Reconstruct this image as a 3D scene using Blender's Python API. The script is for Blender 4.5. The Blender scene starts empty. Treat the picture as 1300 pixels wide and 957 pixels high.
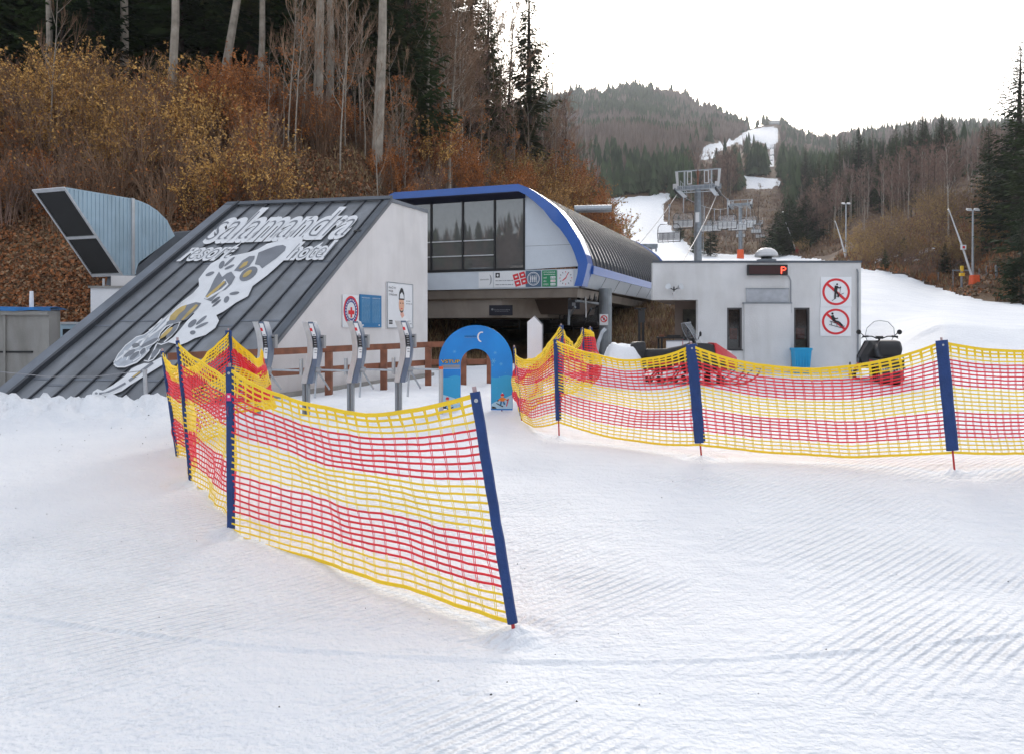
import bpy, math, random
import numpy as np
from mathutils import Vector, Matrix, noise as mn
R = math.radians
rnd = random.Random(7)
SC = bpy.context.scene
COL = SC.collection
F = 1011.0; U0 = 650.0; HZ = 418.0; CZ = 1.65      # focal length in photo pixels, horizon row, eye height

def W(u, v, y):                    # point seen at photo (u,v) at distance y
    return Vector(((u-U0)/F*y, y, CZ-(v-HZ)/F*y))
def hit(u, v, P, n):               # where the sight line meets a real plane
    d = Vector(((u-U0)/F, 1, -(v-HZ)/F)); o = Vector((0, 0, CZ))
    return o + d*((P-o).dot(n)/d.dot(n))

# ------------------------------------------------------------------ materials
def mat(name, c, rough=.6, metal=0., var=.12, scale=6., bump=0., bscale=None, emit=None, alpha=None, trans=0., spec=.5, c2=None, coat=0.):
    m = bpy.data.materials.new(name); m.use_nodes = True
    nt = m.node_tree; b = nt.nodes['Principled BSDF']; L = nt.links.new
    tc = nt.nodes.new('ShaderNodeTexCoord')
    nz = nt.nodes.new('ShaderNodeTexNoise'); nz.inputs['Scale'].default_value = scale; nz.inputs['Detail'].default_value = 5
    L(tc.outputs['Object'], nz.inputs['Vector'])
    cr = nt.nodes.new('ShaderNodeValToRGB'); cr.color_ramp.elements[0].position = .3; cr.color_ramp.elements[1].position = .7
    a = [max(0, x*(1-var)) for x in c]; d = [min(1, x*(1+var)) for x in (c2 or c)]
    cr.color_ramp.elements[0].color = (*a, 1); cr.color_ramp.elements[1].color = (*d, 1)
    L(nz.outputs['Fac'], cr.inputs['Fac']); L(cr.outputs['Color'], b.inputs['Base Color'])
    b.inputs['Roughness'].default_value = rough; b.inputs['Metallic'].default_value = metal
    b.inputs['Specular IOR Level'].default_value = spec
    if coat: b.inputs['Coat Weight'].default_value = coat
    if trans: b.inputs['Transmission Weight'].default_value = trans
    if alpha is not None: b.inputs['Alpha'].default_value = alpha
    if bump:
        n2 = nt.nodes.new('ShaderNodeTexNoise'); n2.inputs['Scale'].default_value = bscale or scale*6; n2.inputs['Detail'].default_value = 6
        L(tc.outputs['Object'], n2.inputs['Vector'])
        bp = nt.nodes.new('ShaderNodeBump'); bp.inputs['Strength'].default_value = bump; bp.inputs['Distance'].default_value = .02
        L(n2.outputs['Fac'], bp.inputs['Height']); L(bp.outputs['Normal'], b.inputs['Normal'])
    if emit:
        b.inputs['Emission Color'].default_value = (*c, 1); b.inputs['Emission Strength'].default_value = emit
    return m
M = {}
def leafmat(name, c, c2, rough=.7):
    """foliage: colour differs from clump to clump (noise in object space plus a random value per plant)"""
    m = bpy.data.materials.new(name); m.use_nodes = True
    nt = m.node_tree; b = nt.nodes['Principled BSDF']; L = nt.links.new
    tc = nt.nodes.new('ShaderNodeTexCoord')
    nz = nt.nodes.new('ShaderNodeTexNoise'); nz.inputs['Scale'].default_value = 1.3; nz.inputs['Detail'].default_value = 7
    L(tc.outputs['Object'], nz.inputs['Vector'])
    oi = nt.nodes.new('ShaderNodeObjectInfo')
    ad = nt.nodes.new('ShaderNodeMath'); ad.operation = 'MULTIPLY_ADD'; ad.inputs[1].default_value = .5; L(oi.outputs['Random'], ad.inputs[0]); L(nz.outputs['Fac'], ad.inputs[2])
    cr = nt.nodes.new('ShaderNodeValToRGB'); cr.color_ramp.elements[0].position = .45; cr.color_ramp.elements[1].position = 1.0
    cr.color_ramp.elements[0].color = (*c, 1); cr.color_ramp.elements[1].color = (*c2, 1)
    L(ad.outputs[0], cr.inputs['Fac']); L(cr.outputs['Color'], b.inputs['Base Color'])
    b.inputs['Roughness'].default_value = rough; b.inputs['Specular IOR Level'].default_value = .2
    return m

# ------------------------------------------------------------------ mesh builder
class MB:
    def __init__(s): s.v = []; s.f = []; s.mi = []; s.m = []
    def _mi(s, m):
        if m not in s.m: s.m.append(m)
        return s.m.index(m)
    def add(s, vs, fs, m):
        o = len(s.v); s.v += [tuple(p) for p in vs]; k = s._mi(m)
        for f in fs: s.f.append(tuple(i+o for i in f)); s.mi.append(k)
    def poly(s, pts, m): s.add(pts, [tuple(range(len(pts)))], m)
    def hexa(s, P, m):       # 8 points: bottom loop 0-3, top loop 4-7
        s.add(P, [(3,2,1,0),(4,5,6,7),(0,1,5,4),(1,2,6,5),(2,3,7,6),(3,0,4,7)], m)
    def box(s, a, b, m, M4=None):
        x0,y0,z0 = a; x1,y1,z1 = b
        P = [Vector(p) for p in ((x0,y0,z0),(x1,y0,z0),(x1,y1,z0),(x0,y1,z0),(x0,y0,z1),(x1,y0,z1),(x1,y1,z1),(x0,y1,z1))]
        if M4 is not None: P = [M4 @ p for p in P]
        s.hexa(P, m)
    def cbox(s, c, d, m, M4=None):
        s.box([c[i]-d[i]/2 for i in range(3)], [c[i]+d[i]/2 for i in range(3)], m, M4)
    def tube(s, p, r, m, n=8, cap=True):
        """tube along points p with radius r (number or list)"""
        p = [Vector(q) for q in p]; k = len(p); rs = r if isinstance(r, (list, tuple)) else [r]*k
        vs = []; ref = None
        for i, q in enumerate(p):
            d = (p[min(i+1,k-1)]-p[max(i-1,0)])
            if d.length < 1e-9: d = Vector((0,0,1))
            d.normalize()
            if ref is None: ref = Vector((1,0,0)) if abs(d.x) < .8 else Vector((0,1,0))
            a = d.cross(ref)
            if a.length < 1e-6: a = d.orthogonal()
            a.normalize(); b = d.cross(a).normalized(); ref = -d.cross(a).cross(d) if False else ref
            for j in range(n):
                t = 2*math.pi*j/n
                vs.append(q + (a*math.cos(t)+b*math.sin(t))*rs[i])
        fs = [(i*n+j, i*n+(j+1)%n, (i+1)*n+(j+1)%n, (i+1)*n+j) for i in range(k-1) for j in range(n)]
        if cap: fs += [tuple(range(n-1,-1,-1)), tuple((k-1)*n+j for j in range(n))]
        s.add(vs, fs, m)
    def cyl(s, a, b, r, m, n=12, r2=None): s.tube([a, b], [r, r2 if r2 is not None else r], m, n)
    def prism(s, pts, off, m, m2=None):
        """closed prism: polygon pts pushed along vector off"""
        pts = [Vector(q) for q in pts]; off = Vector(off); k = len(pts)
        s.add(pts, [tuple(range(k))], m)
        s.add([q+off for q in pts], [tuple(range(k-1,-1,-1))], m)
        s.add(pts+[q+off for q in pts], [(i,(i+1)%k,k+(i+1)%k,k+i) for i in range(k)], m2 or m)
    def ring(s, a, b, off, m):
        """solid band between two open outlines a and b, pushed along off"""
        a = [Vector(q) for q in a]; b = [Vector(q) for q in b]; off = Vector(off); k = len(a)
        A2 = [q+off for q in a]; B2 = [q+off for q in b]
        vs = a+b+A2+B2; fs = []
        for i in range(k-1):
            fs += [(i,i+1,k+i+1,k+i),(2*k+i,3*k+i,3*k+i+1,2*k+i+1),(i,2*k+i,2*k+i+1,i+1),(k+i,k+i+1,3*k+i+1,3*k+i)]
        fs += [(0,k,3*k,2*k),(k-1,3*k-1,4*k-1,2*k-1)]
        s.add(vs, fs, m)
    def lathe(s, prof, c, m, n=20, M4=None):
        vs = []; k = len(prof)
        for r, z in prof:
            for j in range(n):
                t = 2*math.pi*j/n; q = Vector((r*math.cos(t), r*math.sin(t), z))
                if M4 is not None: q = M4 @ q
                vs.append(q+Vector(c))
        fs = [(i*n+j, i*n+(j+1)%n, (i+1)*n+(j+1)%n, (i+1)*n+j) for i in range(k-1) for j in range(n)]
        s.add(vs, fs, m)
    def build(s, name, parent=None, origin=None, world=False, smooth=False, bevel=0):
        me = bpy.data.meshes.new(name)
        off = Vector((0,0,0))
        if parent is not None and world: off = parent.location.copy() if parent.parent is None else parent.location+parent.parent.location
        if origin is not None: off = Vector(origin)
        vs = [tuple(Vector(v)-off) for v in s.v] if off.length else s.v
        me.from_pydata(vs, [], s.f)
        for mm in s.m: me.materials.append(mm)
        me.polygons.foreach_set('material_index', s.mi)
        if smooth: me.polygons.foreach_set('use_smooth', [True]*len(s.f))
        me.update()
        o = bpy.data.objects.new(name, me); COL.objects.link(o)
        if parent is not None: o.parent = parent
        elif origin is not None: o.location = origin
        if bevel:
            md = o.modifiers.new('bevel', 'BEVEL'); md.width = bevel; md.segments = 2; md.limit_method = 'ANGLE'
        return o
def recenter(o, mb):
    pass
def tag(o, label=None, cat=None, group=None, kind=None):
    if label: o['label'] = label
    if cat: o['category'] = cat
    if group: o['group'] = group
    if kind: o['kind'] = kind
    return o
def thing(name, label, cat, loc=(0,0,0), rz=0., group=None):
    o = bpy.data.objects.new(name, None); COL.objects.link(o); o.empty_display_size = .2
    o.location = loc; o.rotation_euler = (0,0,rz)
    return tag(o, label, cat, group)
def solo(mb, name, label, cat, origin, group=None, kind=None, smooth=False, bevel=0):
    o = mb.build(name, None, origin=origin, smooth=smooth, bevel=bevel); return tag(o, label, cat, group, kind)
def copy_tree(root, loc=None, rz=None, sc=None, label=None, group=None):
    c = root.copy(); COL.objects.link(c)
    if loc is not None: c.location = loc
    if rz is not None: c.rotation_euler = (0,0,rz)
    if sc is not None: c.scale = sc if hasattr(sc,'__len__') else (sc,sc,sc)
    if label: c['label'] = label
    if group: c['group'] = group
    for ch in list(root.children):
        d = ch.copy(); COL.objects.link(d); d.parent = c
        for g in list(ch.children):
            e = g.copy(); COL.objects.link(e); e.parent = d
    return c

_fc = {}
def glyphs(txt, spacing=1.0, offset=0.0, res=4, shear=0.):
    """filled letters of the built-in font: (verts 2D, faces, width)"""
    k = (txt, spacing, offset, res, shear)
    if k in _fc: return _fc[k]
    c = bpy.data.curves.new('t', 'FONT'); c.body = txt; c.size = 1; c.space_character = spacing; c.offset = offset; c.resolution_u = res; c.shear = shear
    o = bpy.data.objects.new('t', c); COL.objects.link(o)
    bpy.context.view_layer.update()
    me = bpy.data.meshes.new_from_object(o)
    vs = [(v.co.x, v.co.y) for v in me.vertices]; fs = [tuple(p.vertices) for p in me.polygons]
    bpy.data.objects.remove(o); bpy.data.curves.remove(c); bpy.data.meshes.remove(me)
    xs = [p[0] for p in vs] or [0]
    _fc[k] = (vs, fs, min(xs), max(xs)); return _fc[k]
def text(mb, txt, fn, m, **kw):
    """fn maps (0..1 along the width, height in cap-heights) to a 3D point"""
    vs, fs, a, b = glyphs(txt, **kw)
    mb.add([fn((x-a)/(b-a), y/.7) for x, y in vs], fs, m)
def disc2(cx, cy, r, n=24, r2=None, rot=0):
    r2 = r2 or r; out = []
    for i in range(n):
        t = 2*math.pi*i/n; x, y = r*math.cos(t), r2*math.sin(t)
        out.append((cx+x*math.cos(rot)-y*math.sin(rot), cy+x*math.sin(rot)+y*math.cos(rot)))
    return out
def annulus(mb, fn, cx, cy, r0, r1, m, n=32, ry=1.0):
    vs = [fn(cx+r*math.cos(2*math.pi*i/n), cy+ry*r*math.sin(2*math.pi*i/n)) for r in (r0, r1) for i in range(n)]
    mb.add(vs, [(i,(i+1)%n,n+(i+1)%n,n+i) for i in range(n)], m)

def streaked(m, amt=.10):
    # rain streaks and splash dirt: noise stretched along the height multiplies the paint colour
    nt = m.node_tree; L = nt.links.new; b = nt.nodes['Principled BSDF']; src = b.inputs['Base Color'].links[0].from_socket
    tc = nt.nodes.new('ShaderNodeTexCoord'); mp = nt.nodes.new('ShaderNodeMapping'); mp.inputs['Scale'].default_value = (1.6,1.6,.35); L(tc.outputs['Object'], mp.inputs['Vector'])
    nz = nt.nodes.new('ShaderNodeTexNoise'); nz.inputs['Scale'].default_value = 1.1; nz.inputs['Detail'].default_value = 5; nz.inputs['Roughness'].default_value = .55; nz.inputs['Distortion'].default_value = .6; L(mp.outputs['Vector'], nz.inputs['Vector'])
    cr = nt.nodes.new('ShaderNodeValToRGB'); cr.color_ramp.elements[0].position = .36; cr.color_ramp.elements[1].position = .56; cr.color_ramp.elements[0].color = (1-amt*1.7,1-amt*1.8,1-amt*2,1); cr.color_ramp.elements[1].color = (1,1,1,1); L(nz.outputs['Fac'], cr.inputs['Fac'])
    mx = nt.nodes.new('ShaderNodeMix'); mx.data_type = 'RGBA'; mx.blend_type = 'MULTIPLY'; mx.inputs['Factor'].default_value = 1; L(src, mx.inputs['A']); L(cr.outputs['Color'], mx.inputs['B']); L(mx.outputs['Result'], b.inputs['Base Color'])
# ------------------------------------------------------------------ terrain
NEAR = [(0,0),(5,0),(8.5,.2),(11,.22),(14,.28),(20,.33),(24,.36)]
Z = 'z'
def C(*pts):
    out = list(NEAR)
    for p in pts:
        out.append((p[0], p[2]) if p[1] is Z else (p[0], CZ+(HZ-p[1])/F*p[0]))
    return ([p[0] for p in out], [p[1] for p in out])
COLS = [
 (-2500, C((26,Z,1.0),(40,Z,12.5),(60,Z,22),(90,Z,32),(300,Z,80),(1500,Z,200),(3500,Z,100))),
 (-100, C((26,Z,1.2),(39,Z,12.2),(60,Z,22),(90,Z,32),(300,Z,80),(1500,Z,200),(3500,Z,100))),
 (100, C((26,Z,1.5),(39,Z,12.4),(60,Z,22),(90,Z,31),(300,Z,70),(1500,Z,180),(3500,Z,100))),
 (300, C((25.5,Z,1.2),(30,Z,5.0),(36,Z,10.0),(45,Z,14.6),(60,Z,19.5),(90,Z,26),(300,Z,60),(1500,Z,150),(3500,Z,80))),
 (450, C((26,Z,1.0),(31,Z,5.6),(38,Z,9.8),(44,Z,12.2),(60,Z,16.5),(90,Z,22),(300,Z,52),(1500,Z,150),(3500,Z,80))),
 (545, C((31,Z,.5),(34,Z,1.4),(38,Z,3.6),(43,Z,7.8),(50,Z,11.5),(60,Z,14.2),(90,Z,20),(300,Z,50),(1500,Z,150),(3500,Z,80))),
 (600, C((33,Z,.5),(39,Z,1.3),(44,Z,3.2),(52,Z,8),(62,Z,13),(75,Z,17.0),(100,Z,21),(300,Z,48),(1500,Z,200),(3500,Z,80))),
 (650, C((46,Z,1.2),(54,Z,4),(66,Z,11),(76,Z,15.3),(90,Z,18.5),(120,Z,22),(300,Z,45),(1200,150),(1500,170),(3500,300))),
 (700, C((50,Z,2.0),(60,Z,4.8),(74,Z,11.5),(86,Z,16.5),(105,Z,19),(150,Z,20),(300,250),(450,205),(700,185),(1200,128),(1500,160),(3500,300))),
 (740, C((55,Z,3),(65,Z,5),(80,Z,11.5),(95,Z,16.5),(110,Z,18),(160,Z,19),(300,252),(450,205),(700,182),(1200,122),(1500,150),(3500,300))),
 (775, C((30,Z,.7),(40,Z,1.8),(60,Z,4.9),(90,338),(120,308),(150,288),(300,252),(450,205),(700,180),(1200,118),(1500,150),(3500,300))),
 (800, C((30,Z,.85),(55,Z,3.6),(60,Z,5.5),(90,339),(120,325),(170,298),(300,249),(350,240),(450,205),(700,180),(1200,118),(1500,150),(3500,300))),
 (850, C((30,Z,.6),(60,Z,5),(90,341),(150,320),(190,302),(300,249),(360,238),(450,208),(700,185),(1200,124),(1500,160),(3500,300))),
 (900, C((30,Z,.5),(60,Z,4.7),(90,342),(165,328),(185,322),(330,250),(400,230),(500,200),(700,176),(1200,144),(1500,180),(3500,300))),
 (950, C((30,Z,.45),(60,Z,4.6),(90,342),(170,329),(190,324),(330,243),(400,224),(600,195),(900,168),(1200,165),(1500,200),(3500,300))),
 (985, C((30,Z,.45),(60,Z,4.4),(90,343),(170,329),(190,324),(330,245),(400,225),(700,195),(1200,160),(1500,200),(3500,300))),
 (1010, C((30,Z,.45),(60,Z,4.2),(90,345),(150,331),(180,322),(260,275),(350,250),(500,220),(1200,178),(1500,200),(3500,300))),
 (1050, C((30,Z,.45),(60,362),(90,347),(130,333),(150,327),(200,290),(300,255),(500,225),(1200,186),(1500,200),(3500,300))),
 (1100, C((30,Z,.45),(60,372),(80,357),(105,341),(115,336),(150,298),(200,268),(300,240),(500,214),(1200,176),(1500,190),(3500,300))),
 (1200, C((30,412),(50,395),(70,380),(88,368),(95,356),(130,275),(160,250),(220,232),(300,226),(500,205),(1200,162),(1500,190),(3500,300))),
 (1300, C((30,418),(50,402),(70,386),(76,374),(95,300),(120,240),(150,220),(250,212),(500,198),(1200,160),(1500,190),(3500,300))),
 (1500, C((30,430),(45,418),(58,400),(66,385),(85,300),(110,235),(150,215),(250,205),(1200,160),(3500,300))),
 (4000, C((30,430),(45,418),(58,400),(66,385),(85,300),(110,215),(150,180),(250,150),(1200,140),(3500,300))),
]
CU = [c[0] for c in COLS]
def inpoly(x, y, P):
    c = False; j = len(P)-1
    for i in range(len(P)):
        if (P[i][1] > y) != (P[j][1] > y) and x < (P[j][0]-P[i][0])*(y-P[i][1])/(P[j][1]-P[i][1])+P[i][0]: c = not c
        j = i
    return c
SNOWP = [
 [(768,252),(858,246),(840,262),(843,280),(859,298),(876,312),(900,322),(950,325),(1000,324),(1040,330),(1095,341),(1150,353),(1200,369),(1245,380),(1300,387),(1700,455),(1700,2000),(878,2000),(878,400),(820,392),(800,372),(740,352),(768,300)],
 [(943,223),(962,226),(986,228),(996,233),(990,238),(962,241),(950,241)],
 [(886,194),(926,174),(932,180),(908,202),(890,203)],
 [(930,176),(948,166),(975,163),(984,163),(990,168),(985,180),(983,212),(977,213),(975,184),(962,175),(944,186)],
 [(757,112),(774,112),(770,128),(760,128)],
]
def hbase(x, y):
    if y <= .3: u = U0; yy = max(0, math.hypot(x, y) if y < 0 else y); yy = min(yy, 8)
    else: u = U0+F*x/y; yy = y
    u = max(-2400, min(3900, u))
    i = 0
    while CU[i+1] < u: i += 1
    t = (u-CU[i])/(CU[i+1]-CU[i]); t = t*t*(3-2*t) if CU[i] > 400 and CU[i] < 1400 and yy > 30 else t
    a = np.interp(yy, *COLS[i][1]); b = np.interp(yy, *COLS[i+1][1])
    return float(a+(b-a)*t), u, yy
def snowmask(u, y, z):
    if y < 22: return 1.0
    if y > 24.5 and u < 560: return 0.
    if y < 27 and u >= 540: return 1.0
    v = HZ-(z-CZ)*F/y
    for P in SNOWP:
        if inpoly(u, v, P): return 1.0
    return 0.
def ground(x, y, full=False):
    z, u, yy = hbase(x, y)
    s = snowmask(u, yy, z)
    if s < .5:
        k = min(1, (yy-22)/12.)*(1 if yy < 250 else 2.5)
        if k > 0 and yy > 22: z += k*(.9*(mn.noise(Vector((x*.11, y*.11, 3)))) + .35*mn.noise(Vector((x*.5, y*.5, 9))))
        if yy > 500: z += 10*mn.noise(Vector((x*.006, y*.006, 5)))
    else:
        z += .03*mn.noise(Vector((x*.4, y*.4, 1)))
    # ploughed heap of snow along the foot of the big roof
    if 8 < yy < 17 and u < 300:
        c = 13.3+.35*mn.noise(Vector((x*.7, 2.2, 0))); w = 1.5 if yy < c else .75
        e = math.exp(-((yy-c)/w)**2) * max(0, min(1, (262-u)/60.))
        z += e*(.22+.22*mn.noise(Vector((x*1.3, y*1.5, 4)))+.20*mn.noise(Vector((x*3.6, y*4, 8)))+.10*mn.noise(Vector((x*8, y*8, 8))))
    # raised curved ski track in front
    if 2.8 < yy < 6:
        vt = 838-(u-800)**2*(.00009 if u < 800 else .00013)
        yt = CZ*F/(vt-HZ); d = (yy-yt)
        z += (.012*math.exp(-(d/.016)**2)-.006*math.exp(-((d+.05)/.03)**2))*(.7+.6*mn.noise(Vector((x*2.2,0,3))))
    # little collars of kicked-up snow at the pole feet
    if 4 < yy < 12:
        for qx,qy in ((.012,4.33),(-2.205,6.25),(-3.1,7.7),(4.53,8.15),(2.145,9.0),(.628,10.6)):
            dd = (x-qx)**2+(y-qy)**2
            if dd < .2: z += .035*math.exp(-dd/.010)*(1+mn.noise(Vector((x*14,y*14,2))))-.02*math.exp(-(math.sqrt(dd)-.2)**2/.004)
    # snow pushed against the turnstiles and the posts
    if 14.4 < yy < 20 and 380 < u < 700: z += .06*mn.noise(Vector((x*1.8, y*1.8, 6)))
    return (z, u, yy, s) if full else z

def build_terrain():
    ys = [.35]
    while ys[-1] < 3400:
        y = ys[-1]
        ys.append(y*(1.25 if y < 2.5 else 1.007 if y < 3.7 else 1.0035 if y < 5.1 else 1.007 if y < 7 else 1.012 if y < 30 else 1.02 if y < 500 else 1.035))
    us = [-2500,-2000,-1600,-1250,-1000,-800,-650,-500,-400,-320,-250,-200,-150,-110,-80,-60,-40,-20]+list(range(-10,1311,5))+[1320,1340,1360,1400,1450,1520,1600,1700,1850,2050,2300,2700,3200,3900]
    V = []; msk = []
    for y in ys:
        for u in us:
            x = (u-U0)/F*y
            z, uu, yy, s = ground(x, y, True)
            V.append((x, y, z)); msk.append(s)
    n = len(us); Fc = [(i*n+j, i*n+j+1, (i+1)*n+j+1, (i+1)*n+j) for i in range(len(ys)-1) for j in range(n-1)]
    # the same sheet carries on level behind the camera, out to the horizon
    o = len(V); Vb = []
    prof = ((.35,0),(-60,0),(-110,4),(-170,24),(-260,50),(-420,60),(-3000,60)); nb = 25
    for yb,zb in prof:
        for i in range(nb):
            xb = -3000+6000*i/(nb-1) if abs(i-(nb-1)/2) > 9.5 else (i-(nb-1)/2)*60; Vb.append((xb,yb,zb+(6*mn.noise(Vector((xb*.01,yb*.01,0))) if zb > 3 else 0)))
    V += Vb; msk += [1.]*(2*nb)+[0.]*(5*nb)
    Fc += [(o+k*nb+i,o+(k+1)*nb+i,o+(k+1)*nb+i+1,o+k*nb+i+1) for k in range(6) for i in range(nb-1)]
    xl = V[(len(ys)-1)*n]; 
    me = bpy.data.meshes.new('snow_ground'); me.from_pydata(V, [], Fc)
    at = me.attributes.new('snow', 'FLOAT', 'POINT'); at.data.foreach_set('value', msk)
    me.polygons.foreach_set('use_smooth', [True]*len(Fc)); me.update()
    ob = bpy.data.objects.new('snow_ground', me); COL.objects.link(ob); ob['kind'] = 'structure'
    m = bpy.data.materials.new('snow_and_soil'); m.use_nodes = True; nt = m.node_tree; L = nt.links.new; N = nt.nodes.new
    b = nt.nodes['Principled BSDF']; g = N('ShaderNodeNewGeometry')
    def noise(scale, det=6, vec=None, dist=0):
        q = N('ShaderNodeTexNoise'); q.inputs['Scale'].default_value = scale; q.inputs['Detail'].default_value = det; q.inputs['Distortion'].default_value = dist
        L(vec or g.outputs['Position'], q.inputs['Vector']); return q
    def ramp(inp, *el):
        c = N('ShaderNodeValToRGB'); e = c.color_ramp.elements
        while len(e) < len(el): e.new(.5)
        for k, (p, col) in enumerate(el): e[k].position = p; e[k].color = (*col, 1)
        L(inp, c.inputs['Fac']); return c
    def math_(op, a, bb, c=None):
        q = N('ShaderNodeMath'); q.operation = op
        for i, x in enumerate((a, bb, c)):
            if x is None: continue
            if isinstance(x, (int, float)): q.inputs[i].default_value = x
            else: L(x, q.inputs[i])
        return q.outputs[0]
    at = N('ShaderNodeAttribute'); at.attribute_name = 'snow'
    nA = noise(.9, 8)
    fac = math_('ADD', at.outputs['Fac'], math_('MULTIPLY', math_('SUBTRACT', nA.outputs['Fac'], .5), .9))
    snow = ramp(fac, (.47, (0,0,0)), (.53, (1,1,1))).outputs['Color']
    # soil: leaf litter, dead grass, bare earth
    n1 = noise(.16, 8); n2 = noise(7., 6)
    c1 = ramp(n1.outputs['Fac'], (.3, (.040,.022,.013)), (.44, (.085,.042,.020)), (.55, (.135,.080,.040)), (.68, (.17,.125,.07)))
    c2 = ramp(n2.outputs['Fac'], (.3, (.4,.4,.4)), (.7, (1.5,1.4,1.3)))
    mul = N('ShaderNodeMix'); mul.data_type = 'RGBA'; mul.blend_type = 'MULTIPLY'; mul.inputs['Factor'].default_value = 1
    L(c1.outputs['Color'], mul.inputs['A']); L(c2.outputs['Color'], mul.inputs['B'])
    # snow: slight grey/dirty patches
    n3 = noise(.5, 7)
    c3 = ramp(n3.outputs['Fac'], (.35, (.77,.79,.82)), (.62, (.84,.855,.87)))
    mx = N('ShaderNodeMix'); mx.data_type = 'RGBA'; L(snow, mx.inputs['Factor']); L(mul.outputs['Result'], mx.inputs['A']); L(c3.outputs['Color'], mx.inputs['B'])
    L(mx.outputs['Result'], b.inputs['Base Color'])
    b.inputs['Roughness'].default_value = .75; b.inputs['Specular IOR Level'].default_value = .25
    # bump: corduroy of the groomer (running at about 43 degrees), broken by trampled patches, plus grain
    mp = N('ShaderNodeMapping'); mp.inputs['Rotation'].default_value = (0,0,R(-43-90)); L(g.outputs['Position'], mp.inputs['Vector'])
    wv = N('ShaderNodeTexWave'); wv.wave_type = 'BANDS'; wv.bands_direction = 'X'; wv.wave_profile = 'SIN'
    wv.inputs['Scale'].default_value = 5.0; wv.inputs['Distortion'].default_value = .5; wv.inputs['Detail'].default_value = 3; wv.inputs['Detail Scale'].default_value = 2.5
    L(mp.outputs['Vector'], wv.inputs['Vector'])
    patch = ramp(noise(.55, 4).outputs['Fac'], (.44, (.05,.05,.05)), (.60, (1,1,1))).outputs['Color']
    sep = N('ShaderNodeSeparateXYZ'); L(g.outputs['Position'], sep.inputs[0])
    dist = math_('SUBTRACT', 1.0, math_('MULTIPLY', math_('SUBTRACT', sep.outputs['Y'], 4.), .10)); dist = math_('MAXIMUM', math_('MINIMUM', dist, 1.), .0)
    cord = math_('MULTIPLY', math_('MULTIPLY', wv.outputs['Fac'], patch), math_('MULTIPLY', dist, .75))
    gr = math_('MULTIPLY', noise(34, 6).outputs['Fac'], .7)
    gr2 = math_('MULTIPLY', noise(6, 5).outputs['Fac'], 1.5)
    sc = noise(5, 4, None, .5)
    mps = N('ShaderNodeMapping'); mps.inputs['Scale'].default_value = (.35,1.6,1); mps.inputs['Rotation'].default_value = (0,0,R(12)); L(g.outputs['Position'], mps.inputs['Vector'])
    L(mps.outputs['Vector'], sc.inputs['Vector'])
    hgt = math_('ADD', math_('ADD', cord, gr), math_('ADD', gr2, math_('MULTIPLY', sc.outputs['Fac'], .9)))
    bp = N('ShaderNodeBump'); bp.inputs['Strength'].default_value = 1.0; bp.inputs['Distance'].default_value = .024; L(hgt, bp.inputs['Height'])
    bp2 = N('ShaderNodeBump'); bp2.inputs['Strength'].default_value = 1; bp2.inputs['Distance'].default_value = .12; L(n2.outputs['Fac'], bp2.inputs['Height'])
    mn_ = N('ShaderNodeMix'); mn_.data_type = 'VECTOR'; L(snow, mn_.inputs['Factor']); L(bp2.outputs['Normal'], mn_.inputs['A']); L(bp.outputs['Normal'], mn_.inputs['B'])
    L(mn_.outputs['Result'], b.inputs['Normal'])
    me.materials.append(m)
    return ob
TERR = build_terrain()

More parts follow.
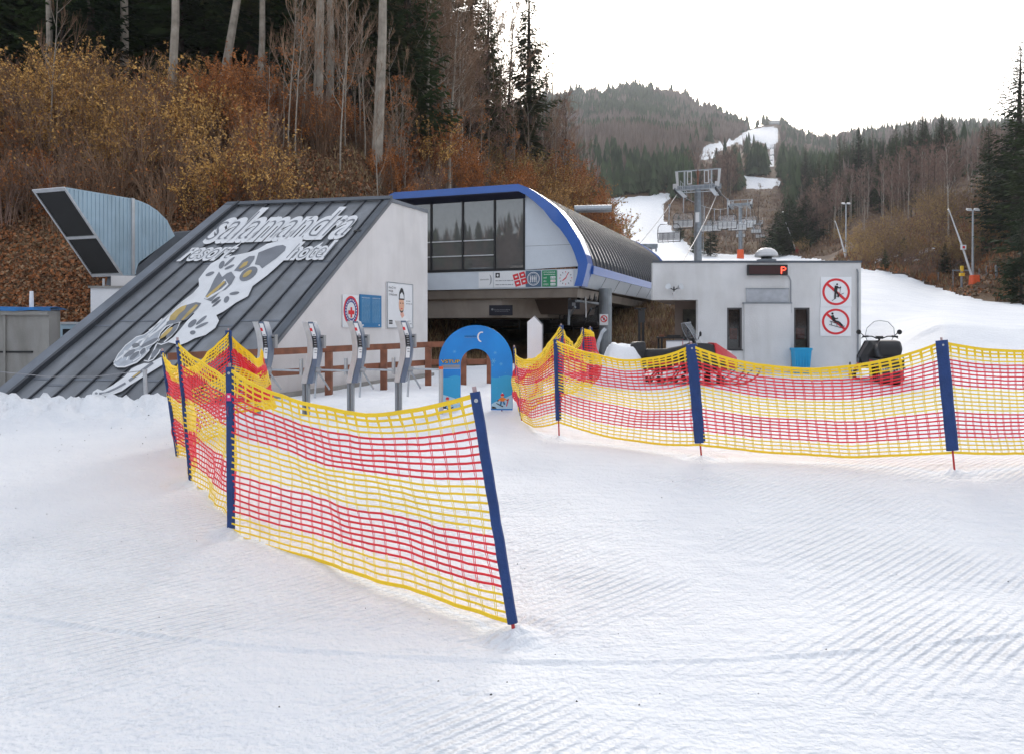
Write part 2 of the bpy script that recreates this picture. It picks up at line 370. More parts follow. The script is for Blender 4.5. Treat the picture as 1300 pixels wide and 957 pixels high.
# ------------------------------------------------------------------ common materials
M.update(
 blackg = mat('black_cowl_glazing', (.012,.012,.012), .35, 0, .1, spec=.25),
 spk2 = mat('pale_pole_tip', (.42,.30,.30), .5, 0, .1),
 roofz = mat('grey_standing_seam_zinc', (.20,.215,.235), .42, .35, .28, .9, .25, 3),
 seam = mat('roof_seam', (.06,.065,.075), .5, .4, .1),
 flash = mat('roof_flashing', (.17,.19,.22), .45, .5, .15, 2),
 flashd = mat('dark_flashing', (.10,.115,.135), .5, .4, .15, 2),
 render = mat('pale_plaster', (.72,.695,.68), .85, 0, .06, 1.6, .35, 30),
 render2 = mat('hut_plaster', (.65,.65,.645), .85, 0, .08, 1.4, .35, 30),
 white = mat('white_paint', (.80,.80,.81), .5, 0, .03),
 signw = mat('white_sign', (.80,.81,.82), .35, 0, .02),
 panel = mat('pale_metal_panel', (.62,.67,.72), .38, .15, .04, 2),
 panelb = mat('blue_grey_panel', (.37,.49,.57), .42, .25, .08, 2),
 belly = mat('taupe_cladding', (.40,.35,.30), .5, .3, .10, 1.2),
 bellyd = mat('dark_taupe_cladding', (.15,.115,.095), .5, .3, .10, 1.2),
 blue = mat('blue_gloss_paint', (.012,.10,.42), .3, 0, .06, 2, coat=.5),
 navy = mat('navy_soffit', (.012,.016,.05), .4, 0, .1),
 glass = mat('dark_glass', (.012,.014,.018), .04, 0, .1, spec=.9),
 ribg = mat('smoked_ribbed_glazing', (.075,.085,.10), .22, .4, .15, 1.5, spec=.8),
 rib = mat('glazing_bar', (.10,.105,.115), .4, .4, .1),
 glassc = mat('coated_station_glass', (.20,.20,.20), .02, .5, .05),
 black = mat('black_metal', (.012,.012,.013), .45, .2, .2),
 blackp = mat('black_plastic', (.014,.014,.015), .5, 0, .2),
 dark = mat('interior_shade', (.02,.019,.018), .8, 0, .2),  # near-black that carries the shade in and under the station as colour
 steel = mat('galvanised_steel', (.42,.45,.48), .42, .7, .15, 8),
 gsteel = mat('weathered_steel', (.27,.30,.33), .5, .5, .18, 3),
 lsteel = mat('brushed_steel', (.52,.53,.54), .38, .6, .10, 6),
 turn = mat('turnstile_grey', (.33,.34,.35), .45, .35, .08, 6),
 turnb = mat('turnstile_blue_grey', (.13,.17,.24), .4, .2, .1, 6),
 wood = mat('brown_stained_wood', (.21,.078,.040), .65, 0, .3, 5, .3),
 conc = mat('raw_concrete', (.30,.29,.27), .9, 0, .15, 1.2, .4, 30),
 orange = mat('orange_padding', (.85,.11,.02), .55, 0, .08, 3),
 red = mat('red_paint', (.55,.015,.02), .35, 0, .08, 3, coat=.4),
 signr = mat('sign_red', (.68,.02,.03), .4, 0, .03),
 signk = mat('sign_black', (.012,.012,.014), .5, 0, .05),
 signb = mat('sign_blue', (.015,.17,.38), .4, 0, .06, 3),
 signg = mat('sign_green', (.02,.26,.11), .4, 0, .03),
 slate = mat('sign_slate_blue', (.07,.13,.21), .4, 0, .03),
 txtg = mat('lettering_grey', (.28,.29,.31), .5, 0, .03),
 txtw = mat('lettering_white', (.8,.8,.8), .5, 0, .02),
 arch = mat('arch_blue', (.01,.21,.68), .35, 0, .22, .9, c2=(.01,.26,.70)),
 archl = mat('arch_sky_blue', (.03,.38,.70), .35, 0, .1, 2),
 yell = mat('yellow_lettering', (.85,.55,.02), .5, 0, .03),
 sleeve = mat('blue_canvas_sleeve', (.012,.045,.17), .7, 0, .15, 10, .3, 60),
 spike = mat('red_spike', (.45,.02,.02), .4, 0, .1),
 ny = mat('net_yellow', (.93,.62,.010), .55, 0, .06, 3),
 nr = mat('net_red', (.78,.012,.025), .55, 0, .08, 3),
 nyp = mat('net_pale_yellow_strand', (.92,.70,.16), .6, 0, .1, 3),
 nrp = mat('net_pink_strand', (.80,.08,.11), .6, 0, .1, 3),
 snow = mat('heaped_snow', (.84,.855,.87), .75, 0, .04, 2, .6, 12),
 rope = mat('steel_rope', (.30,.30,.31), .5, .5, .1),
 galv = mat('grey_lamp_housing', (.6,.6,.6), .4, .3, .05),
 skin = mat('painted_skin', (.75,.42,.28), .6, 0, .03),
 pink = mat('pink_sticker', (.75,.03,.18), .5, 0, .03),
 bin = mat('bright_blue_plastic', (.02,.35,.62), .45, 0, .06),
 pict = mat('printed_picture', (.05,.05,.07), .4, 0, .9, 14, c2=(.45,.12,.08)),
)

streaked(M['render'], .04); streaked(M['render2'], .05); streaked(M['roofz'], .10); streaked(M['panelb'], .08); streaked(M['conc'], .12); streaked(M['belly'], .08); streaked(M['gsteel'], .12)
# ================================================================== house with the big sloping roof
Dv = Vector((.3515,.9362,0)).normalized(); Rv = Vector((Dv.y,-Dv.x,0)); Zv = Vector((0,0,1))
TR = Vector((-3.09,20.43,5.0)); BR = Vector((-5.3,14.5,.2)); TL = Vector((-7.62,21.44,5.0)); BL = BR+(TL-TR)*1.11
WA = Vector((-2.35,22.4,5.0))
rn = (TL-TR).cross(BR-TR).normalized()
if rn.z < 0: rn = -rn
house = thing('roof_house', 'low pale plaster house whose huge grey seamed metal roof slopes down to the snow', 'building', (-5,18,.25))
dn = (BR-TR).normalized()
BRx = BR+dn*.5; BLx = BL+(BR-TR).normalized()*.5
# wall body
b = MB(); base = -.3
TRc = TR-rn*.12; BRc = BRx-rn*.12; TLc = TL-rn*.12; BLc = BLx-rn*.12
WAc = WA-Zv*.06; WL = TL+(WA-TR); WLc = WL-Zv*.06
inn = -Rv*.03
w = [Vector((BRc.x,BRc.y,base)), Vector((WA.x,WA.y,base)), WAc, TRc, BRc]
w = [p+inn for p in w]
wl = [Vector((BLc.x,BLc.y,base)), Vector((WL.x,WL.y,base)), WLc, TLc, BLc]
wl = [p+Rv*.05 for p in wl]
b.add(w, [(0,1,2,3,4)], M['render']); b.add(wl, [(4,3,2,1,0)], M['render'])
b.add([w[1],wl[1],wl[2],w[2]], [(0,1,2,3)], M['render'])
b.build('wall', house, world=True)
# the roof slab
b = MB()
def slab(a, bb, c, d, t, m):
    b.add([a,bb,c,d,a-rn*t,bb-rn*t,c-rn*t,d-rn*t], [(0,1,2,3),(7,6,5,4),(0,4,5,1),(1,5,6,2),(2,6,7,3),(3,7,4,0)], m)
slab(TR,TL,BLx,BRx,.11,M['roofz'])
up = Zv
b.add([TR,TL,WL,WA,TR-up*.09,TL-up*.09,WL-up*.09,WA-up*.09],[(0,3,2,1),(4,5,6,7),(0,4,7,3),(2,6,5,1)], M['flash'])
roof = b.build('roof', house, world=True)
def RP(s, t, h=0): # s 0..1 from right edge to left, t 0..1 from ridge down
    a = TR.lerp(TL, s); c = BRx.lerp(BLx, s); return a.lerp(c, t)+rn*h
b = MB()
for i in range(10):
    s = .045+i*.0985
    a, c = RP(s,0.004,0), RP(s,.998,0); sd = (TL-TR).normalized()*.014
    b.hexa([a-sd,a+sd,c+sd,c-sd,a-sd+rn*.04,a+sd+rn*.04,c+sd+rn*.04,c-sd+rn*.04], M['seam'])
b.build('standing_seam', house, world=True)
for k,(t,i_) in enumerate(((.33,0),(.62,1),(.85,0))):
    b = MB()   # cross joints between the sheets
    for i in range(9):
        s0 = .05+i*.0985; tt = t+(.02 if (i+k)%3 == 0 else 0); P = [RP(s0,tt,.001),RP(s0+.09,tt,.001),RP(s0+.09,tt+.006,.001),RP(s0,tt+.006,.001)]; Q = [p+rn*.008 for p in P]; b.hexa(P+Q, M['flash'])
    b.build('sheet_joint', house, world=True)
b = MB()   # verge strips, ridge cap and left gutter
def strip(s0, s1, h0, h1, m, t0=0., t1=1.):
    P = [RP(s0,t0,h0),RP(s1,t0,h0),RP(s1,t1,h0),RP(s0,t1,h0),RP(s0,t0,h1),RP(s1,t0,h1),RP(s1,t1,h1),RP(s0,t1,h1)]
    b.hexa(P, m)
strip(-.008,.022,.002,.05,M['flashd']); strip(.95,1.008,.002,.07,M['flash']); strip(.925,.94,.0,.10,M['seam'])
strip(-.008,1.008,.05,.075,M['flashd'],-.002,.018)
strip(0.01,.05,.055,.065,M['black'],.2,.207); strip(0.01,.05,.055,.065,M['black'],.775,.782)
b.build('flashing', house, world=True)
# lettering and lizard painted on the roof (found on the real roof plane)
def onroof(u, v, h): return hit(u, v, TR, rn)+rn*h
def quadmap(bl, br, tl, tr, h):
    def f(a, y):
        u = bl[0]+(br[0]-bl[0])*a+(tl[0]-bl[0]+((tr[0]-br[0])-(tl[0]-bl[0]))*a)*y
        v = bl[1]+(br[1]-bl[1])*a+(tl[1]-bl[1]+((tr[1]-br[1])-(tl[1]-bl[1]))*a)*y
        return onroof(u, v, h)
    return f
b = MB(); lw = mat('white_roof_paint', (.74,.75,.76), .6, 0, .05, 4)
lg = mat('grey_roof_inlay', (.20,.215,.24), .5, .3, .15, 2); ly = mat('ochre_roof_inlay', (.50,.36,.12), .6, 0, .2, 4)
def word(t, bl, br, tl, tr):
    k = 1.0/.75   # x-height is about three quarters of the cap height
    T = lambda p, q: (p[0]+(q[0]-p[0])*k, p[1]+(q[1]-p[1])*k)
    text(b, t, quadmap(bl,br,T(bl,tl),T(br,tr),.046), lw, spacing=1.0, offset=.075)
    text(b, t, quadmap(bl,br,T(bl,tl),T(br,tr),.052), lg, spacing=1.0, offset=-.022)
word('salamandra', (259,308),(437,302),(289,279),(462,276))
word('resort', (227,332),(288,331),(245,317),(305,316))
word('hotel', (363,331),(412,330),(377,316),(425,314))
K = 4.352
body = [(1200,60),(1190,95),(1100,180),(1040,235),(1000,270),(920,330),(895,385),(830,420),(760,470),(720,490),(735,520),(715,560),(660,600),(600,618),(560,640),(520,655),(480,645),(455,640),(490,605),(520,570),(560,520),(600,480),(560,475),(520,530),(470,530),(440,520),(480,460),(530,415),(590,370),(625,330),(622,290),(660,240),(690,205),(735,180),(790,165),(900,142),(950,125),(1000,95),(1070,78),(1150,60)]
def lp(pts, h, m, q=lambda x,y: (110+x/K, 290+y/K)):
    P3 = [onroof(*q(x,y), h) for x, y in pts]; tri = mg.tessellate_polygon([[Vector((x,y,0)) for x,y in pts]]); b.add(P3, [tuple(t) for t in tri], m)
import mathutils.geometry as mg
QA = lambda x,y: (110+x/8.667, 400+y/8.667); QB = lambda x,y: (190+x/8.7, 330+y/8.7); QC = lambda x,y: (260+x/8.7, 290+y/8.7)
def st_(pts, w_, q=QA, m=None, h=.047):
    # a painted line of even width w_ (photo pixels), mitred
    p = [Vector(q(x,y)) for x,y in pts]; Lf, Rt = [], []
    for i in range(len(p)):
        d = (p[min(i+1,len(p)-1)]-p[max(i-1,0)]).normalized(); nn = Vector((-d.y,d.x))*w_/2; Lf.append(p[i]+nn); Rt.append(p[i]-nn)
    k = len(p); b.add([onroof(a.x,a.y,h) for a in Lf+Rt],[(j,j+1,k+j+1,k+j) for j in range(k-1)], m or lw)
lp(body, .044, lw)
def el(cx, cy, a, c, ang, m=None, h=.050, q=lambda x,y: (110+x/K, 290+y/K)): lp(disc2(cx, cy, a, 18, c, R(ang)), h, m or lg, q)
# head, eyes and neck
lp([(600,290),(700,250),(800,215),(870,205),(905,225),(890,270),(800,350),(640,465),(610,430),(560,420)], .050, lg, QC)
lp([(330,490),(420,380),(500,330),(560,325),(555,360),(500,440),(400,500)], .050, lg, QC); lp([(380,470),(440,400),(490,385),(470,430),(410,465)], .055, ly, QC)
el(490,525,115,60,-35,lg,.050,QC); el(478,525,62,22,-38,ly,.055,QC)
el(195,425,48,26,-60,lg,.050,QC); el(280,390,80,14,-42,lg,.050,QC); el(280,450,60,14,-25,lg,.050,QC); el(65,525,52,18,-22,lg,.050,QC)
lp([(165,500),(200,560),(250,520),(300,500),(345,560),(300,640),(240,700),(180,720),(80,830),(0,800),(60,700),(110,590)], .050, lg, QC)
st_([(10,800),(60,760),(150,690),(235,590),(262,640),(200,700),(80,770),(20,800)],5./2,QC,lw,.053); lp([(20,780),(120,690),(225,600),(232,625),(130,720),(40,790)],.056,ly,QC)
el(335,740,56,17,-10,lg,.050,QC); el(248,808,40,26,-60,lg,.050,QC); el(130,815,60,16,-38,lg,.050,QC); el(135,850,60,10,-40,lg,.050,QC)
# back, hips
lp([(420,520),(520,490),(580,500),(540,560),(420,680),(360,700),(190,745),(200,710),(300,640)],.050,lg,QB)
lp([(225,690),(240,640),(300,580),(360,540),(420,520),(400,570),(330,630),(290,690)],.054,ly,QB); lp([(355,690),(430,600),(520,515),(545,525),(480,600),(380,690)],.054,ly,QB)
el(480,725,60,28,-42,lg,.050,QB); el(580,690,78,17,-40,lg,.050,QB); el(585,745,80,15,-25,lg,.050,QB); el(485,825,32,22,-10,lg,.050,QB); el(735,465,52,14,-35,lg,.050,QB); el(750,500,62,12,-40,lg,.050,QB)
for pts in ([(560,330),(480,400),(380,490),(250,600),(120,710),(0,800)],[(520,400),(410,500),(330,580),(230,690),(120,790),(0,880)],[(540,350),(470,430),(340,520),(200,650),(60,790),(0,850)]): st_(pts,1.0,QB)
# hind leg, foot and toes drawn in line
lw2 = mat('worn_white_roof_paint',(.40,.43,.47),.6,0,.2,5)
lp([(305,560),(340,470),(440,360),(560,255),(640,235),(720,190),(840,80),(900,40),(960,20),(1050,60),(1000,110),(900,140),(830,200),(790,290),(740,340),(680,420),(640,480),(560,540),(430,590),(330,590)],.042,lw2,QA)
for pts,w_ in (([(1050,95),(960,110),(880,150),(820,215),(790,300),(740,340),(640,380),(590,420)],1.3),([(1040,240),(980,260),(900,320),(830,345),(780,330)],1.3),([(840,60),(720,185),(640,240),(560,262),(440,355),(360,450),(308,545)],1.2),([(900,80),(780,200),(660,275),(590,300),(480,400),(400,470),(330,525)],2.2),([(780,340),(740,430),(690,520)],1.6),([(820,400),(800,440),(740,510),(690,530),(640,520)],1.3),([(310,560),(350,590),(430,590),(560,540),(640,470),(700,400)],1.8),([(400,500),(430,420),(540,390),(590,370)],1.4),([(450,520),(480,450),(590,410),(600,480),(520,530)],1.4),([(600,470),(610,400),(660,375),(670,430),(620,480)],1.4),([(700,230),(640,300),(600,360)],2.5),([(960,120),(900,170),(840,230),(800,310)],1.0),([(1040,90),(1000,180),(940,250),(860,320)],1.2)): st_(pts,w_,QA)
el(550,355,42,24,-10,M['roofz'],.050,QA); el(485,440,72,24,-32,None,.048,QA); el(535,468,68,22,-42,None,.048,QA); el(628,418,42,20,-50,None,.048,QA); el(700,325,110,20,-27,None,.048,QA); el(885,220,95,20,-42,ly,.050,QA); el(950,200,100,26,-50,None,.0485,QA); el(760,440,60,26,-55,None,.048,QA)
# tail
lp([(640,550),(560,580),(500,612),(430,690),(300,785),(190,848),(130,828),(80,858),(58,915),(80,935),(150,912),(260,905),(400,850),(480,792),(640,692),(850,562),(850,470),(760,520),(700,550)],.044,lw,QA)
st_([(150,882),(220,876),(330,828),(440,766)],2.6,QA,lg,.050); st_([(478,742),(560,680),(650,610),(740,545)],3.2,QA,lg,.050); st_([(520,705),(600,650)],1.8,QA,ly,.054); el(118,878,16,12,0,M['roofz'],.050,QA); st_([(180,890),(260,878),(400,815)],1.0,QA,lw,.053)
b.build('lettering', house, world=True)
# signs on the gable wall
wn = Rv
def onwall(u, v, h=.012): return hit(u, v, WA+Rv*(-.03), wn)+Rv*h
def wallframe(u0, v0, u1, v1, P=onwall):
    """local frame of an upright board: (a,c) in 0..1 -> point; corners from the photo, edges true vertical / horizontal"""
    p0 = P(u0, v1, 0); p1 = P(u1, v1, 0); zt = P(u0, v0, 0).z; zb = p0.z
    def f(a, c, h=0.): 
        q = p0.lerp(p1, a); q.z = zb+(zt-zb)*c; return q+Rv*(.03+h)
    return f
def board(root, name, f, m, edge=None, t=.025, par=None):
    q = MB(); P = [f(0,0,-t),f(1,0,-t),f(1,0,0),f(0,0,0),f(0,1,-t),f(1,1,-t),f(1,1,0),f(0,1,0)]
    q.hexa(P, m); return q
def lines(q, f, x0, x1, y, m, h=.004, th=.012, segs=6, seed=1):
    r = random.Random(seed); x = x0
    while x < x1-.01:
        w_ = min(r.uniform(.04,.12), x1-x); q.poly([f(x,y,h),f(x+w_,y,h),f(x+w_,y+th,h),f(x,y+th,h)], m); x += w_+.02
# 1 round rescue emblem
f = wallframe(434,374,454,416)
q = board(None,'b',f,M['signw'])
nb = mat('emblem_blue', (.02,.03,.22), .4); 
annulus(q, lambda x,y: f(x,y,.004), .5,.52,.40,.47,M['signr'],32,.95); annulus(q, lambda x,y: f(x,y,.004), .5,.52,.27,.40,nb,32,.95)
q.poly([f(.5,.78,.009),f(.30,.40,.009),f(.36,.28,.009),f(.64,.28,.009),f(.70,.40,.009)], M['signw'])
for P in ([(.44,.30),(.56,.30),(.56,.62),(.44,.62)],[(.31,.40),(.69,.40),(.69,.52),(.31,.52)]): q.poly([f(x,y,.011+(P[0][0]<.4)*.002) for x,y in P], M['signr'])
for i in range(22):
    t = 2*math.pi*i/22; q.poly([f(.5+.335*math.cos(t+d)*k, .52+.32*math.sin(t+d)*k,.008) for d,k in ((-.07,.92),(.07,.92),(.07,1.08),(-.07,1.08))], M['txtw'])
solo(q,'rescue_sign','white board with a round blue and red mountain rescue emblem on the plaster wall','sign', f(.5,0))
# 2 blue board of small writing
f = wallframe(456,374,483,416); q = board(None,'b',f,M['signb'])
for x0 in (.07,.55):
    text(q,'PREVÁDZKA' if x0 < .3 else 'OPERATION', lambda a,y,x0=x0: f(x0+.38*a,.885+.035*y,.004), M['txtw'])
    for i in range(20): lines(q,f,x0,x0+.38,.84-i*.036,mat('pale_blue_print',(.25,.45,.6),.5) if i == 0 else bpy.data.materials['pale_blue_print'],.004,.011,seed=i)
annulus(q, lambda x,y: f(x,y,.005), .12,.07,.0,.035,M['txtw'],12,.6); annulus(q, lambda x,y: f(x,y,.005), .88,.07,.0,.035,M['txtw'],12,.6)
solo(q,'information_board','blue board of small white writing between the round emblem and the white poster','sign', f(.5,0), bevel=0)
# 3 white poster with the face of a person in a cap
f = wallframe(490,358,523,417); q = board(None,'b',f,M['signw'])
for P in ([(0,0),(1,0),(1,.012),(0,.012)],[(0,.985),(1,.985),(1,1),(0,1)],[(0,.012),(.02,.012),(.02,.985),(0,.985)],[(.98,.012),(1,.012),(1,.985),(.98,.985)]): q.poly([f(x,y,.006) for x,y in P], M['gsteel'])
for i,t in enumerate(('RAČTE','MOJE','STREDAR')): text(q,t,lambda a,y,i=i: f(.06+(.26,.16,.31)[i]*a,.86-.075*i+.04*y,.004), M['signk'])
sk = M['skin']
q.poly([f(x,y,.004) for x,y in disc2(.54,.52,.105,20,.175)], sk); q.poly([f(x,y,.007) for x,y in [(.43,.63),(.65,.63),(.64,.78),(.60,.86),(.55,.90),(.50,.87),(.45,.79)]], M['signk'])
q.poly([f(x,y,.009) for x,y in [(.46,.66),(.63,.66),(.61,.74),(.545,.80),(.48,.75)]], M['signw'])
for cx in (.495,.59): q.poly([f(x,y,.008) for x,y in disc2(cx,.555,.022,8,.012)], M['signk'])
q.poly([f(x,y,.008) for x,y in disc2(.54,.435,.035,8,.012)], M['signr']); q.poly([f(x,y,.003) for x,y in [(.50,.37),(.60,.36),(.65,.28),(.56,.22),(.50,.30)]], mat('peach_print',(.8,.42,.32),.5))
q.poly([f(x,y,.0065) for x,y in [(.455,.42),(.48,.37),(.54,.34),(.60,.37),(.625,.42),(.60,.40),(.54,.375),(.48,.40)]], M['signk'])
for y,x0,x1 in ((.60,.72,.9),(.54,.72,.96),(.15,.80,.9),(.09,.78,.94)): lines(q,f,x0,x1,y,M['txtg'],.004,.018,seed=3)
for y in (.14,.09): q.poly([f(.07,y,.004),f(.2,y,.004),f(.2,y+.035,.004),f(.07,y+.035,.004)], M['signk'])
solo(q,'advert_poster','white framed poster of a face in a dark cap, rightmost board on the plaster wall','poster', f(.5,0))
# concrete plinth in front of the wall and low kerb
b = MB(); a = Vector((-5.25,14.55,0))+Rv*.06; c = Vector((WA.x,WA.y,0))+Rv*.06
b.hexa([a+Zv*-.2,a+Rv*.12+Zv*-.2,c+Rv*.12+Zv*-.2,c+Zv*-.2,a+Zv*.36,a+Rv*.12+Zv*.36,c+Rv*.12+Zv*.43,c+Zv*.43],M['conc'])
b.build('plinth', house, world=True)

# ------------------------------------------------------------------ wing shaped roof light on its own plinth wall
P0 = W(83,238,19.4)
def side(u, v): return hit(u, v, P0, Rv)
prof = [side(*p) for p in ((83,238),(165,252),(176,255),(188,260),(200,268),(212,280),(222,300),(198,318),(176,334),(171,350),(157,350))]
pw = hit(42,238.5,P0,Dv)-P0; pw.z = 0; pw = -Rv*abs(pw.dot(Rv))
wing = thing('roof_cowl', 'wing shaped cowl of pale blue ribbed metal with a raked black front beside the roof', 'cowl', (P0.x,P0.y,2.5))
b = MB(); b.prism(prof, pw, M['panelb'])
b.build('shell', wing, world=True)
b = MB()
for i in range(26):   # fine ribs in the side sheet
    a = prof[0]+Dv*(.12+.125*i)
    # clip the vertical rib to the outline
    zs = []
    for j in range(len(prof)):
        p, q2 = prof[j], prof[(j+1)%len(prof)]; s0, s1 = (p-a).dot(Dv), (q2-a).dot(Dv)
        if (s0 > 0) != (s1 > 0): zs.append(p.z+(q2.z-p.z)*s0/(s0-s1))
    if len(zs) >= 2:
        b.hexa([Vector((a.x,a.y,min(zs)+.03))+d for d in (Vector((0,0,0)),Rv*.018,Rv*.018+Dv*.03,Dv*.03)]+[Vector((a.x,a.y,max(zs)-.03))+d for d in (Vector((0,0,0)),Rv*.018,Rv*.018+Dv*.03,Dv*.03)], M['panelb'])
b.build('side_ribs', wing, world=True)
b = MB(); f0 = prof[0]; f1 = prof[-1]; fd = (f1-f0); fnn = Rv.cross(fd).normalized(); fnn = -fnn if fnn.y > 0 else fnn
def fq(s, t, h): return f0+fd*t+pw*s+fnn*h
b.add([fq(.04,.03,.01),fq(.96,.03,.01),fq(.96,.97,.01),fq(.04,.97,.01)],[(0,1,2,3)],M['blackg'])
b.build('front_glass', wing, world=True)
b = MB()
for s0,s1,t0,t1 in ((0,1,-.005,.03),(0,1,.965,1.0),(0,.05,.03,.965),(.95,1,.03,.965),(.05,.95,.52,.55)):
    P = [(s0,t0),(s1,t0),(s1,t1),(s0,t1)]; b.hexa([fq(s,t,.003) for s,t in P]+[fq(s,t,.035) for s,t in P], M['lsteel'])
e = side(166,252); g = side(166,349); b.hexa([g,g+Dv*.09,g+Dv*.09+Rv*.05,g+Rv*.05,e,e+Dv*.09,e+Dv*.09+Rv*.05,e+Rv*.05],M['lsteel'])
b.build('frame', wing, world=True)
b = MB(); b.prism([side(*p)-Rv*.06 for p in ((226,296),(262,292),(186,362),(168,362),(171,344))], pw*.8, M['flashd']); b.build('upstand', wing, world=True)
# plinth walls below the cowl
b = MB(); p1 = W(115,366,19.6); 
b.box((p1.x,19.6,.3),(p1.x+1.9,23.0,p1.z),M['white']); b.box((p1.x-.04,19.55,p1.z),(p1.x+1.94,23.05,p1.z+.05),M['conc'])
b.box((p1.x+.35,19.9,p1.z+.05),(p1.x+1.9,22.5,2.98),M['render'])
b.tube([(p1.x+.22,19.8,p1.z+.05),(p1.x+.22,19.8,2.9)],.03,M['lsteel'])
b.build('plinth_wall', wing, world=True)

# ------------------------------------------------------------------ concrete box and small white cabin at far left
bx = thing('concrete_wall', 'grey raw concrete wall block with a strip of blue tarpaulin along its top', 'wall', (-10.9,18,.3))
pr = W(62,395,17.8); b = MB()
b.box((-15,17.8,-.1),(pr.x,18.25,pr.z),M['conc']); b.build('wall_body', bx, world=True)
b = MB()
for x in (-13.6,-12.4,-11.35): b.box((x,17.76,0),(x+.05,17.8,pr.z-.05),M['conc'])
b.box((-15,17.77,1.12),(pr.x-.35,17.797,1.16),M['black']); b.box((-15.02,17.7,pr.z-.09),(pr.x+.03,17.797,pr.z-.003),M['conc'])
b.build('formwork_strip', bx, world=True)
b = MB(); tb = mat('blue_tarpaulin',(.02,.16,.42),.5,0,.3,4,.6)
n = 24; vs = []
for i in range(n+1):
    x = -15.1+(pr.x+.12+15.1)*i/n
    for j,(y,z) in enumerate(((17.66,pr.z+.0),(17.64,pr.z+.07),(18.0,pr.z+.10),(18.35,pr.z+.03))): vs.append((x,y,z+.03*mn.noise(Vector((x*2.3,j*1.7,0)))+.0))
b.add(vs,[(i*4+j,(i+1)*4+j,(i+1)*4+j+1,i*4+j+1) for i in range(n) for j in range(3)],tb)
b.box((-15,17.8,pr.z+.002),(pr.x,18.25,pr.z+.03),M['flashd']); b.build('tarpaulin', bx, world=True)
b = MB(); b.tube([W(40,392,18),W(40,370,18)],[.05,.04],M['white']); b.build('vent_pipe', bx, world=True)
cb = thing('white_cabin', 'small white cabin with a flat roof half hidden behind the roof edge', 'cabin', (-10.5,21,.5))
a = W(60,412,20.8); c = W(104,412,20.8); b = MB(); b.box((a.x,20.8,.2),(c.x+.5,23,a.z),M['panelb']); b.box((a.x-.05,20.75,a.z),(c.x+.55,23.05,a.z+.06),M['lsteel']); b.build('wall', cb, world=True)
b = MB(); w1 = W(80,418,20.78); b.box((w1.x,20.76,w1.z-.28),(w1.x+.42,20.797,w1.z),M['glass']); b.build('window', cb, world=True)

# ------------------------------------------------------------------ brown wooden railing beside the wall
rail = thing('wooden_railing', 'brown stained two-rail wooden fence along the plaster wall', 'fence', (-3.2,16.5,.3))
A1 = Vector((-6.1,14.1,0)); A2 = Vector((-1.9,19.0,0)); A3 = Vector((-.45,19.4,0))
def rl(a, c, za, zc, h=.13, t=.05):
    q = MB(); d = (c-a).normalized(); s = Vector((d.y,-d.x,0))*t
    q.hexa([a+Zv*za,a+s+Zv*za,c+s+Zv*zc,c+Zv*zc,a+Zv*(za+h),a+s+Zv*(za+h),c+s+Zv*(zc+h),c+Zv*(zc+h)],M['wood']); return q
rl(A1,A2,1.10,1.22).build('rail', rail, world=True); rl(A1,A2,.68,.80).build('rail', rail, world=True)
rl(A2,A3,1.22,1.22).build('rail', rail, world=True); rl(A2,A3,.80,.80).build('rail', rail, world=True)
for t in (0.06,.30,.53,.76,.97):
    q = MB(); p = A1.lerp(A2,t); z = ground(p.x,p.y); q.box((p.x-.02,p.y-.14,z-.1),(p.x+.12,p.y-.005,1.11+.11*t),M['wood']); q.build('post', rail, world=True)
for t in (.5,.93):
    q = MB(); p = A2.lerp(A3,t); z = ground(p.x,p.y); q.box((p.x-.06,p.y-.13,z-.1),(p.x+.08,p.y-.01,1.24),M['wood']); q.build('post', rail, world=True)
b = MB(); a = W(186,470,13.9); z = ground(a.x,13.9)-.2; b.tube([(a.x-.03,13.9,a.z),(a.x,13.9,z)],.035,M['lsteel'],10); b.tube([(a.x-.03,13.9,a.z-.02),(a.x-.03,13.9,a.z+.01)],.042,M['lsteel'],10)
solo(b,'metal_post','short round grey metal post sunk in the snow heap before the big roof','post',(a.x,13.9,z+.2))
b = MB(); pts = [W(u,v,y) for u,v,y in ((-60,455,14.5),(0,472,14.4),(60,478,14.2),(120,478,14.1),(180,471,13.95))]; b.tube(pts,.008,M['rope'],5)
solo(b,'rope','thin pale rope slung from the metal post to the left above the snow heap','rope',pts[2])
# ================================================================== valley station of the chairlift
F0 = Vector((2.79,30,0))
def S(a, b_, z): return F0+Rv*a+Dv*b_+Zv*z
def SF(u, v):   # photo point on the facade plane -> (a,z)
    p = hit(u, v, F0, Dv); return ((p-F0).dot(Rv), p.z)
st = thing('lift_station', 'chairlift valley station with a blue rimmed arched roof, dark smoked windows and white panels', 'building', (-1.5,38,.5))
L0 = 20.3; AC = -5.2
outer = [SF(*p) for p in ((664,237),(676,241.5),(687,248),(701,258),(714,268),(725,281),(734,295),(740,305),(744,314),(748.5,325),(751,336),(748,350),(744,364.5))]
inner = [SF(*p) for p in ((664,246),(673,250.5),(684,259),(696,270),(706,283),(716,293),(724,304),(730,314),(734,323),(737,332),(739,338),(738,350),(734,364.5))]
ol = [(2*AC-a, z) for a, z in reversed(outer)]; il = [(2*AC-a, z) for a, z in reversed(inner)]
oz = outer[0][1]; iz = inner[0][1]
O = ol+outer; I = il+inner
b = MB(); b.ring([S(a,-.55,z) for a,z in O],[S(a,-.55,z) for a,z in I],Dv*.75,M['blue'])
b.build('front_rim', st, world=True)
b = MB(); off = .06
b.ring([S(a,L0,z+.02) for a,z in O],[S(a,L0,z-.25) for a,z in O],Dv*.35,M['blue'])
b.build('rear_rim', st, world=True)
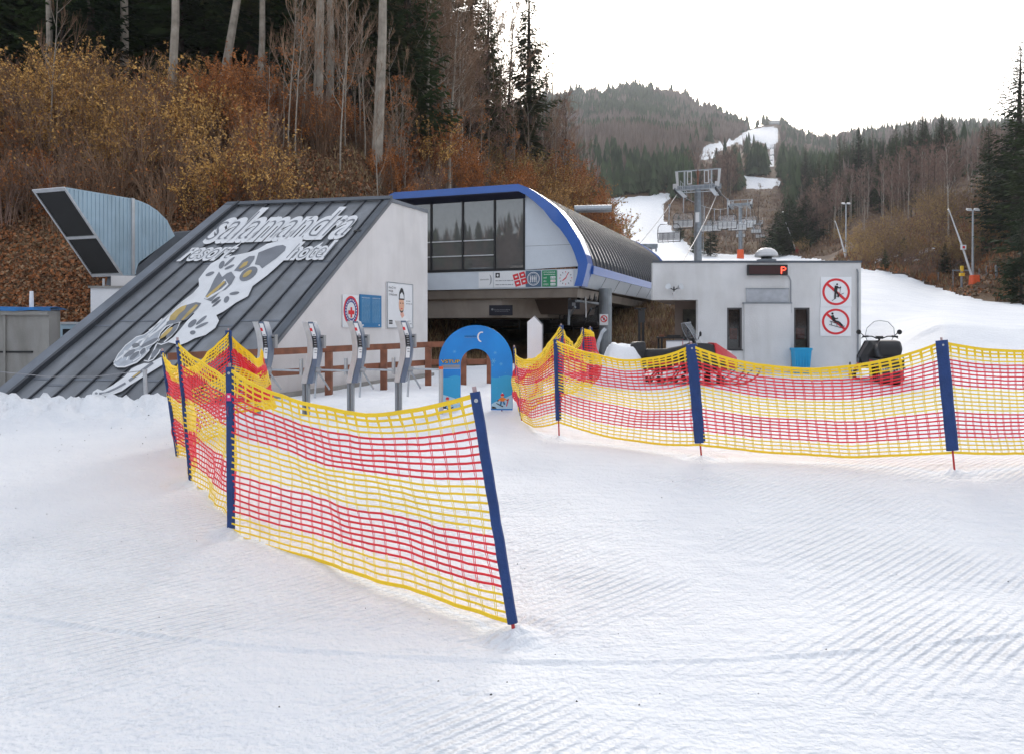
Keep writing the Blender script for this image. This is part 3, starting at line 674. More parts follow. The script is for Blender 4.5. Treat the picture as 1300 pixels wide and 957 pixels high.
# roof vault (smoked ribbed glazing) from rim to rim, with white flank below
V_ = [(a-.06 if a > AC else a+.06, z-.06) for a, z in O if z > 4.05]
b = MB(); n = len(V_)
b.add([S(a,.2,z) for a,z in V_]+[S(a,L0,z) for a,z in V_],[(i,i+1,n+i+1,n+i) for i in range(n-1)],M['ribg'])
b.build('vault_glazing', st, world=True)
b = MB(); i0 = next(i for i,p in enumerate(V_) if p[0] > AC and p[1] < oz-.12)
RB = V_[i0-1:]
for k in range(32):
    d = .45+k*(L0-.6)/32
    b.ring([S(a+.03,d,z+.05) for a,z in RB],[S(a,d,z) for a,z in RB],Dv*.05,M['rib'])
for j in (0,): 
    a,z = RB[0]; b.hexa([S(a-.1,.2,z),S(a+.1,.2,z-.03),S(a+.1,L0,z-.03),S(a-.1,L0,z),S(a-.1,.2,z+.08),S(a+.1,.2,z+.05),S(a+.1,L0,z+.05),S(a-.1,L0,z+.08)],M['lsteel'])
b.build('glazing_bar', st, world=True)
b = MB(); a0,z0 = V_[-1]
for (aa,zz,a1,z1,mm) in ((a0+.10,z0+.02,a0+.07,z0-.30,M['blue']),(a0+.03,z0-.30,a0-.25,3.22,M['panel'])):
    b.hexa([S(a1,.2,z1),S(a1-.15,.2,z1),S(a1-.15,L0,z1),S(a1,L0,z1),S(aa,.2,zz),S(aa-.15,.2,zz),S(aa-.15,L0,zz),S(aa,L0,zz)],mm)
    q = 2*AC; b.hexa([S(q-a1,.2,z1),S(q-a1+.15,.2,z1),S(q-a1+.15,L0,z1),S(q-a1,L0,z1),S(q-aa,.2,zz),S(q-aa+.15,.2,zz),S(q-aa+.15,L0,zz),S(q-aa,L0,zz)],mm)
for k in range(1,9): d = k*2.4; b.hexa([S(a0-.25+.012,d,3.23),S(a0-.25+.012,d+.02,3.23),S(a0-.25-.1,d+.02,3.23),S(a0-.25-.1,d,3.23),S(a0+.042,d,z0-.31),S(a0+.042,d+.02,z0-.31),S(a0-.1,d+.02,z0-.31),S(a0-.1,d,z0-.31)],M['rib'])
b.build('side_panel', st, world=True)
# facade: white panels right of the windows
a_w, _ = SF(666.5,300); zb = SF(744,365)[1]; zs = SF(665,343.5)[1]; zt = SF(629,251)[1]
rp = [(a_w,zs+.02)]+[(a,z) for a,z in reversed(inner) if z > zs+.02 and a > a_w+.02]+[(a_w,iz)]
b = MB(); b.prism([S(a,0.0,z) for a,z in rp],Dv*.1,M['panel'])
b.add([S(a_w+.02,-.004,SF(700,312)[1]),S(inner[7][0]-.05,-.004,SF(700,312)[1]),S(inner[7][0]-.05,-.004,SF(700,312)[1]+.015),S(a_w+.02,-.004,SF(700,312)[1]+.015)],[(0,1,2,3)],M['gsteel'])
lowr = inner[-1][0]
b.hexa([S(2*AC+.3,0,zb),S(lowr+.02,0,zb),S(lowr+.02,.1,zb),S(2*AC+.3,.1,zb),S(2*AC+.3,0,zs),S(lowr+.09,0,zs),S(lowr+.09,.1,zs),S(2*AC+.3,.1,zs)],M['panel'])
b.build('facade_panel', st, world=True)
b = MB(); zsf = SF(664,253)[1]; b.hexa([S(2*AC+.6,-.50,iz-.03),S(outer[0][0]+.1,-.50,iz-.03),S(outer[0][0]+.1,.08,zsf),S(2*AC+.6,.08,zsf),S(2*AC+.6,-.50,iz+.02),S(outer[0][0]+.1,-.50,iz+.02),S(outer[0][0]+.1,.08,iz+.02),S(2*AC+.6,.08,iz+.02)],M['navy']); b.build('soffit', st, world=True)
# windows
def az(u): return SF(u,300)[0]
zt = SF(629,252)[1]; zl = SF(600,342)[1]
wx = [2*AC+1.2, az(511), az(547.5), az(587.5), az(628), az(665.5)]
for i in range(5):
    a0_, a1_ = wx[i]+.03, wx[i+1]-.03
    q = MB(); q.box((0,0,0),(0,0,0),M['black']) if False else None
    q.hexa([S(a0_,.03,zl),S(a1_,.03,zl),S(a1_,.05,zl),S(a0_,.05,zl),S(a0_,.03,zt),S(a1_,.03,zt),S(a1_,.05,zt),S(a0_,.05,zt)],M['glassc']); wdw = q.build('window_pane', st, world=True)
b = MB()
for x in wx: b.hexa([S(x-.035,-.03,zs),S(x+.035,-.03,zs),S(x+.035,.06,zs),S(x-.035,.06,zs),S(x-.035,-.03,zt+.05),S(x+.035,-.03,zt+.05),S(x+.035,.06,zt+.05),S(x-.035,.06,zt+.05)],M['black'])
b.hexa([S(wx[0],-.02,zs),S(wx[-1],-.02,zs),S(wx[-1],.06,zs),S(wx[0],.06,zs),S(wx[0],-.02,zl),S(wx[-1],-.02,zl),S(wx[-1],.06,zl),S(wx[0],.06,zl)],M['black'])
for vv in (306,325):
    z_ = SF(600,vv)[1]; b.hexa([S(wx[1],-.022,z_-.02),S(wx[4],-.022,z_-.02),S(wx[4],.0,z_-.02),S(wx[1],.0,z_-.02),S(wx[1],-.022,z_+.02),S(wx[4],-.022,z_+.02),S(wx[4],.0,z_+.02),S(wx[1],.0,z_+.02)],M['lsteel'])
b.build('window_frame', st, world=True)
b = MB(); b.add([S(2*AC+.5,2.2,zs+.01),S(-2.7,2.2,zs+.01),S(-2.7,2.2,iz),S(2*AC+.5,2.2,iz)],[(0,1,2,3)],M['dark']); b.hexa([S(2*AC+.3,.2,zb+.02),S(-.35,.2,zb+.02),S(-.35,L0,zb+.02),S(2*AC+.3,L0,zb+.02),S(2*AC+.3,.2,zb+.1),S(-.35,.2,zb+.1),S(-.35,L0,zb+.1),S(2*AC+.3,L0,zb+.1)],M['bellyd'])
b.build('machine_floor', st, world=True)
# taupe belly under the machine room
b = MB(); zA = zb-.02; zB = 2.86; zC = 2.10
def ext(pts, z0, z1, inset, m):   # plan polygon, tapering downwards
    cx = sum(p[0] for p in pts)/len(pts); cy = sum(p[1] for p in pts)/len(pts)
    t = [S(x,y,z1) for x,y in pts]; l = [S(x+(cx-x)*inset,y+(cy-y)*inset,z0) for x,y in pts]; k = len(pts)
    b.add(l+t,[tuple(range(k-1,-1,-1)),tuple(range(k,2*k))]+[(i,(i+1)%k,k+(i+1)%k,k+i) for i in range(k)],m)
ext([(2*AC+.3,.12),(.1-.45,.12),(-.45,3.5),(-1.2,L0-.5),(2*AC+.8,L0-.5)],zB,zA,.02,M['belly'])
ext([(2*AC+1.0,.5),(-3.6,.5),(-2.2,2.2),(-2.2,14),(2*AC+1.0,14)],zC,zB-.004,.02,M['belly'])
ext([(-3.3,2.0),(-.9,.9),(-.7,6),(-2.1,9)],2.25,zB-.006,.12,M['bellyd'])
b.build('underside_cladding', st, world=True)
b = MB()   # sheaves, brackets and gear under the right edge
r2 = random.Random(3)
for k in range(5):
    d = .6+k*.8; 
    b.hexa([S(-.75,d,2.85),S(-.45,d,2.85),S(-.45,d+.12,2.85),S(-.75,d+.12,2.85),S(-.75,d,3.2),S(-.45,d,3.2),S(-.45,d+.12,3.2),S(-.75,d+.12,3.2)],M['black'])
    c = S(-.55,d+.4,2.92+.08*r2.random()); b.tube([c-Rv*.06,c+Rv*.06],.14,M['blackp'],14)
    if k % 3 == 0: b.tube([S(-.6,d,2.5),S(-1.0,d+.5,2.0+.2*r2.random())],.05,M['gsteel'])
b.tube([S(-.5,.4,2.72),S(-.5,4.5,2.72)],.05,M['gsteel'])
b.tube([S(-.9,.9,2.9),S(-.95,.9,1.8)],.05,M['gsteel']); b.tube([S(-.35,1.2,2.9),S(-.33,1.2,2.1)],.03,M['lsteel'])
b.build('sheave_row', st, world=True, smooth=False)
def column(a, d, r, lab):
    p = S(a,d,0); z = ground(p.x,p.y)-.2; q = MB(); q.tube([(p.x,p.y,z),(p.x,p.y,zb+.05)],r,M['gsteel'],20); q.tube([(p.x,p.y,z),(p.x,p.y,z+.28)],r+.15,M['conc'],20); return q.build('column', st, world=True, smooth=False)
column(.55-.35,2.2,.26,''); column(-8.6,4,.3,''); column(-5,9,.35,''); column(-5,16,.35,'')
b = MB()  # small round prohibition plate on the front column
c = S(.20,1.9,0); 
def cf(x, y, h=0): return Vector((c.x,c.y-.10-h,2.02))+Vector((x,0,y))
b.hexa([cf(-.17,-.22),cf(.17,-.22),cf(.17,-.22,.02),cf(-.17,-.22,.02),cf(-.17,.22),cf(.17,.22),cf(.17,.22,.02),cf(-.17,.22,.02)],M['signw'])
annulus(b, lambda x,y: cf(x,y,.024),0,.03,.10,.14,M['signr'],24); b.poly([cf(-.10,.10,.027),cf(-.07,.13,.027),(cf(.10,-.05,.027)),cf(.07,-.08,.027)],M['signr']); b.poly([cf(x,y,.022) for x,y in disc2(0,.03,.04,8,.06)],M['signk'])
pc = b.build('column_sign', st, world=True)
# dark space under the deck: its shade put into a near-black sheet
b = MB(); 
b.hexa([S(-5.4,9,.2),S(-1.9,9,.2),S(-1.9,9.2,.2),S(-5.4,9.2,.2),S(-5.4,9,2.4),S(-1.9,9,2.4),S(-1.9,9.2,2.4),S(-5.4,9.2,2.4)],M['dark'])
b.build('shade_sheet', st, world=True)
# row of signs on the fascia
def fasc(u0, u1, v0=344.5, v1=364):
    a0_ = az(u0); a1_ = az(u1); z0_ = zb+.05; z1_ = zs-.03
    return lambda x, y, h=0.: S(a0_+(a1_-a0_)*x, -.03-h, z0_+(z1_-z0_)*y)
def bd(f, m, t=.025):
    q = MB(); q.hexa([f(0,0,0),f(1,0,0),f(1,0,-t),f(0,0,-t),f(0,1,0),f(1,1,0),f(1,1,-t),f(0,1,-t)],m); return q
f = fasc(608,626.5); q = bd(f,M['signw']); text(q,'salamandra',lambda a,y: f(.1+.62*a,.48+.10*y,.004),M['signk']); q.ring([f(.70+.12*math.cos(t),.5+.34*math.sin(t),.004) for t in np.linspace(-1.5,1.2,9)],[f(.70+.20*math.cos(t),.5+.34*math.sin(t),.004) for t in np.linspace(-1.5,1.2,9)],Dv*-.002,M['txtg'])
solo(q,'logo_sign','small white sign with thin dark script, leftmost on the station fascia','sign',f(.5,0))
f = fasc(627.5,667); q = bd(f,M['signw']); q.poly([f(x,y,.004) for x,y in ((.05,.62),(.19,.62),(.19,.92),(.05,.92))],M['signk']); q.poly([f(x,y,.007) for x,y in disc2(.12,.77,.035,6,.09)],M['txtw'])
for y in (.40,.15): lines(q,f,.05,.62,y,M['txtg'],.004,.05,seed=int(y*100))
rt = lambda x,y: f(.84+.5*.80*((x-.5)*.95-(y-.5)*.26), .50+.80*((y-.5)*.95+(x-.5)*.26), .005)
for i in (0,1):
    for j in (0,1):
        x0,y0 = i*.53,j*.53; q.poly([rt(x0,y0),rt(x0+.46,y0),rt(x0+.46,y0+.46),rt(x0,y0+.46)],M['signr']); x1,y1 = x0+.14,y0+.17
        q.poly([rt(x1,y1)+Dv*-.004,rt(x1+.2,y1)+Dv*-.004,rt(x1+.2,y1+.12)+Dv*-.004,rt(x1,y1+.12)+Dv*-.004],M['signw'])
solo(q,'sponsor_sign','long white fascia sign with a tilted red four-square mark and a small black square','sign',f(.5,0))
f = fasc(668,687); q = bd(f,M['slate']); annulus(q,lambda x,y: f(x,y,.004),.5,.5,.38,.42,M['txtw'],28); annulus(q,lambda x,y: f(x,y,.004),.5,.5,.32,.335,M['txtw'],28)
for i in range(4):
    x = .32+i*.12; q.poly([f(a,c_,.005) for a,c_ in disc2(x,.66,.035,10,.04)],M['txtw']); q.poly([f(x-.04,.60,.005),f(x-.03,.40,.005),f(x+.03,.40,.005),f(x+.04,.60,.005)],M['txtw']); q.poly([f(x-.03,.39,.005),f(x-.02,.28,.005),f(x+.02,.28,.005),f(x+.03,.39,.005)],M['txtw'])
solo(q,'passenger_sign','slate blue square sign showing four white figures in a ring','sign',f(.5,0))
f = fasc(688.5,707); q = bd(f,M['signg']); text(q,'OTVORENÉ',lambda a,y: f(.10+.8*a,.82+.10*y,.004),M['txtw'])
lines(q,f,.12,.9,.72,M['txtw'],.004,.03,seed=5)
for i,(t1,t2) in enumerate((('od','8:30'),('do','16:00'),('OPEN','21:00'))):
    y0 = .50-.21*i; text(q,t1,lambda a,y,y0=y0: f(.10+(.32 if t1=='OPEN' else .2)*a,y0+.11*y,.004),M['txtw']); q.poly([f(.58,y0-.02,.003),f(.92,y0-.02,.003),f(.92,y0+.13,.003),f(.58,y0+.13,.003)],M['signw']); text(q,t2,lambda a,y,y0=y0: f(.62+.26*a,y0+.01+.08*y,.006),M['signr'] if i==1 else M['signg'])
solo(q,'opening_hours_sign','green square sign with white opening times on the station fascia','sign',f(.5,0))
f = fasc(708.5,728.5); q = bd(f,M['signw'])
for i in range(12):
    t = i*math.pi/6; q.poly([f(.5+(rr*math.cos(t)-ww*math.sin(t)),.5+(rr*math.sin(t)+ww*math.cos(t)),.005) for rr,ww in ((.33,-.02),(.41,-.02),(.41,.02),(.33,.02))],M['signk'] if i%3 else M['signr'])
for t,l,w_ in ((R(218),.26,.03),(R(62),.34,.022)): q.poly([f(.5+(rr*math.cos(t)-ww*math.sin(t)),.5+(rr*math.sin(t)+ww*math.cos(t)),.008) for rr,ww in ((-.06,-w_),(l,-w_),(l,w_),(-.06,w_))],M['signr'])
solo(q,'clock','square white clock with red hands at the right end of the fascia','clock',f(.5,0))
# black boards hung below
def dpanel(u0,u1,v0,v1,b_,name,lab,txt):
    P = S(0,b_,0); p0 = hit(u0,v1,P,Dv); p1 = hit(u1,v1,P,Dv); z1 = hit(u0,v0,P,Dv).z
    f = lambda x,y,h=0.: Vector((p0.x+(p1.x-p0.x)*x,p0.y+(p1.y-p0.y)*x,p0.z+(z1-p0.z)*y))-Dv*h
    q = bd(f,mat('board_navy',(.008,.010,.022),.3) if 'board_navy' not in bpy.data.materials else bpy.data.materials['board_navy'],.04)
    if txt: text(q,txt,lambda a,y: f(.22+.68*a,.5+.12*y,.005),M['txtg']); lines(q,f,.25,.85,.38,M['txtg'],.005,.03); annulus(q,lambda x,y:f(x,y,.005),.14,.6,.0,.05,M['txtg'],10,2)
    else: q.poly([f(.35,.35,.005),f(.65,.35,.005),f(.65,.7,.005),f(.35,.7,.005)],M['txtg'])
    solo(q,name,lab,'sign',f(.5,0))
dpanel(621,650.5,388,401,.44,'display_board','wide black display board on the taupe underside of the station','Salamandra')
dpanel(721,736,381,393,.80,'hanging_board','small black board hanging under the right side of the station',None)

# ------------------------------------------------------------------ the ticket hut
HY = 23.5
def HX(u, y=HY): return (u-U0)/F*y
def HZ_(v, y=HY): return CZ-(v-HZ)/F*y
hut = thing('control_hut', 'flat roofed grey plaster hut with two narrow windows and an open left corner', 'building', ((HX(829)+HX(1093))/2,HY,.3))
x0,x1 = HX(829),HX(1093); zt = HZ_(334); g0 = 0.1; DB = 28.2
xr = HX(886); zr = HZ_(381)
b = MB(); m = M['render2']
def fr(xa,xb,za,zc,m,y0=HY,y1=HY+.25): b.box((xa,y0,za),(xb,y1,zc),m)
wA,wB,wC,wD = HX(923),HX(942),HX(1008),HX(1028); wz0,wz1 = HZ_(444),HZ_(391)
fr(x0,x1,zr,zt,m); fr(xr,wA,g0,zr,m); fr(wB,wC,g0,zr,m); fr(wD,x1,g0,zr,m)
for xa,xb in ((wA,wB),(wC,wD)): fr(xa,xb,g0,wz0,m); fr(xa,xb,wz1,zr,m)
pxw = HX(845,HY+1.2)
b.box((x1-.25,HY+.25,g0),(x1,DB,zt),m); b.box((x0,HY+.25,zr+.125),(x0+.25,DB,zt),m); b.box((pxw,DB-.25,g0),(x1-.25,DB,zr),m); b.box((x0+.25,DB-.25,zr+.13),(x1-.25,DB,zt),m); b.box((pxw,HY+1.5,g0),(pxw+.2,DB-.25,zr),m)
b.box((xr,HY+.25,g0),(xr+.2,HY+1.4,zr),m)
b.build('wall', hut, world=True)
b = MB(); b.box((x0-.02,HY-.03,zt),(x1+.02,DB+.02,zt+.06),M['flashd']); b.box((x0+.01,HY+.25,zr+.0),(x1-.25,DB-.01,zr+.12),M['bellyd']); b.build('roof', hut, world=True)
hglass = mat('hut_glass',(.02,.022,.025),.04,0,.1,alpha=.35,spec=.9)
b = MB()  # recessed front with the dark pillar and big window
px0,px1 = HX(845,HY+1.2),HX(855,HY+1.2); y = HY+1.2
b.box((px0,y,.2),(px1,y+.25,zr),M['bellyd']); b.box((px1,y+.05,.3),(xr+.01,y+.15,HZ_(440,y)),M['black']); b.box((px1,y+.0,HZ_(393,y)),(xr+.01,y+.2,zr),M['bellyd']); b.build('recess_frame', hut, world=True)
b = MB(); b.box((px1,y+.08,HZ_(440,y)),(xr,y+.10,HZ_(393,y)),hglass); b.build('window', hut, world=True)
b = MB(); b.box((px1,y+.16,HZ_(440,y)-.1),(xr,y+.19,HZ_(393,y)),mat('curtain_beige',(.30,.28,.20),.9,0,.3,5)); b.box((px1+.25,y+.13,HZ_(440,y)),(xr,y+.155,HZ_(425,y)),mat('seat_red_brown',(.28,.07,.03),.8,0,.5,5)); b.box((px1+.12,y+.14,HZ_(428,y)),(px1+.2,y+.158,HZ_(405,y)),M['blackp']); b.build('interior', hut, world=True)
for xa,xb in ((wA,wB),(wC,wD)):
    b = MB(); t = .05
    fm = bpy.data.materials.get('dark_grey_window_frame') or mat('dark_grey_window_frame',(.075,.07,.07),.5,0,.1); b.box((xa,HY+.02,wz0),(xa+t,HY+.12,wz1),fm); b.box((xb-t,HY+.02,wz0),(xb,HY+.12,wz1),fm); b.box((xa+t,HY+.02,wz0),(xb-t,HY+.12,wz0+t),fm); b.box((xa+t,HY+.02,wz1-t),(xb-t,HY+.12,wz1),fm)
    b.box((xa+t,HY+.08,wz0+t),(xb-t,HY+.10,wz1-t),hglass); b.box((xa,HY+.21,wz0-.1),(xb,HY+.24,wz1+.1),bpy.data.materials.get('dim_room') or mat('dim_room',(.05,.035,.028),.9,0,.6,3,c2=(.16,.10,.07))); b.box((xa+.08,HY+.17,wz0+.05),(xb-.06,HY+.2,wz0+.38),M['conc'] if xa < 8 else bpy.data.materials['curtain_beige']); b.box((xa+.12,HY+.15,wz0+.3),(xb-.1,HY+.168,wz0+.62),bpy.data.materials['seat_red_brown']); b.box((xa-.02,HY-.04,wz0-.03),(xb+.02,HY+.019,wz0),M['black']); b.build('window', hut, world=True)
b = MB(); 
b.box((HX(944),HY-.09,.2),(HX(1003),HY-.002,HZ_(386)),m); b.box((HX(942),HY-.12,HZ_(386)),(HX(1004),HY-.002,HZ_(384.5)),M['gsteel']); b.build('front_box', hut, world=True)
b = MB(); b.box((HX(947),HY-.045,HZ_(384)),(HX(1000.5),HY-.002,HZ_(367.5)),mat('grey_shutter_box',(.40,.42,.45),.5,.2)); b.box((HX(946.5),HY-.06,HZ_(367.5)),(HX(1001),HY-.002,HZ_(366.5)),M['gsteel']); b.build('shutter_box', hut, world=True)
b = MB(); xp = HX(1088.5); b.tube([(xp-.03,HY-.04,HZ_(342)),(xp,HY-.04,HZ_(346)),(xp,HY-.04,.3)],.022,M['gsteel'],8)
xc = HX(1003.5); b.tube([(HX(996),HY-.03,HZ_(349)),(HX(1001),HY-.03,HZ_(351)),(xc,HY-.03,HZ_(357)),(xc,HY-.03,HZ_(398))],.02,M['txtg'],6); b.build('cable_conduit', hut, world=True)
for i,(vv) in enumerate((390,408)):
    pass
b = MB(); xa = HX(1094,HY+.6); b.box((x1,HY+.5,HZ_(372)),(x1+.13,HY+.85,HZ_(359)),M['gsteel']); b.box((x1+.02,HY+.49,HZ_(370)),(x1+.11,HY+.499,HZ_(361)),M['txtw']); b.build('wall_lamp', hut, world=True)
for ch in hut.children:      # the side walls run back at an angle, as the plot does
    for v_ in ch.data.vertices:
        if v_.co.y > .3: v_.co.x += .30*(v_.co.y-.25)
# roof ventilator
b = MB(); c = (HX(973,26),26,0); zz = zt+.06
b.cyl((c[0],26,zz-.1),(c[0],26,zz+.22),.24,M['lsteel'],20); b.lathe([(.31,.20),(.31,.25),(.24,.26)],(c[0],26,zz),M['gsteel']); b.lathe([(.20,.34),(.37,.36),(.375,.40),(.34,.50),(.27,.58),(.15,.64),(.0,.66)],(c[0],26,zz-.02),M['galv'],24); b.cyl((c[0],26,zz+.22),(c[0],26,zz+.36),.17,M['black'],16)
vn = b.build('roof_ventilator', hut, world=True, smooth=False)
# LED board
b = MB(); xa,xb,za,zc = HX(948),HX(998),HZ_(350),HZ_(337); led = mat('led_red',(1,.06,.03),.5,emit=2.5); ledo = mat('dark_led_field',(.035,.006,.006),.35)
b.box((xa,HY-.14,za),(xb,HY-.01,zc),M['black']); b.poly([(xa+.03,HY-.143,za+.03),(xb-.03,HY-.143,za+.03),(xb-.03,HY-.143,zc-.03),(xa+.03,HY-.143,zc-.03)],ledo)
for i,col in enumerate(("#### ","#   #","#   #","#### ","#    ","#    ","#    ")):
    for j,ch in enumerate(col):
        if ch == '#': X = xb-.20+j*.030; Zz = zc-.06-i*.030; b.poly([(X,HY-.147,Zz-.026),(X+.026,HY-.147,Zz-.026),(X+.026,HY-.147,Zz),(X,HY-.147,Zz)],led)
solo(b,'led_board','dark LED message board with a single red lit letter on the hut wall','display',((xa+xb)/2,HY-.05,za))
# prohibition boards
def hboard(u0,u1,v0,v1,name,lab,draw):
    xa,xb,za,zc = HX(u0),HX(u1),HZ_(v1),HZ_(v0); f = lambda x,y,h=0.: Vector((xa+(xb-xa)*x,HY-.025-h,za+(zc-za)*y))
    q = MB(); q.hexa([f(0,0),f(1,0),f(1,0,-.02),f(0,0,-.02),f(0,1),f(1,1),f(1,1,-.02),f(0,1,-.02)],M['signw']); 
    annulus(q,lambda x,y:f(x,y,.004),.5,.5,.375,.45,M['signr'],40); draw(q,f)
    a = .05; q.poly([f(.5-.30+dx,.5+.27+dy,.007) for dx,dy in ((-.03,-.03),(.03,.03))]+[f(.5+.30+dx,.5-.27+dy,.007) for dx,dy in ((.03,.03),(-.03,-.03))],M['signr'])
    solo(q,name,lab,'sign',f(.5,0))
def P_(q,f,pts,h=.010): q.poly([f(x,y,h) for x,y in pts],M['signk'])
def limb(q,f,pts,w,h=.010):
    for (a,c_),(d,e) in zip(pts[:-1],pts[1:]):
        L_ = math.hypot(d-a,e-c_); nx,ny = -(e-c_)/L_*w,(d-a)/L_*w; P_(q,f,[(a+nx,c_+ny),(a-nx,c_-ny),(d-nx,e-ny),(d+nx,e+ny)],h); h += .0006
def skier(q,f):
    P_(q,f,disc2(.53,.75,.032,12)); limb(q,f,[(.51,.70),(.47,.50)],.055); limb(q,f,[(.53,.67),(.60,.62),(.65,.66)],.02,.013); limb(q,f,[(.47,.50),(.46,.27)],.028,.013); limb(q,f,[(.50,.50),(.57,.40),(.56,.32)],.028,.016)
    limb(q,f,[(.36,.20),(.50,.30)],.008,.018); limb(q,f,[(.50,.34),(.75,.46)],.008,.018); limb(q,f,[(.65,.68),(.60,.40)],.006,.018)
def sled(q,f):
    P_(q,f,disc2(.39,.78,.038,12)); limb(q,f,[(.38,.72),(.45,.52)],.05); limb(q,f,[(.41,.66),(.50,.60),(.57,.62)],.02,.013); limb(q,f,[(.45,.52),(.60,.48),(.72,.34)],.035,.013)
    limb(q,f,[(.28,.40),(.70,.28),(.78,.36)],.010,.018); limb(q,f,[(.30,.52),(.62,.40)],.010,.018); limb(q,f,[(.34,.50),(.36,.38)],.008,.021); limb(q,f,[(.52,.44),(.54,.33)],.008,.021)
hboard(1041.5,1080.5,352,390,'no_uphill_sign','white sign with a red ring barring a walking skier, upper of two on the hut','' or skier) if False else hboard(1041.5,1080.5,352,390,'prohibition_sign','white sign with a red ring barring a skier walking uphill, upper of the pair',skier)
hboard(1041,1080,390.5,427,'prohibition_sign','white sign with a red ring barring a sledge rider, lower of the pair',sled)
# flood lamp on the hut wall
b = MB(); xa = HX(854); za = HZ_(369); b.tube([(xa,HY,za-.1),(xa,HY-.18,za-.1),(xa,HY-.18,za+.1)],.02,M['black']); 
for s in (-1,1):
    b.tube([(xa,HY-.18,za),(xa+s*.12,HY-.2,za+.06)],.015,M['black']); b.tube([(xa+s*.11,HY-.16,za+.06),(xa+s*.19,HY-.30,za+.10)],[.03,.09],M['lsteel'],12)
b.cbox((xa,HY-.20,za-.12),(.07,.12,.14),M['galv'])
solo(b,'flood_lamp','small twin headed spotlight on the upper left of the hut wall','lamp',(xa,HY,za-.1))
# blue bin under the right window
b = MB(); xa = HX(1017,HY-.3); zg = ground(xa,HY-.4); b.hexa([Vector((xa+sx*.19,HY-.3+sy*.15,zg)) for sx,sy in ((-1,-1),(1,-1),(1,1),(-1,1))]+[Vector((xa+sx*.24,HY-.3+sy*.19,zg+.68)) for sx,sy in ((-1,-1),(1,-1),(1,1),(-1,1))],M['bin']); b.box((xa-.26,HY-.51,zg+.68),(xa+.26,HY-.09,zg+.74),M['bin'])
for i in range(5): b.box((xa-.18+i*.08,HY-.50,zg+.06),(xa-.16+i*.08,HY-.44,zg+.62),M['bin'])
solo(b,'rubbish_bin','bright blue ribbed plastic bin below the right hut window','bin',(xa,HY-.3,zg))
# table and board before the recess
b = MB(); ty = 22.3; xa,xb = HX(838,ty),HX(876,ty); zc = HZ_(428,ty); zg = ground((xa+xb)/2,ty)
b.box((xa,ty,zc-.05),(xb,ty+.6,zc),M['black']); 
for X in (xa+.03,xb-.08): 
    for Y in (ty+.03,ty+.5): b.box((X,Y,zg-.05),(X+.05,Y+.05,zc-.05),M['black'])
b.box((xa+.02,ty+.1,zc),(xa+.13,ty+.3,zc+.06),M['wood']); b.box((xa+.25,ty+.1,zc),(xa+.6,ty+.35,zc+.05),M['blackp'])
solo(b,'side_table','small dark table before the open corner of the hut','table',((xa+xb)/2,ty,zg))
b = MB(); ty = 21.6; xa,xb = HX(846,ty),HX(880,ty); zc = HZ_(433,ty); zg = ground(xa,ty); b.box((xa,ty,zg-.02),(xb,ty+.04,zc),M['signw']); b.box((xa+(xb-xa)*.6,ty-.01,zc-.35),(xa+(xb-xa)*.62,ty-.002,zc+.04),M['spike']); b.box((xa,ty-.012,zc-.015),(xb,ty-.002,zc+.015),M['gsteel'])
solo(b,'low_board','low white board standing between the table and the red snowmobile','board',((xa+xb)/2,ty,zg))
# cable reel-like mast: black post with a flat head
b = MB(); ty = 21; xa = HX(814,ty); zg = ground(xa,ty); zc = HZ_(393,ty)
for s in (-.05,.05): b.box((xa+s-.03,ty-.03,zg-.1),(xa+s+.03,ty+.03,zc),M['black'])
b.box((xa-.17,ty-.07,zc),(xa+.12,ty+.07,zc+.04),M['black']); b.box((xa-.06,ty-.05,zc-.35),(xa+.09,ty+.05,zc-.03),M['blackp'])
gr = mat('green_strap',(.15,.55,.05),.5); b.tube([(xa-.09,ty-.06,zg+.75),(xa+.02,ty-.08,zg+.70),(xa+.08,ty-.06,zg+.82)],.02,gr); b.tube([(xa+.05,ty-.06,zg+.72),(xa-.3,ty-.06,zg+.55),(xa-.5,ty-.05,zg+.62)],.012,gr)
solo(b,'black_post','tall double black post with a flat head standing behind the red snowmobile','post',(xa,ty,zg))
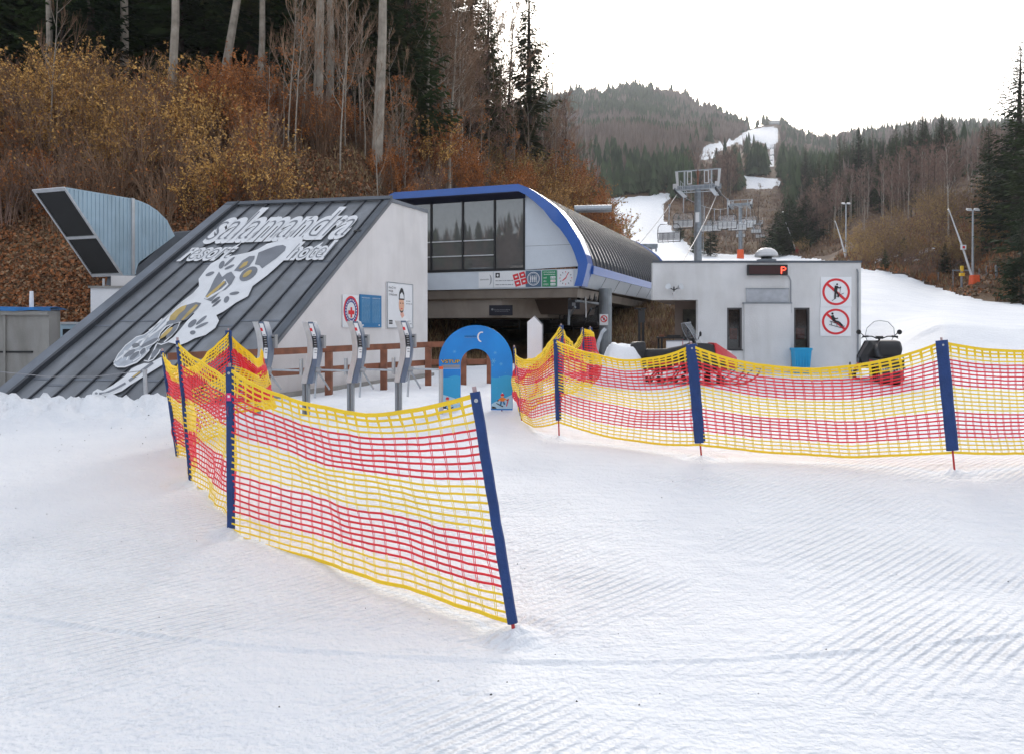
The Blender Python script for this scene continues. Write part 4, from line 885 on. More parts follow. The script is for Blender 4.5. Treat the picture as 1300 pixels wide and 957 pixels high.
# ================================================================== safety nets
ROWS = ['Y','Y','Y','Y']+['R']*7+['Y']*6+['R']*7+['Y']*4
def net_panel(parent, p0, p1, q0, q1, sag, bsag, bulge, seed, cell=.095, wob=.02, thick=1.0, name='net', twist=0.):
    """p0,p1: bottom and top of the first edge; q0,q1 of the second"""
    mb = MB(); L = ((q0-p0).length+(q1-p1).length)/2; n = max(6, int(L/cell)); sub = 2
    r = random.Random(seed); ph = r.random()*9
    dirv = (q0-p0); nrm = Vector((dirv.y,-dirv.x,0)).normalized()
    nr = len(ROWS)-1
    def pt(s, t):      # s along, t 1=top 0=bottom
        a = p0.lerp(p1, t); b_ = q0.lerp(q1, t); p = a.lerp(b_, s)
        w = 4*s*(1-s); sg = sag*t**1.3+bsag*(1-t)
        p.z -= sg*w
        p += nrm*(bulge*w*(1-abs(2*t-1)**1.5*.5) + wob*2.2*w*mn.noise(Vector((s*L*1.1+ph, t*1.6, seed)))+wob*.5*mn.noise(Vector((s*L*5, t*6, seed+3))))
        p.z += wob*.9*w*mn.noise(Vector((s*L*1.4+ph, t*3, seed+7)))+.004*mn.noise(Vector((s*L*8, t*20, seed)))
        p += dirv.normalized()*(twist*w*(t-.5)+.02*mn.noise(Vector((s*L*1.2, t*3., seed+11))))
        return p
    G = [[pt(i/(n*sub), 1-j/nr) for i in range(n*sub+1)] for j in range(nr+1)]
    for j in range(nr+1):
        red = ROWS[j] == 'R'; h = (.0062 if not red else .0066)*thick; d = .0022
        if j == 0: h = .013*thick; d = .004
        elif j == 1: h = .008*thick
        elif j == nr: h = .011*thick; d = .004
        vs = []; G_ = G[j]
        for p in G_: vs += [p+Zv*h-nrm*d, p+Zv*h+nrm*d, p-Zv*h+nrm*d, p-Zv*h-nrm*d]
        fs = [(4*i+k,4*i+(k+1)%4,4*i+4+(k+1)%4,4*i+4+k) for i in range(len(G_)-1) for k in range(4)]
        mb.add(vs, fs, M['nr'] if red else M['ny'])
    for i in range(0, n*sub+1, sub):
        dx = dirv.normalized()
        for o in (-.008,.008):
            for j in range(nr):
                red = ROWS[j] == 'R' and ROWS[j+1] == 'R'
                a, c = G[j][i]+dx*o, G[j+1][i]+dx*o; w_ = .0033*thick
                if j < 2: w_ *= 1.9
                c2 = c+dx*(.003 if o < 0 else -.003)
                mb.add([a-dx*w_-nrm*.0015,a+dx*w_-nrm*.0015,c2+dx*w_-nrm*.0015,c2-dx*w_-nrm*.0015,a+nrm*.0015,c2+nrm*.0015],[(0,1,2,3),(1,4,5,2),(4,0,3,5)], M['nrp'] if red else (M['ny'] if j < 3 else M['nyp']))
    return mb.build(name, parent, world=True)
def net_post(parent, b, t, s0, width=.07, face=None, spike=True, extra=.03):
    """canvas sleeve from fraction s0 up to the top, on a thin red rod"""
    b = Vector(b); t = Vector(t); ax = (t-b).normalized(); f = (face or Vector((1,0,0))).copy(); f = (f-ax*f.dot(ax)).normalized(); g = ax.cross(f)
    rod = MB(); rod.tube([b-ax*.06, t], .010, M['spike'], 8); rod.tube([t-ax*.01, t+ax*extra], .012, M['spk2'], 8)
    ring = lambda p,k=1.: [p+f*width/2*k, p+f*width*.32*k+g*.016, p-f*width*.32*k+g*.016, p-f*width/2*k, p-f*width*.32*k-g*.016, p+f*width*.32*k-g*.016]
    q = MB(); n = 14; vs = []
    for i in range(n+1):
        p = b.lerp(t, s0+(1-s0)*i/n); p = p+f*.004*mn.noise(Vector((i*.9, b.x*3, b.y)))
        vs += ring(p, 1+.07*mn.noise(Vector((i*.7, b.y*2, 3))))
    q.add(vs, [(6*i+k,6*i+(k+1)%6,6*i+6+(k+1)%6,6*i+6+k) for i in range(n) for k in range(6)]+[tuple(range(5,-1,-1)),tuple(6*n+k for k in range(6))], M['sleeve'])
    po = q.build('post', parent, world=True)
    e = rod.build('spike', po, world=False); 
    # rods are children of the post: shift by the thing's origin
    me = e.data; o = parent.location
    for v in me.vertices: v.co = v.co-o
    gr = MB(); c = b.lerp(t,.965)
    gr.lathe([(.0,0),(.009,0),(.011,.004),(.005,.006),(.004,.006)],(0,0,0),M['lsteel'],10,None)
    gm = gr
    M4 = Matrix.Rotation(math.pi/2,4,'X')
    gm.v = [tuple((M4 @ Vector(v))+c-g*0+Vector((0,-.019,0))-o) for v in gm.v]
    gm.build('eyelet', po)
    return po
nl = thing('safety_net', 'yellow and red safety net on blue sleeved poles curling round in the left foreground', 'safety net', (-1.6,6,0), group='yellow and red safety nets')
LP = [  # base, top
 (Vector((.012,4.33,0)), Vector((-.205,4.40,1.305))),
 (Vector((-2.205,6.25,.0)), Vector((-2.205,6.22,1.355))),
 (Vector((-3.10,7.70,.12)), Vector((-3.20,7.62,1.54))),
 (Vector((-3.82,9.1,.17)), Vector((-3.95,9.0,1.40))),
 (Vector((-3.86,11.0,.22)), Vector((-3.90,10.95,1.63)))]
for i,(b0,t0) in enumerate(LP):
    net_post(nl, b0, t0, .04 if i < 2 else .03, (.058,.075,.034,.030,.09)[i], (Vector((1,.2,0)),Vector((1,-.3,0)),Vector((.5,.8,0)),Vector((.2,1,0)),Vector((1,0,0)))[i])
def LPt(i, s): return LP[i][0].lerp(LP[i][1], s)
net_panel(nl, LPt(0,.045), LPt(0,.985), LPt(1,.03), LPt(1,.985), .21, .01, .08, 1, cell=.115, twist=.10, wob=.035)
net_panel(nl, LPt(1,.03), LPt(1,.985), LPt(2,.03), LPt(2,.98), .17, .02, .20, 2, cell=.05, wob=.07)
net_panel(nl, LPt(2,.03), LPt(2,.98), LPt(3,.02), LPt(3,.98), .20, .0, .16, 3, cell=.035, thick=1.2, wob=.07)
net_panel(nl, LPt(3,.02), LPt(3,.98), LPt(4,.05), LPt(4,.98), .30, .05, -.22, 4, cell=.055, thick=1.3, wob=.08)
e0, e1 = Vector((-3.45,11.6,.55)), Vector((-3.62,11.5,1.35))
net_panel(nl, LPt(4,.2), LPt(4,.97), e0, e1, .22, .0, .15, 5, cell=.05, thick=1.6, wob=.12)
net_panel(nl, e0, e1, Vector((-3.70,11.2,.50)), Vector((-3.85,11.1,1.45)), .3, .0, -.15, 6, cell=.05, thick=1.6, wob=.12)
nt_ = MB(); c = LPt(1,.83)-nl.location; nt_.box((c.x-.018,c.y-.026,c.z-.03),(c.x+.018,c.y-.0185,c.z+.03),M['pink']); nt_.box((c.x-.009,c.y-.028,c.z-.004),(c.x+.009,c.y-.0262,c.z+.014),M['txtw']); nt_.build('sticker', nl)

nrun = thing('safety_net', 'long yellow and red safety net running across in front of the grey hut', 'safety net', (4,9,.15), group='yellow and red safety nets')
def gp(u, v0, v1, y, lean=0):   # pole with base at photo row v1, top at v0
    return None
RP_ = [
 (Vector((6.9,8.6,.21)), Vector((6.82,8.6,1.62))),
 (Vector((4.53,8.15,.20)), Vector((4.38,8.12,1.535))),
 (Vector((2.145,9.0,.165)), Vector((2.02,8.98,1.48))),
 (Vector((.628,10.6,.19)), Vector((.587,10.56,1.515))),
 (Vector((.15,12.3,.23)), Vector((.035,12.25,1.37))),
 (Vector((.95,15.2,.28)), Vector((.93,15.1,1.72))),
 (Vector((1.55,17.4,.30)), Vector((1.53,17.3,1.66))),
 (Vector((1.78,17.9,.31)), Vector((1.75,17.8,1.68)))]
rb = [.13,.16,.155,.19,.08,.10,.10,.10]
wd = [.12,.12,.12,.085,.05,.10,.09,.10]
for i,(b0,t0) in enumerate(RP_):
    net_post(nrun, b0, t0, rb[i], wd[i], Vector((1,-.15 if i < 3 else .3,0)))
def RPt(i, s): return RP_[i][0].lerp(RP_[i][1], s)
def rpan(i, j, sag, bs, bul, seed, **k): return net_panel(nrun, RPt(i,rb[i]-.015), RPt(i,.985), RPt(j,rb[j]-.015), RPt(j,.985), sag, bs, bul, seed, **k)
rpan(0,1,.14,.04,.06,11,thick=1.15); rpan(1,2,.27,.08,.10,12,wob=.03,thick=1.15); rpan(2,3,.21,.10,.12,13,wob=.035,thick=1.15); rpan(3,4,.24,.10,-.16,14,cell=.08,wob=.06)
rpan(4,5,.42,.05,-.32,15,cell=.07,thick=1.5,wob=.10); rpan(5,6,.38,.0,.15,16,cell=.07,thick=1.6,wob=.10); rpan(6,7,.10,.0,.25,17,cell=.05,thick=1.9,wob=.15)

# ================================================================== blue entrance arch board
AY = 13.5
ar = thing('entrance_arch', 'bright blue arch shaped board with a yellow word and printed skiing children', 'arch', ((604-U0)/F*AY,AY,.27))
cx = (604-U0)/F*AY; s_ = AY/F; ro = 46.8*s_; ri = 19.3*s_; zc_o = CZ-(460-HZ)*s_; zc_i = CZ-(463-HZ)*s_; zb0 = CZ-(518.5-HZ)*s_
zt_o = CZ-(413-HZ)*s_; zt_i = CZ-(443-HZ)*s_
outl = [(cx-ro+.04,zb0)]+[(cx-ro*math.cos(math.pi*i/24)*(1 if i else 1), zc_o+(zt_o-zc_o)*math.sin(math.pi*i/24)) for i in range(25)]+[(cx+ro,zb0-.025)]
inl = [(cx-ri,zb0)]+[(cx-ri*math.cos(math.pi*i/24), zc_i+(zt_i-zc_i)*math.sin(math.pi*i/24)) for i in range(25)]+[(cx+ri,zb0-.025)]
b = MB(); b.ring([(x,AY,z) for x,z in outl],[(x,AY,z) for x,z in inl],(0,.045,0),M['arch']); b.build('board', ar, world=True)
b = MB()
ap = lambda x,z,h=0.: Vector((cx+x,AY-.003-h,z))
L1,L2,R1,R2 = -ro+.045,-ri-.008,ri+.008,ro-.008
snowp = mat('printed_snow',(.42,.66,.82),.4,0,.06); grad = M['archl']
for xa,xb in ((L1,L2),(R1,R2)):
    z1 = CZ-(478-HZ)*s_
    n = 10; P=[ap(xa,zb0+.005),ap(xb,zb0+.005)]+[ap(xb+(xa-xb)*i/n, z1+.02*math.sin(i*.6)) for i in range(n+1)]; b.poly(P,grad)
b.poly([ap(L1,zb0+.01,.003),ap(L2,zb0+.01,.003),ap(L2,zb0+.10,.003),ap(L2-.09,zb0+.18,.003),ap(L1+.02,zb0+.24,.003),ap(L1,zb0+.24,.003)],snowp)
b.poly([ap(R1,zb0+.0,.003),ap(R2,zb0+.0,.003),ap(R2,zb0+.24,.003),ap(R2-.08,zb0+.20,.003),ap(R1+.05,zb0+.11,.003),ap(R1,zb0+.08,.003)],snowp)
zv = CZ-(461-HZ)*s_
text(b,'VSTUP',lambda a,y: ap(L1-.005+(L2-L1+.0)*a,zv+.055*y,.004),M['signk'],offset=.05); text(b,'VSTUP',lambda a,y: ap(L1-.005+(L2-L1+.0)*a,zv+.055*y,.006),M['yell'],offset=.0)
b.poly([ap(x,z,.004) for x,z in ((L1,zv-.08),(L2-.003,zv-.08),(L2-.003,zv-.03),(L1,zv-.03))],M['txtg']); b.poly([ap(x,z,.004) for x,z in ((L1,zv-.095),(L2-.003,zv-.095),(L2-.003,zv-.088),(L1,zv-.088))],M['signw'])
z2 = CZ-(428-HZ)*s_; text(b,'salamandra',lambda a,y: ap(-.19+.20*a,z2+.028*y,.004),M['signk']); lines(b,lambda x,y,h: ap(-.19+.24*x,z2-.015+.3*y,h),0,1,0,M['txtg'],.004,.012)
b.ring([ap(.10+.05*math.cos(t),z2+.0+.07*math.sin(t),.004) for t in np.linspace(1.2,4.6,10)],[ap(.10+.075*math.cos(t),z2+.0+.09*math.sin(t),.004) for t in np.linspace(1.2,4.6,10)],(0,-.002,0),M['txtw'])
wf = mat('printed_snowflake',(.12,.45,.8),.4,0,.03)
for (fx,fz,fr_) in ((.30,zc_o+.02,.045),(.43,zc_o-.03,.03),(.28,zc_o-.05,.02),(.40,zc_o-.25,.012),(.50,zc_o-.18,.010),(-.48,zb0+.42,.010),(-.40,zb0+.5,.012),(.36,zb0+.36,.01),(.33,zc_o+.16,.03),(-.36,zc_o+.18,.03)):
    for k in range(3):
        t = k*math.pi/3; d = Vector((math.cos(t),0,math.sin(t)))*fr_; p = ap(fx,fz,.004+.0008*k); e = Vector((-math.sin(t),0,math.cos(t)))*fr_*.12
        b.poly([p-d-e,p+d-e,p+d+e,p-d+e],wf)
def child(cx_, z_, s, fl=1):
    B = lambda pts, m, h: b.poly([ap(cx_+fl*x*s, z_+y*s, h) for x,y in pts], m)
    oc = mat('print_orange',(.85,.25,.03),.4) if 'print_orange' not in bpy.data.materials else bpy.data.materials['print_orange']
    B(disc2(0,.78,.14,14,.13),M['skin'],.008); B([(-.15,.80),(.15,.80),(.13,.93),(0,1.0),(-.13,.93)],M['signr'],.010); B(disc2(0,1.03,.05,8),M['txtw'],.011)
    B([(-.17,.32),(.17,.32),(.20,.62),(0,.68),(-.20,.62)],oc,.007); B([(-.20,.60),(-.38,.42),(-.34,.36),(-.14,.48)],oc,.0085); B([(.20,.60),(.40,.48),(.38,.40),(.16,.48)],oc,.0085)
    B(disc2(-.38,.38,.06,8),M['signk'],.010); B(disc2(.42,.44,.06,8),M['signk'],.010)
    B([(-.16,.34),(-.02,.34),(-.08,.05),(-.22,.05)],M['signb'],.009); B([(.02,.34),(.16,.34),(.26,.08),(.12,.04)],M['signb'],.0095)
    B([(-.55,.16),(-.50,.20),(.05,-.06),(.08,-.12),(0,-.14)],M['signk'],.011); B([(.30,-.10),(.38,-.08),(.55,.52),(.50,.58),(.46,.52)],M['signr'],.012)
    B(disc2(-.04,.79,.02,6),M['signk'],.0115); B(disc2(.06,.79,.02,6),M['signk'],.0115)
child((R1+R2)/2+.01, zb0+.06, .20); child(L1+.10, zb0-.0, .20, -1)
for z0,x0 in ((zb0+.0,R1),(zb0+.0,L1)): b.poly([ap(x0+.01,z0+.005,.013),ap(x0+.09,z0+.005,.013),ap(x0+.07,z0+.03,.013),ap(x0+.01,z0+.045,.013)],M['signk'])
b.build('printing', ar, world=True)
b = MB()
for x in (-ro+.15,(R1+R2)/2): zz = ground(cx+x,AY); b.tube([(cx+x,AY+.03,zz-.1),(cx+x,AY+.03,zb0+.1)],.012,M['spike'],6)
b.build('spike', ar, world=True)

# ================================================================== turnstiles
TY = 13.0; ts = TY/F
def make_turnstile(u, vtop, label, first=None):
    x = (u-U0)*ts; z = ground(x, TY)
    if first: return copy_tree(first, (x,TY,z), label=label)
    t = thing('turnstile', label, 'turnstile', (x,TY,z), group='ski lift turnstiles with tripod arms')
    px = lambda p: p*ts                       # photo pixels -> metres at this distance
    H = lambda v: (523-v)*ts-.02                  # photo row -> height over foot
    front = [(-4,403),(0,415),(2.5,428),(3,442),(1,455),(-1.5,465),(-5,481)]
    def crv(dx0, dx1, y0, y1, m, name, parent=t):
        q = MB(); n = len(front); vs = []
        # smooth the outline
        P = []
        for i in range(n-1):
            for k in range(4):
                s = k/4; a = front[max(i-1,0)]; b_ = front[i]; c = front[i+1]; d = front[min(i+2,n-1)]
                h = lambda A,B_,C_,D_: .5*((2*B_)+(-A+C_)*s+(2*A-5*B_+4*C_-D_)*s*s+(-A+3*B_-3*C_+D_)*s**3)
                P.append((h(a[0],b_[0],c[0],d[0]),h(a[1],b_[1],c[1],d[1])))
        P.append(front[-1])
        for (a,v) in P: vs += [(px(a+dx0),y0,H(v)),(px(a+dx1),y0,H(v)),(px(a+dx1),y1,H(v)),(px(a+dx0),y1,H(v))]
        k = len(P); q.add(vs,[(4*i+j,4*i+4+j,4*i+4+(j+1)%4,4*i+(j+1)%4) for i in range(k-1) for j in range(4)]+[(0,1,2,3),(4*k-1,4*k-2,4*k-3,4*k-4)],m)
        return q.build(name, parent, bevel=.004), P
    body,P = crv(0,7,0,.10,M['lsteel'],'curved_housing')
    side_,_ = crv(7.2,14,.015,.30,M['turnb'],'inner_housing')
    q = MB()     # printed strip on the inner face, upper part
    for (v0,v1,mm) in ((405,421,M['signw']),(421,436,M['signk'] if first is None and label.startswith(('left','third')) else M['signw']),(436,450,M['signw'])):
        def off(v):
            for (a0,b0),(a1,b1) in zip(front[:-1],front[1:]):
                if b0 <= v <= b1: return a0+(a1-a0)*(v-b0)/(b1-b0)
            return front[-1][0]
        q.add([(px(off(v0)+8),.011,H(v0+.3)),(px(off(v0)+13),.011,H(v0+.3)),(px(off(v1)+13),.011,H(v1)),(px(off(v1)+8),.011,H(v1))],[(0,1,2,3)],mm)
    q.add([(px(4.6),.008,H(411)),(px(8.6),.008,H(411)),(px(10.),.008,H(415)),(px(6),.008,H(415))],[(0,1,2,3)],M['signr'])
    for i in range(8): v = 419+i*3.2; q.add([(px(off(v)+9),.008,H(v)),(px(off(v)+12),.008,H(v)),(px(off(v)+12.2),.008,H(v+1.2)),(px(off(v)+9.2),.008,H(v+1.2))],[(0,1,2,3)],M['txtg'])
    q.build('sticker_strip', t)
    q = MB(); q.box((px(-4),.03,-.25),(px(-.6),.15,H(478)),M['gsteel']); q.box((px(.6),.03,-.25),(px(4),.15,H(478)),M['gsteel']); q.box((px(-.6),.06,-.25),(px(.6),.13,H(478)),M['turn'])
    q.build('post', t, bevel=.004)
    q = MB(); q.box((px(13),.22,H(437)),(px(20.5),.36,H(420)),M['turn']); q.box((px(15),.214,H(424)),(px(19),.219,H(422.5)),M['signk']); q.box((px(16),.205,H(434)),(px(18.5),.219,H(428)),M['gsteel']); q.box((px(12.5),.26,H(452)),(px(14.5),.32,H(437)),M['gsteel']); q.build('ticket_reader', t, bevel=.003)
    q = MB(); q.tube([(px(-6.5),.10,H(471)),(px(-6.5),.10,H(450))],px(2.4),M['lsteel'],10); q.build('side_post', t)
    q = MB(); hb = Vector((px(14),.08,H(464))); q.tube([hb+Vector((-.03,0,0)),hb+Vector((.06,0,-.01))],.045,M['turn'],12)
    q.build('arm_hub', t)
    for e in (Vector((px(55),.05,H(465))),Vector((px(12.5),.0,H(499))),Vector((px(26),.30,H(490)))):
        q = MB(); q.tube([hb,e],.016,M['steel'],8); q.build('arm', t)
    return t
t1 = make_turnstile(324,403,'leftmost turnstile with a dark strip, standing by the leaning roof edge')
for u,l in ((387,'second turnstile from the left, before the plain plaster wall'),(444,'third turnstile from the left, in front of the round emblem'),(505,'turnstile nearest the blue arch, in front of the white poster')): make_turnstile(u,403,l,t1)
b = MB(); x = (559.5-U0)*ts; z = ground(x,TY); b.tube([(x,TY+.05,z-.1),(x,TY+.05,CZ-(469-HZ)*ts)],.036,M['lsteel'],14); b.tube([(x,TY+.05,CZ-(469-HZ)*ts),(x,TY+.05,CZ-(465.5-HZ)*ts)],.037,M['orange'],14)
solo(b,'end_post','round steel post with an orange ring at the left foot of the blue arch','post',(x,TY,z))
b = MB(); x = (679-U0)/F*15.5; zz = CZ-(402-HZ)/F*15.5; zg = ground(x,15.5); w_ = 9.5/F*15.5
b.prism([(x-w_,15.5,zg-.05),(x+w_,15.5,zg-.05),(x+w_,15.5,zz-.16),(x-w_*.1,15.5,zz),(x-w_,15.5,zz-.11)],(0,.05,0),M['signw'])
b.prism([(x+w_-.01,15.499,zg+.0),(x+w_+.015,15.499,zg+.0),(x+w_+.015,15.499,zz-.16),(x-w_*.1+.01,15.499,zz+.02),(x-w_*.1,15.499,zz-.005),(x+w_-.01,15.499,zz-.17)],(0,.055,0),M['txtg'])
solo(b,'pointed_board','tall narrow white board with a slanted pointed top behind the net, right of the arch','board',(x,15.5,zg))
b = MB(); y = 19.; x = (757-U0)/F*y; zg = ground(x,y); b.tube([(x-.02,y,zg),(x+.0,y,zg+.7),(x+.05,y,zg+1.0),(x+.14,y,zg+1.25),(x+.22,y,zg+1.33)],.045,M['steel'],10); b.box((x-.55,y-.02,zg+.62),(x+.02,y+.03,zg+.70),M['gsteel'])
solo(b,'curved_pipe','bent grey steel tube standing left of the big snow lump','barrier',(x,y,zg))

# snow lump
n1, n2 = 26, 34; vs = []; y0 = 20.; xc = (766-U0)/F*y0; zg = ground(xc,y0)
def lump(name, lab, xc, y0, w_, d_, h_, seed, top):
    vs = []; zg = ground(xc,y0)
    for i in range(n1+1):
        for j in range(n2):
            t = 2*math.pi*j/n2; k = i/n1; 
            r_ = (k**.6) if k < 1 else 1; x = w_*r_*math.cos(t); y = d_*r_*math.sin(t)
            z = top(x/w_, r_)*h_
            p = Vector((xc+x, y0+y, zg+z)); nn = mn.noise(p*2.1+Vector((seed,0,0)))*.09+mn.noise(p*5.5)*.045+mn.noise(p*13)*.015
            edge = 1-max(0,(r_-.9)/.1)*.6
            vs.append((p.x+nn*.6*edge, p.y+nn*.5*edge, p.z+nn*edge-.05))
    b = MB(); b.add(vs,[(i*n2+j,i*n2+(j+1)%n2,(i+1)*n2+(j+1)%n2,(i+1)*n2+j) for i in range(n1) for j in range(n2)]+[tuple(range(n2))],M['snow'])
    return solo(b,name,lab,'snow heap',(xc,y0,zg),smooth=True)
def tp(x, r_):
    base = max(0, 1-r_**6)
    prof = .48+.52*max(0,min(1,(x+.15)/.22)) if x < .1 else 1.0
    if x > .75: prof *= 1-.25*(x-.75)/.25
    if x < -.45: prof *= max(.15, 1-(-.45-x)/.6)
    return base**.45*prof
lump('snow_block','big chunky block of heaped snow behind the net, left of the black post',(771-U0)/F*19.5,19.5,.95,.6,1.0,2.,tp)

# ================================================================== snowmobiles (forward = +X)
def make_snowmobile(name, label, body_m, accent, flap_text=None, pack=True):
    t = thing(name, label, 'snowmobile', (0,0,0), group='parked snowmobiles')
    # track belt
    path = []
    for i in range(9): a = math.pi/2+math.pi*i/8; path.append((-1.28+.17*math.cos(a), .17+.17*math.sin(a)))
    for i in range(9): a = -math.pi/2+math.pi*i/8*.75; path.append((-.05+.2*math.cos(a)+.1, .2+.2*math.sin(a)))
    path.append((.02,.48)); path.append((-.5,.42)); path.append((-1.1,.36))
    q = MB(); k = len(path); cxx = sum(p[0] for p in path)/k; czz = sum(p[1] for p in path)/k
    def ofs(p, d): l = math.hypot(p[0]-cxx,p[1]-czz); return (p[0]-(p[0]-cxx)/l*d, p[1]-(p[1]-czz)/l*d)
    inr = [ofs(p,.035) for p in path]
    vs = [(p[0],y,p[1]) for p in path for y in (-.21,.21)]+[(p[0],y,p[1]) for p in inr for y in (-.21,.21)]
    fs = []
    for i in range(k):
        j = (i+1)%k; fs += [(2*i,2*j,2*j+1,2*i+1),(2*k+2*i,2*k+2*i+1,2*k+2*j+1,2*k+2*j),(2*i,2*k+2*i,2*k+2*j,2*j),(2*i+1,2*j+1,2*k+2*j+1,2*k+2*i+1)]
    q.add(vs,fs,M['blackp'])
    # lugs
    tot = [0]
    for i in range(k): a,b_ = path[i],path[(i+1)%k]; tot.append(tot[-1]+math.hypot(b_[0]-a[0],b_[1]-a[1]))
    m_ = int(tot[-1]/.075)
    for s in range(m_):
        d = tot[-1]*s/m_; i = max(j for j in range(k) if tot[j] <= d); f_ = (d-tot[i])/max(1e-6,tot[i+1]-tot[i]); a,b_ = path[i],path[(i+1)%k]
        px_,pz_ = a[0]+(b_[0]-a[0])*f_, a[1]+(b_[1]-a[1])*f_; tx,tz = (b_[0]-a[0]),(b_[1]-a[1]); l = math.hypot(tx,tz); tx/=l; tz/=l; o = ofs((px_,pz_),-.03)
        for y0_ in (-.20,-.06,.08): q.add([(px_-tx*.01,y0_,pz_-tz*.01),(px_+tx*.01,y0_,pz_+tz*.01),(o[0],y0_,o[1]),(px_-tx*.01,y0_+.12,pz_-tz*.01),(px_+tx*.01,y0_+.12,pz_+tz*.01),(o[0],y0_+.12,o[1])],[(0,1,2),(5,4,3),(0,3,4,1),(1,4,5,2),(2,5,3,0)],M['blackp'])
    q.build('track', t)
    q = MB()
    for y in (-.12,.12):
        q.box((-1.3,y-.015,.09),(.05,y+.015,.13),accent); q.tube([(-.9,y,.12),(-.6,y,.42)],.02,accent,8); q.tube([(-.35,y,.12),(-.15,y,.42)],.02,accent,8); q.tube([(-1.25,y,.14),(-.85,y,.42)],.018,accent,8)
    for xx,zz,r_ in ((-1.28,.17,.13),(-.95,.10,.065),(-.65,.10,.065),(-.35,.10,.065),(-.05,.12,.065),(-.8,.34,.06),(.03,.30,.09)):
        for y in (-.2,.2): q.cyl((xx,y-.02,zz),(xx,y+.02,zz),r_,M['blackp'],16); q.cyl((xx,y-.024,zz),(xx,y+.024,zz),r_*.45,accent,10)
    q.build('track_suspension', t)
    q = MB(); q.box((-1.5,-.25,.50),(.25,.25,.545),M['black']); q.box((-1.5,-.27,.42),(.2,-.25,.545),M['blackp']); q.box((-1.5,.25,.42),(.2,.27,.545),M['blackp']); q.box((-1.0,-.275,.46),(-.2,-.27,.51),accent); q.box((-1.0,.27,.46),(-.2,.275,.51),accent); q.box((-.7,-.44,.32),(.25,-.27,.35),M['black']); q.box((-.7,.27,.32),(.25,.44,.35),M['black'])
    tn = q.build('tunnel', t, bevel=.006)
    q = MB(); q.hexa([Vector(p) for p in ((-1.52,-.25,.10),(-1.50,-.25,.10),(-1.50,.25,.10),(-1.52,.25,.10),(-1.52,-.26,.50),(-1.50,-.26,.50),(-1.50,.26,.50),(-1.52,.26,.50))],M['blackp'])
    if flap_text: text(q,flap_text,lambda a,y: Vector((-1.524,.22-.44*a,.30+.065*y)),M['txtw'])
    q.build('snow_flap', t)
    q = MB(); q.tube([(-1.35,-.24,.52),(-1.62,-.24,.56),(-1.72,-.2,.62),(-1.72,.2,.62),(-1.62,.24,.56),(-1.35,.24,.52)],.017,M['black'],8); q.tube([(-1.45,-.2,.62),(-1.45,.2,.62)],.013,M['black'],6); q.tube([(-1.70,-.18,.62),(-1.0,-.2,.60)],.013,M['black'],6); q.tube([(-1.70,.18,.62),(-1.0,.2,.60)],.013,M['black'],6); q.build('rear_bumper', t)
    def loft(prof, m_, nm, sm=False, bev=.0):   # prof: list of (x, [(y,z)...]) sections, mirrored
        q = MB(); sec = []
        for x,half in prof: sec.append([(x,y,z) for y,z in half]+[(x,-y,z) for y,z in reversed(half)])
        k_ = len(sec[0]); vs = [p for s in sec for p in s]
        q.add(vs,[(i*k_+j,i*k_+(j+1)%k_,(i+1)*k_+(j+1)%k_,(i+1)*k_+j) for i in range(len(sec)-1) for j in range(k_)]+[tuple(range(k_-1,-1,-1)),tuple((len(sec)-1)*k_+j for j in range(k_))],m_)
        return q.build(nm, t, smooth=sm, bevel=bev)
    loft([(-1.15,[(.15,.55),(.16,.66),(.12,.70)]),(-1.0,[(.16,.55),(.19,.72),(.15,.80)]),(-.55,[(.15,.55),(.19,.74),(.15,.80)]),(-.15,[(.14,.55),(.17,.80),(.12,.87)]),(.0,[(.13,.55),(.14,.85),(.09,.93)])],M['blackp'],'seat',False,.03)
    if pack: loft([(-1.42,[(.20,.60),(.24,.74),(.2,.86)]),(-1.30,[(.22,.60),(.27,.78),(.22,.96)]),(-1.05,[(.20,.60),(.25,.80),(.18,.98)])],M['blackp'],'luggage_bag',False,.04)
    loft([(-.15,[(.26,.40),(.30,.62),(.16,.84)]),(.10,[(.36,.34),(.42,.60),(.22,.95)]),(.45,[(.38,.30),(.45,.56),(.26,.93)]),(.85,[(.32,.30),(.38,.52),(.22,.78)]),(1.12,[(.18,.34),(.22,.46),(.12,.60)])],M['blackp'],'cowling',False,.02)
    loft([(.56,[(.40,.62),(.38,.72),(.26,.945)]),(.60,[(.39,.36),(.465,.56),(.27,.945)]),(.86,[(.33,.34),(.395,.52),(.23,.79)]),(1.15,[(.18,.36),(.23,.46),(.12,.61)])],body_m,'hood',False,.02)
    q = MB(); 
    for s in (-1,1):
        q.poly([(.15,s*.424,.58),(.75,s*.40,.52),(.78,s*.40,.42),(.2,s*.40,.40)],M['black']); q.poly([(.98,s*.08,.665),(.98,s*.2,.60),(.9,s*.24,.69),(.9,s*.1,.755)],M['signw'])
    for s in (-1,1):
        q.cbox((.5,s*.425,.47),(.5,.03,.12),M['black']); q.tube([(.9,s*.12,.72),(1.0,s*.12,.69)],.06,M['galv'],10)
    q.build('side_vents_and_lamps', t)
    # windscreen: curved clear sheet with a rim
    q = MB(); n = 12; rows = []
    for (z,wd_,xx) in ((.92,.25,.34),(1.10,.33,.24),(1.28,.30,.14),(1.42,.16,.07)):
        rows.append([(xx-.18*(abs(2*i/n-1)**2), wd_*(2*i/n-1), z-(.03*abs(2*i/n-1)**2)) for i in range(n+1)])
    vs = [p for r_ in rows for p in r_]; clr = bpy.data.materials.get('clear_screen') or mat('clear_screen',(.75,.8,.85),.05,0,.02,alpha=.14)
    q.add(vs,[(i*(n+1)+j,i*(n+1)+j+1,(i+1)*(n+1)+j+1,(i+1)*(n+1)+j) for i in range(3) for j in range(n)],clr)
    ws = q.build('windscreen', t, smooth=True)
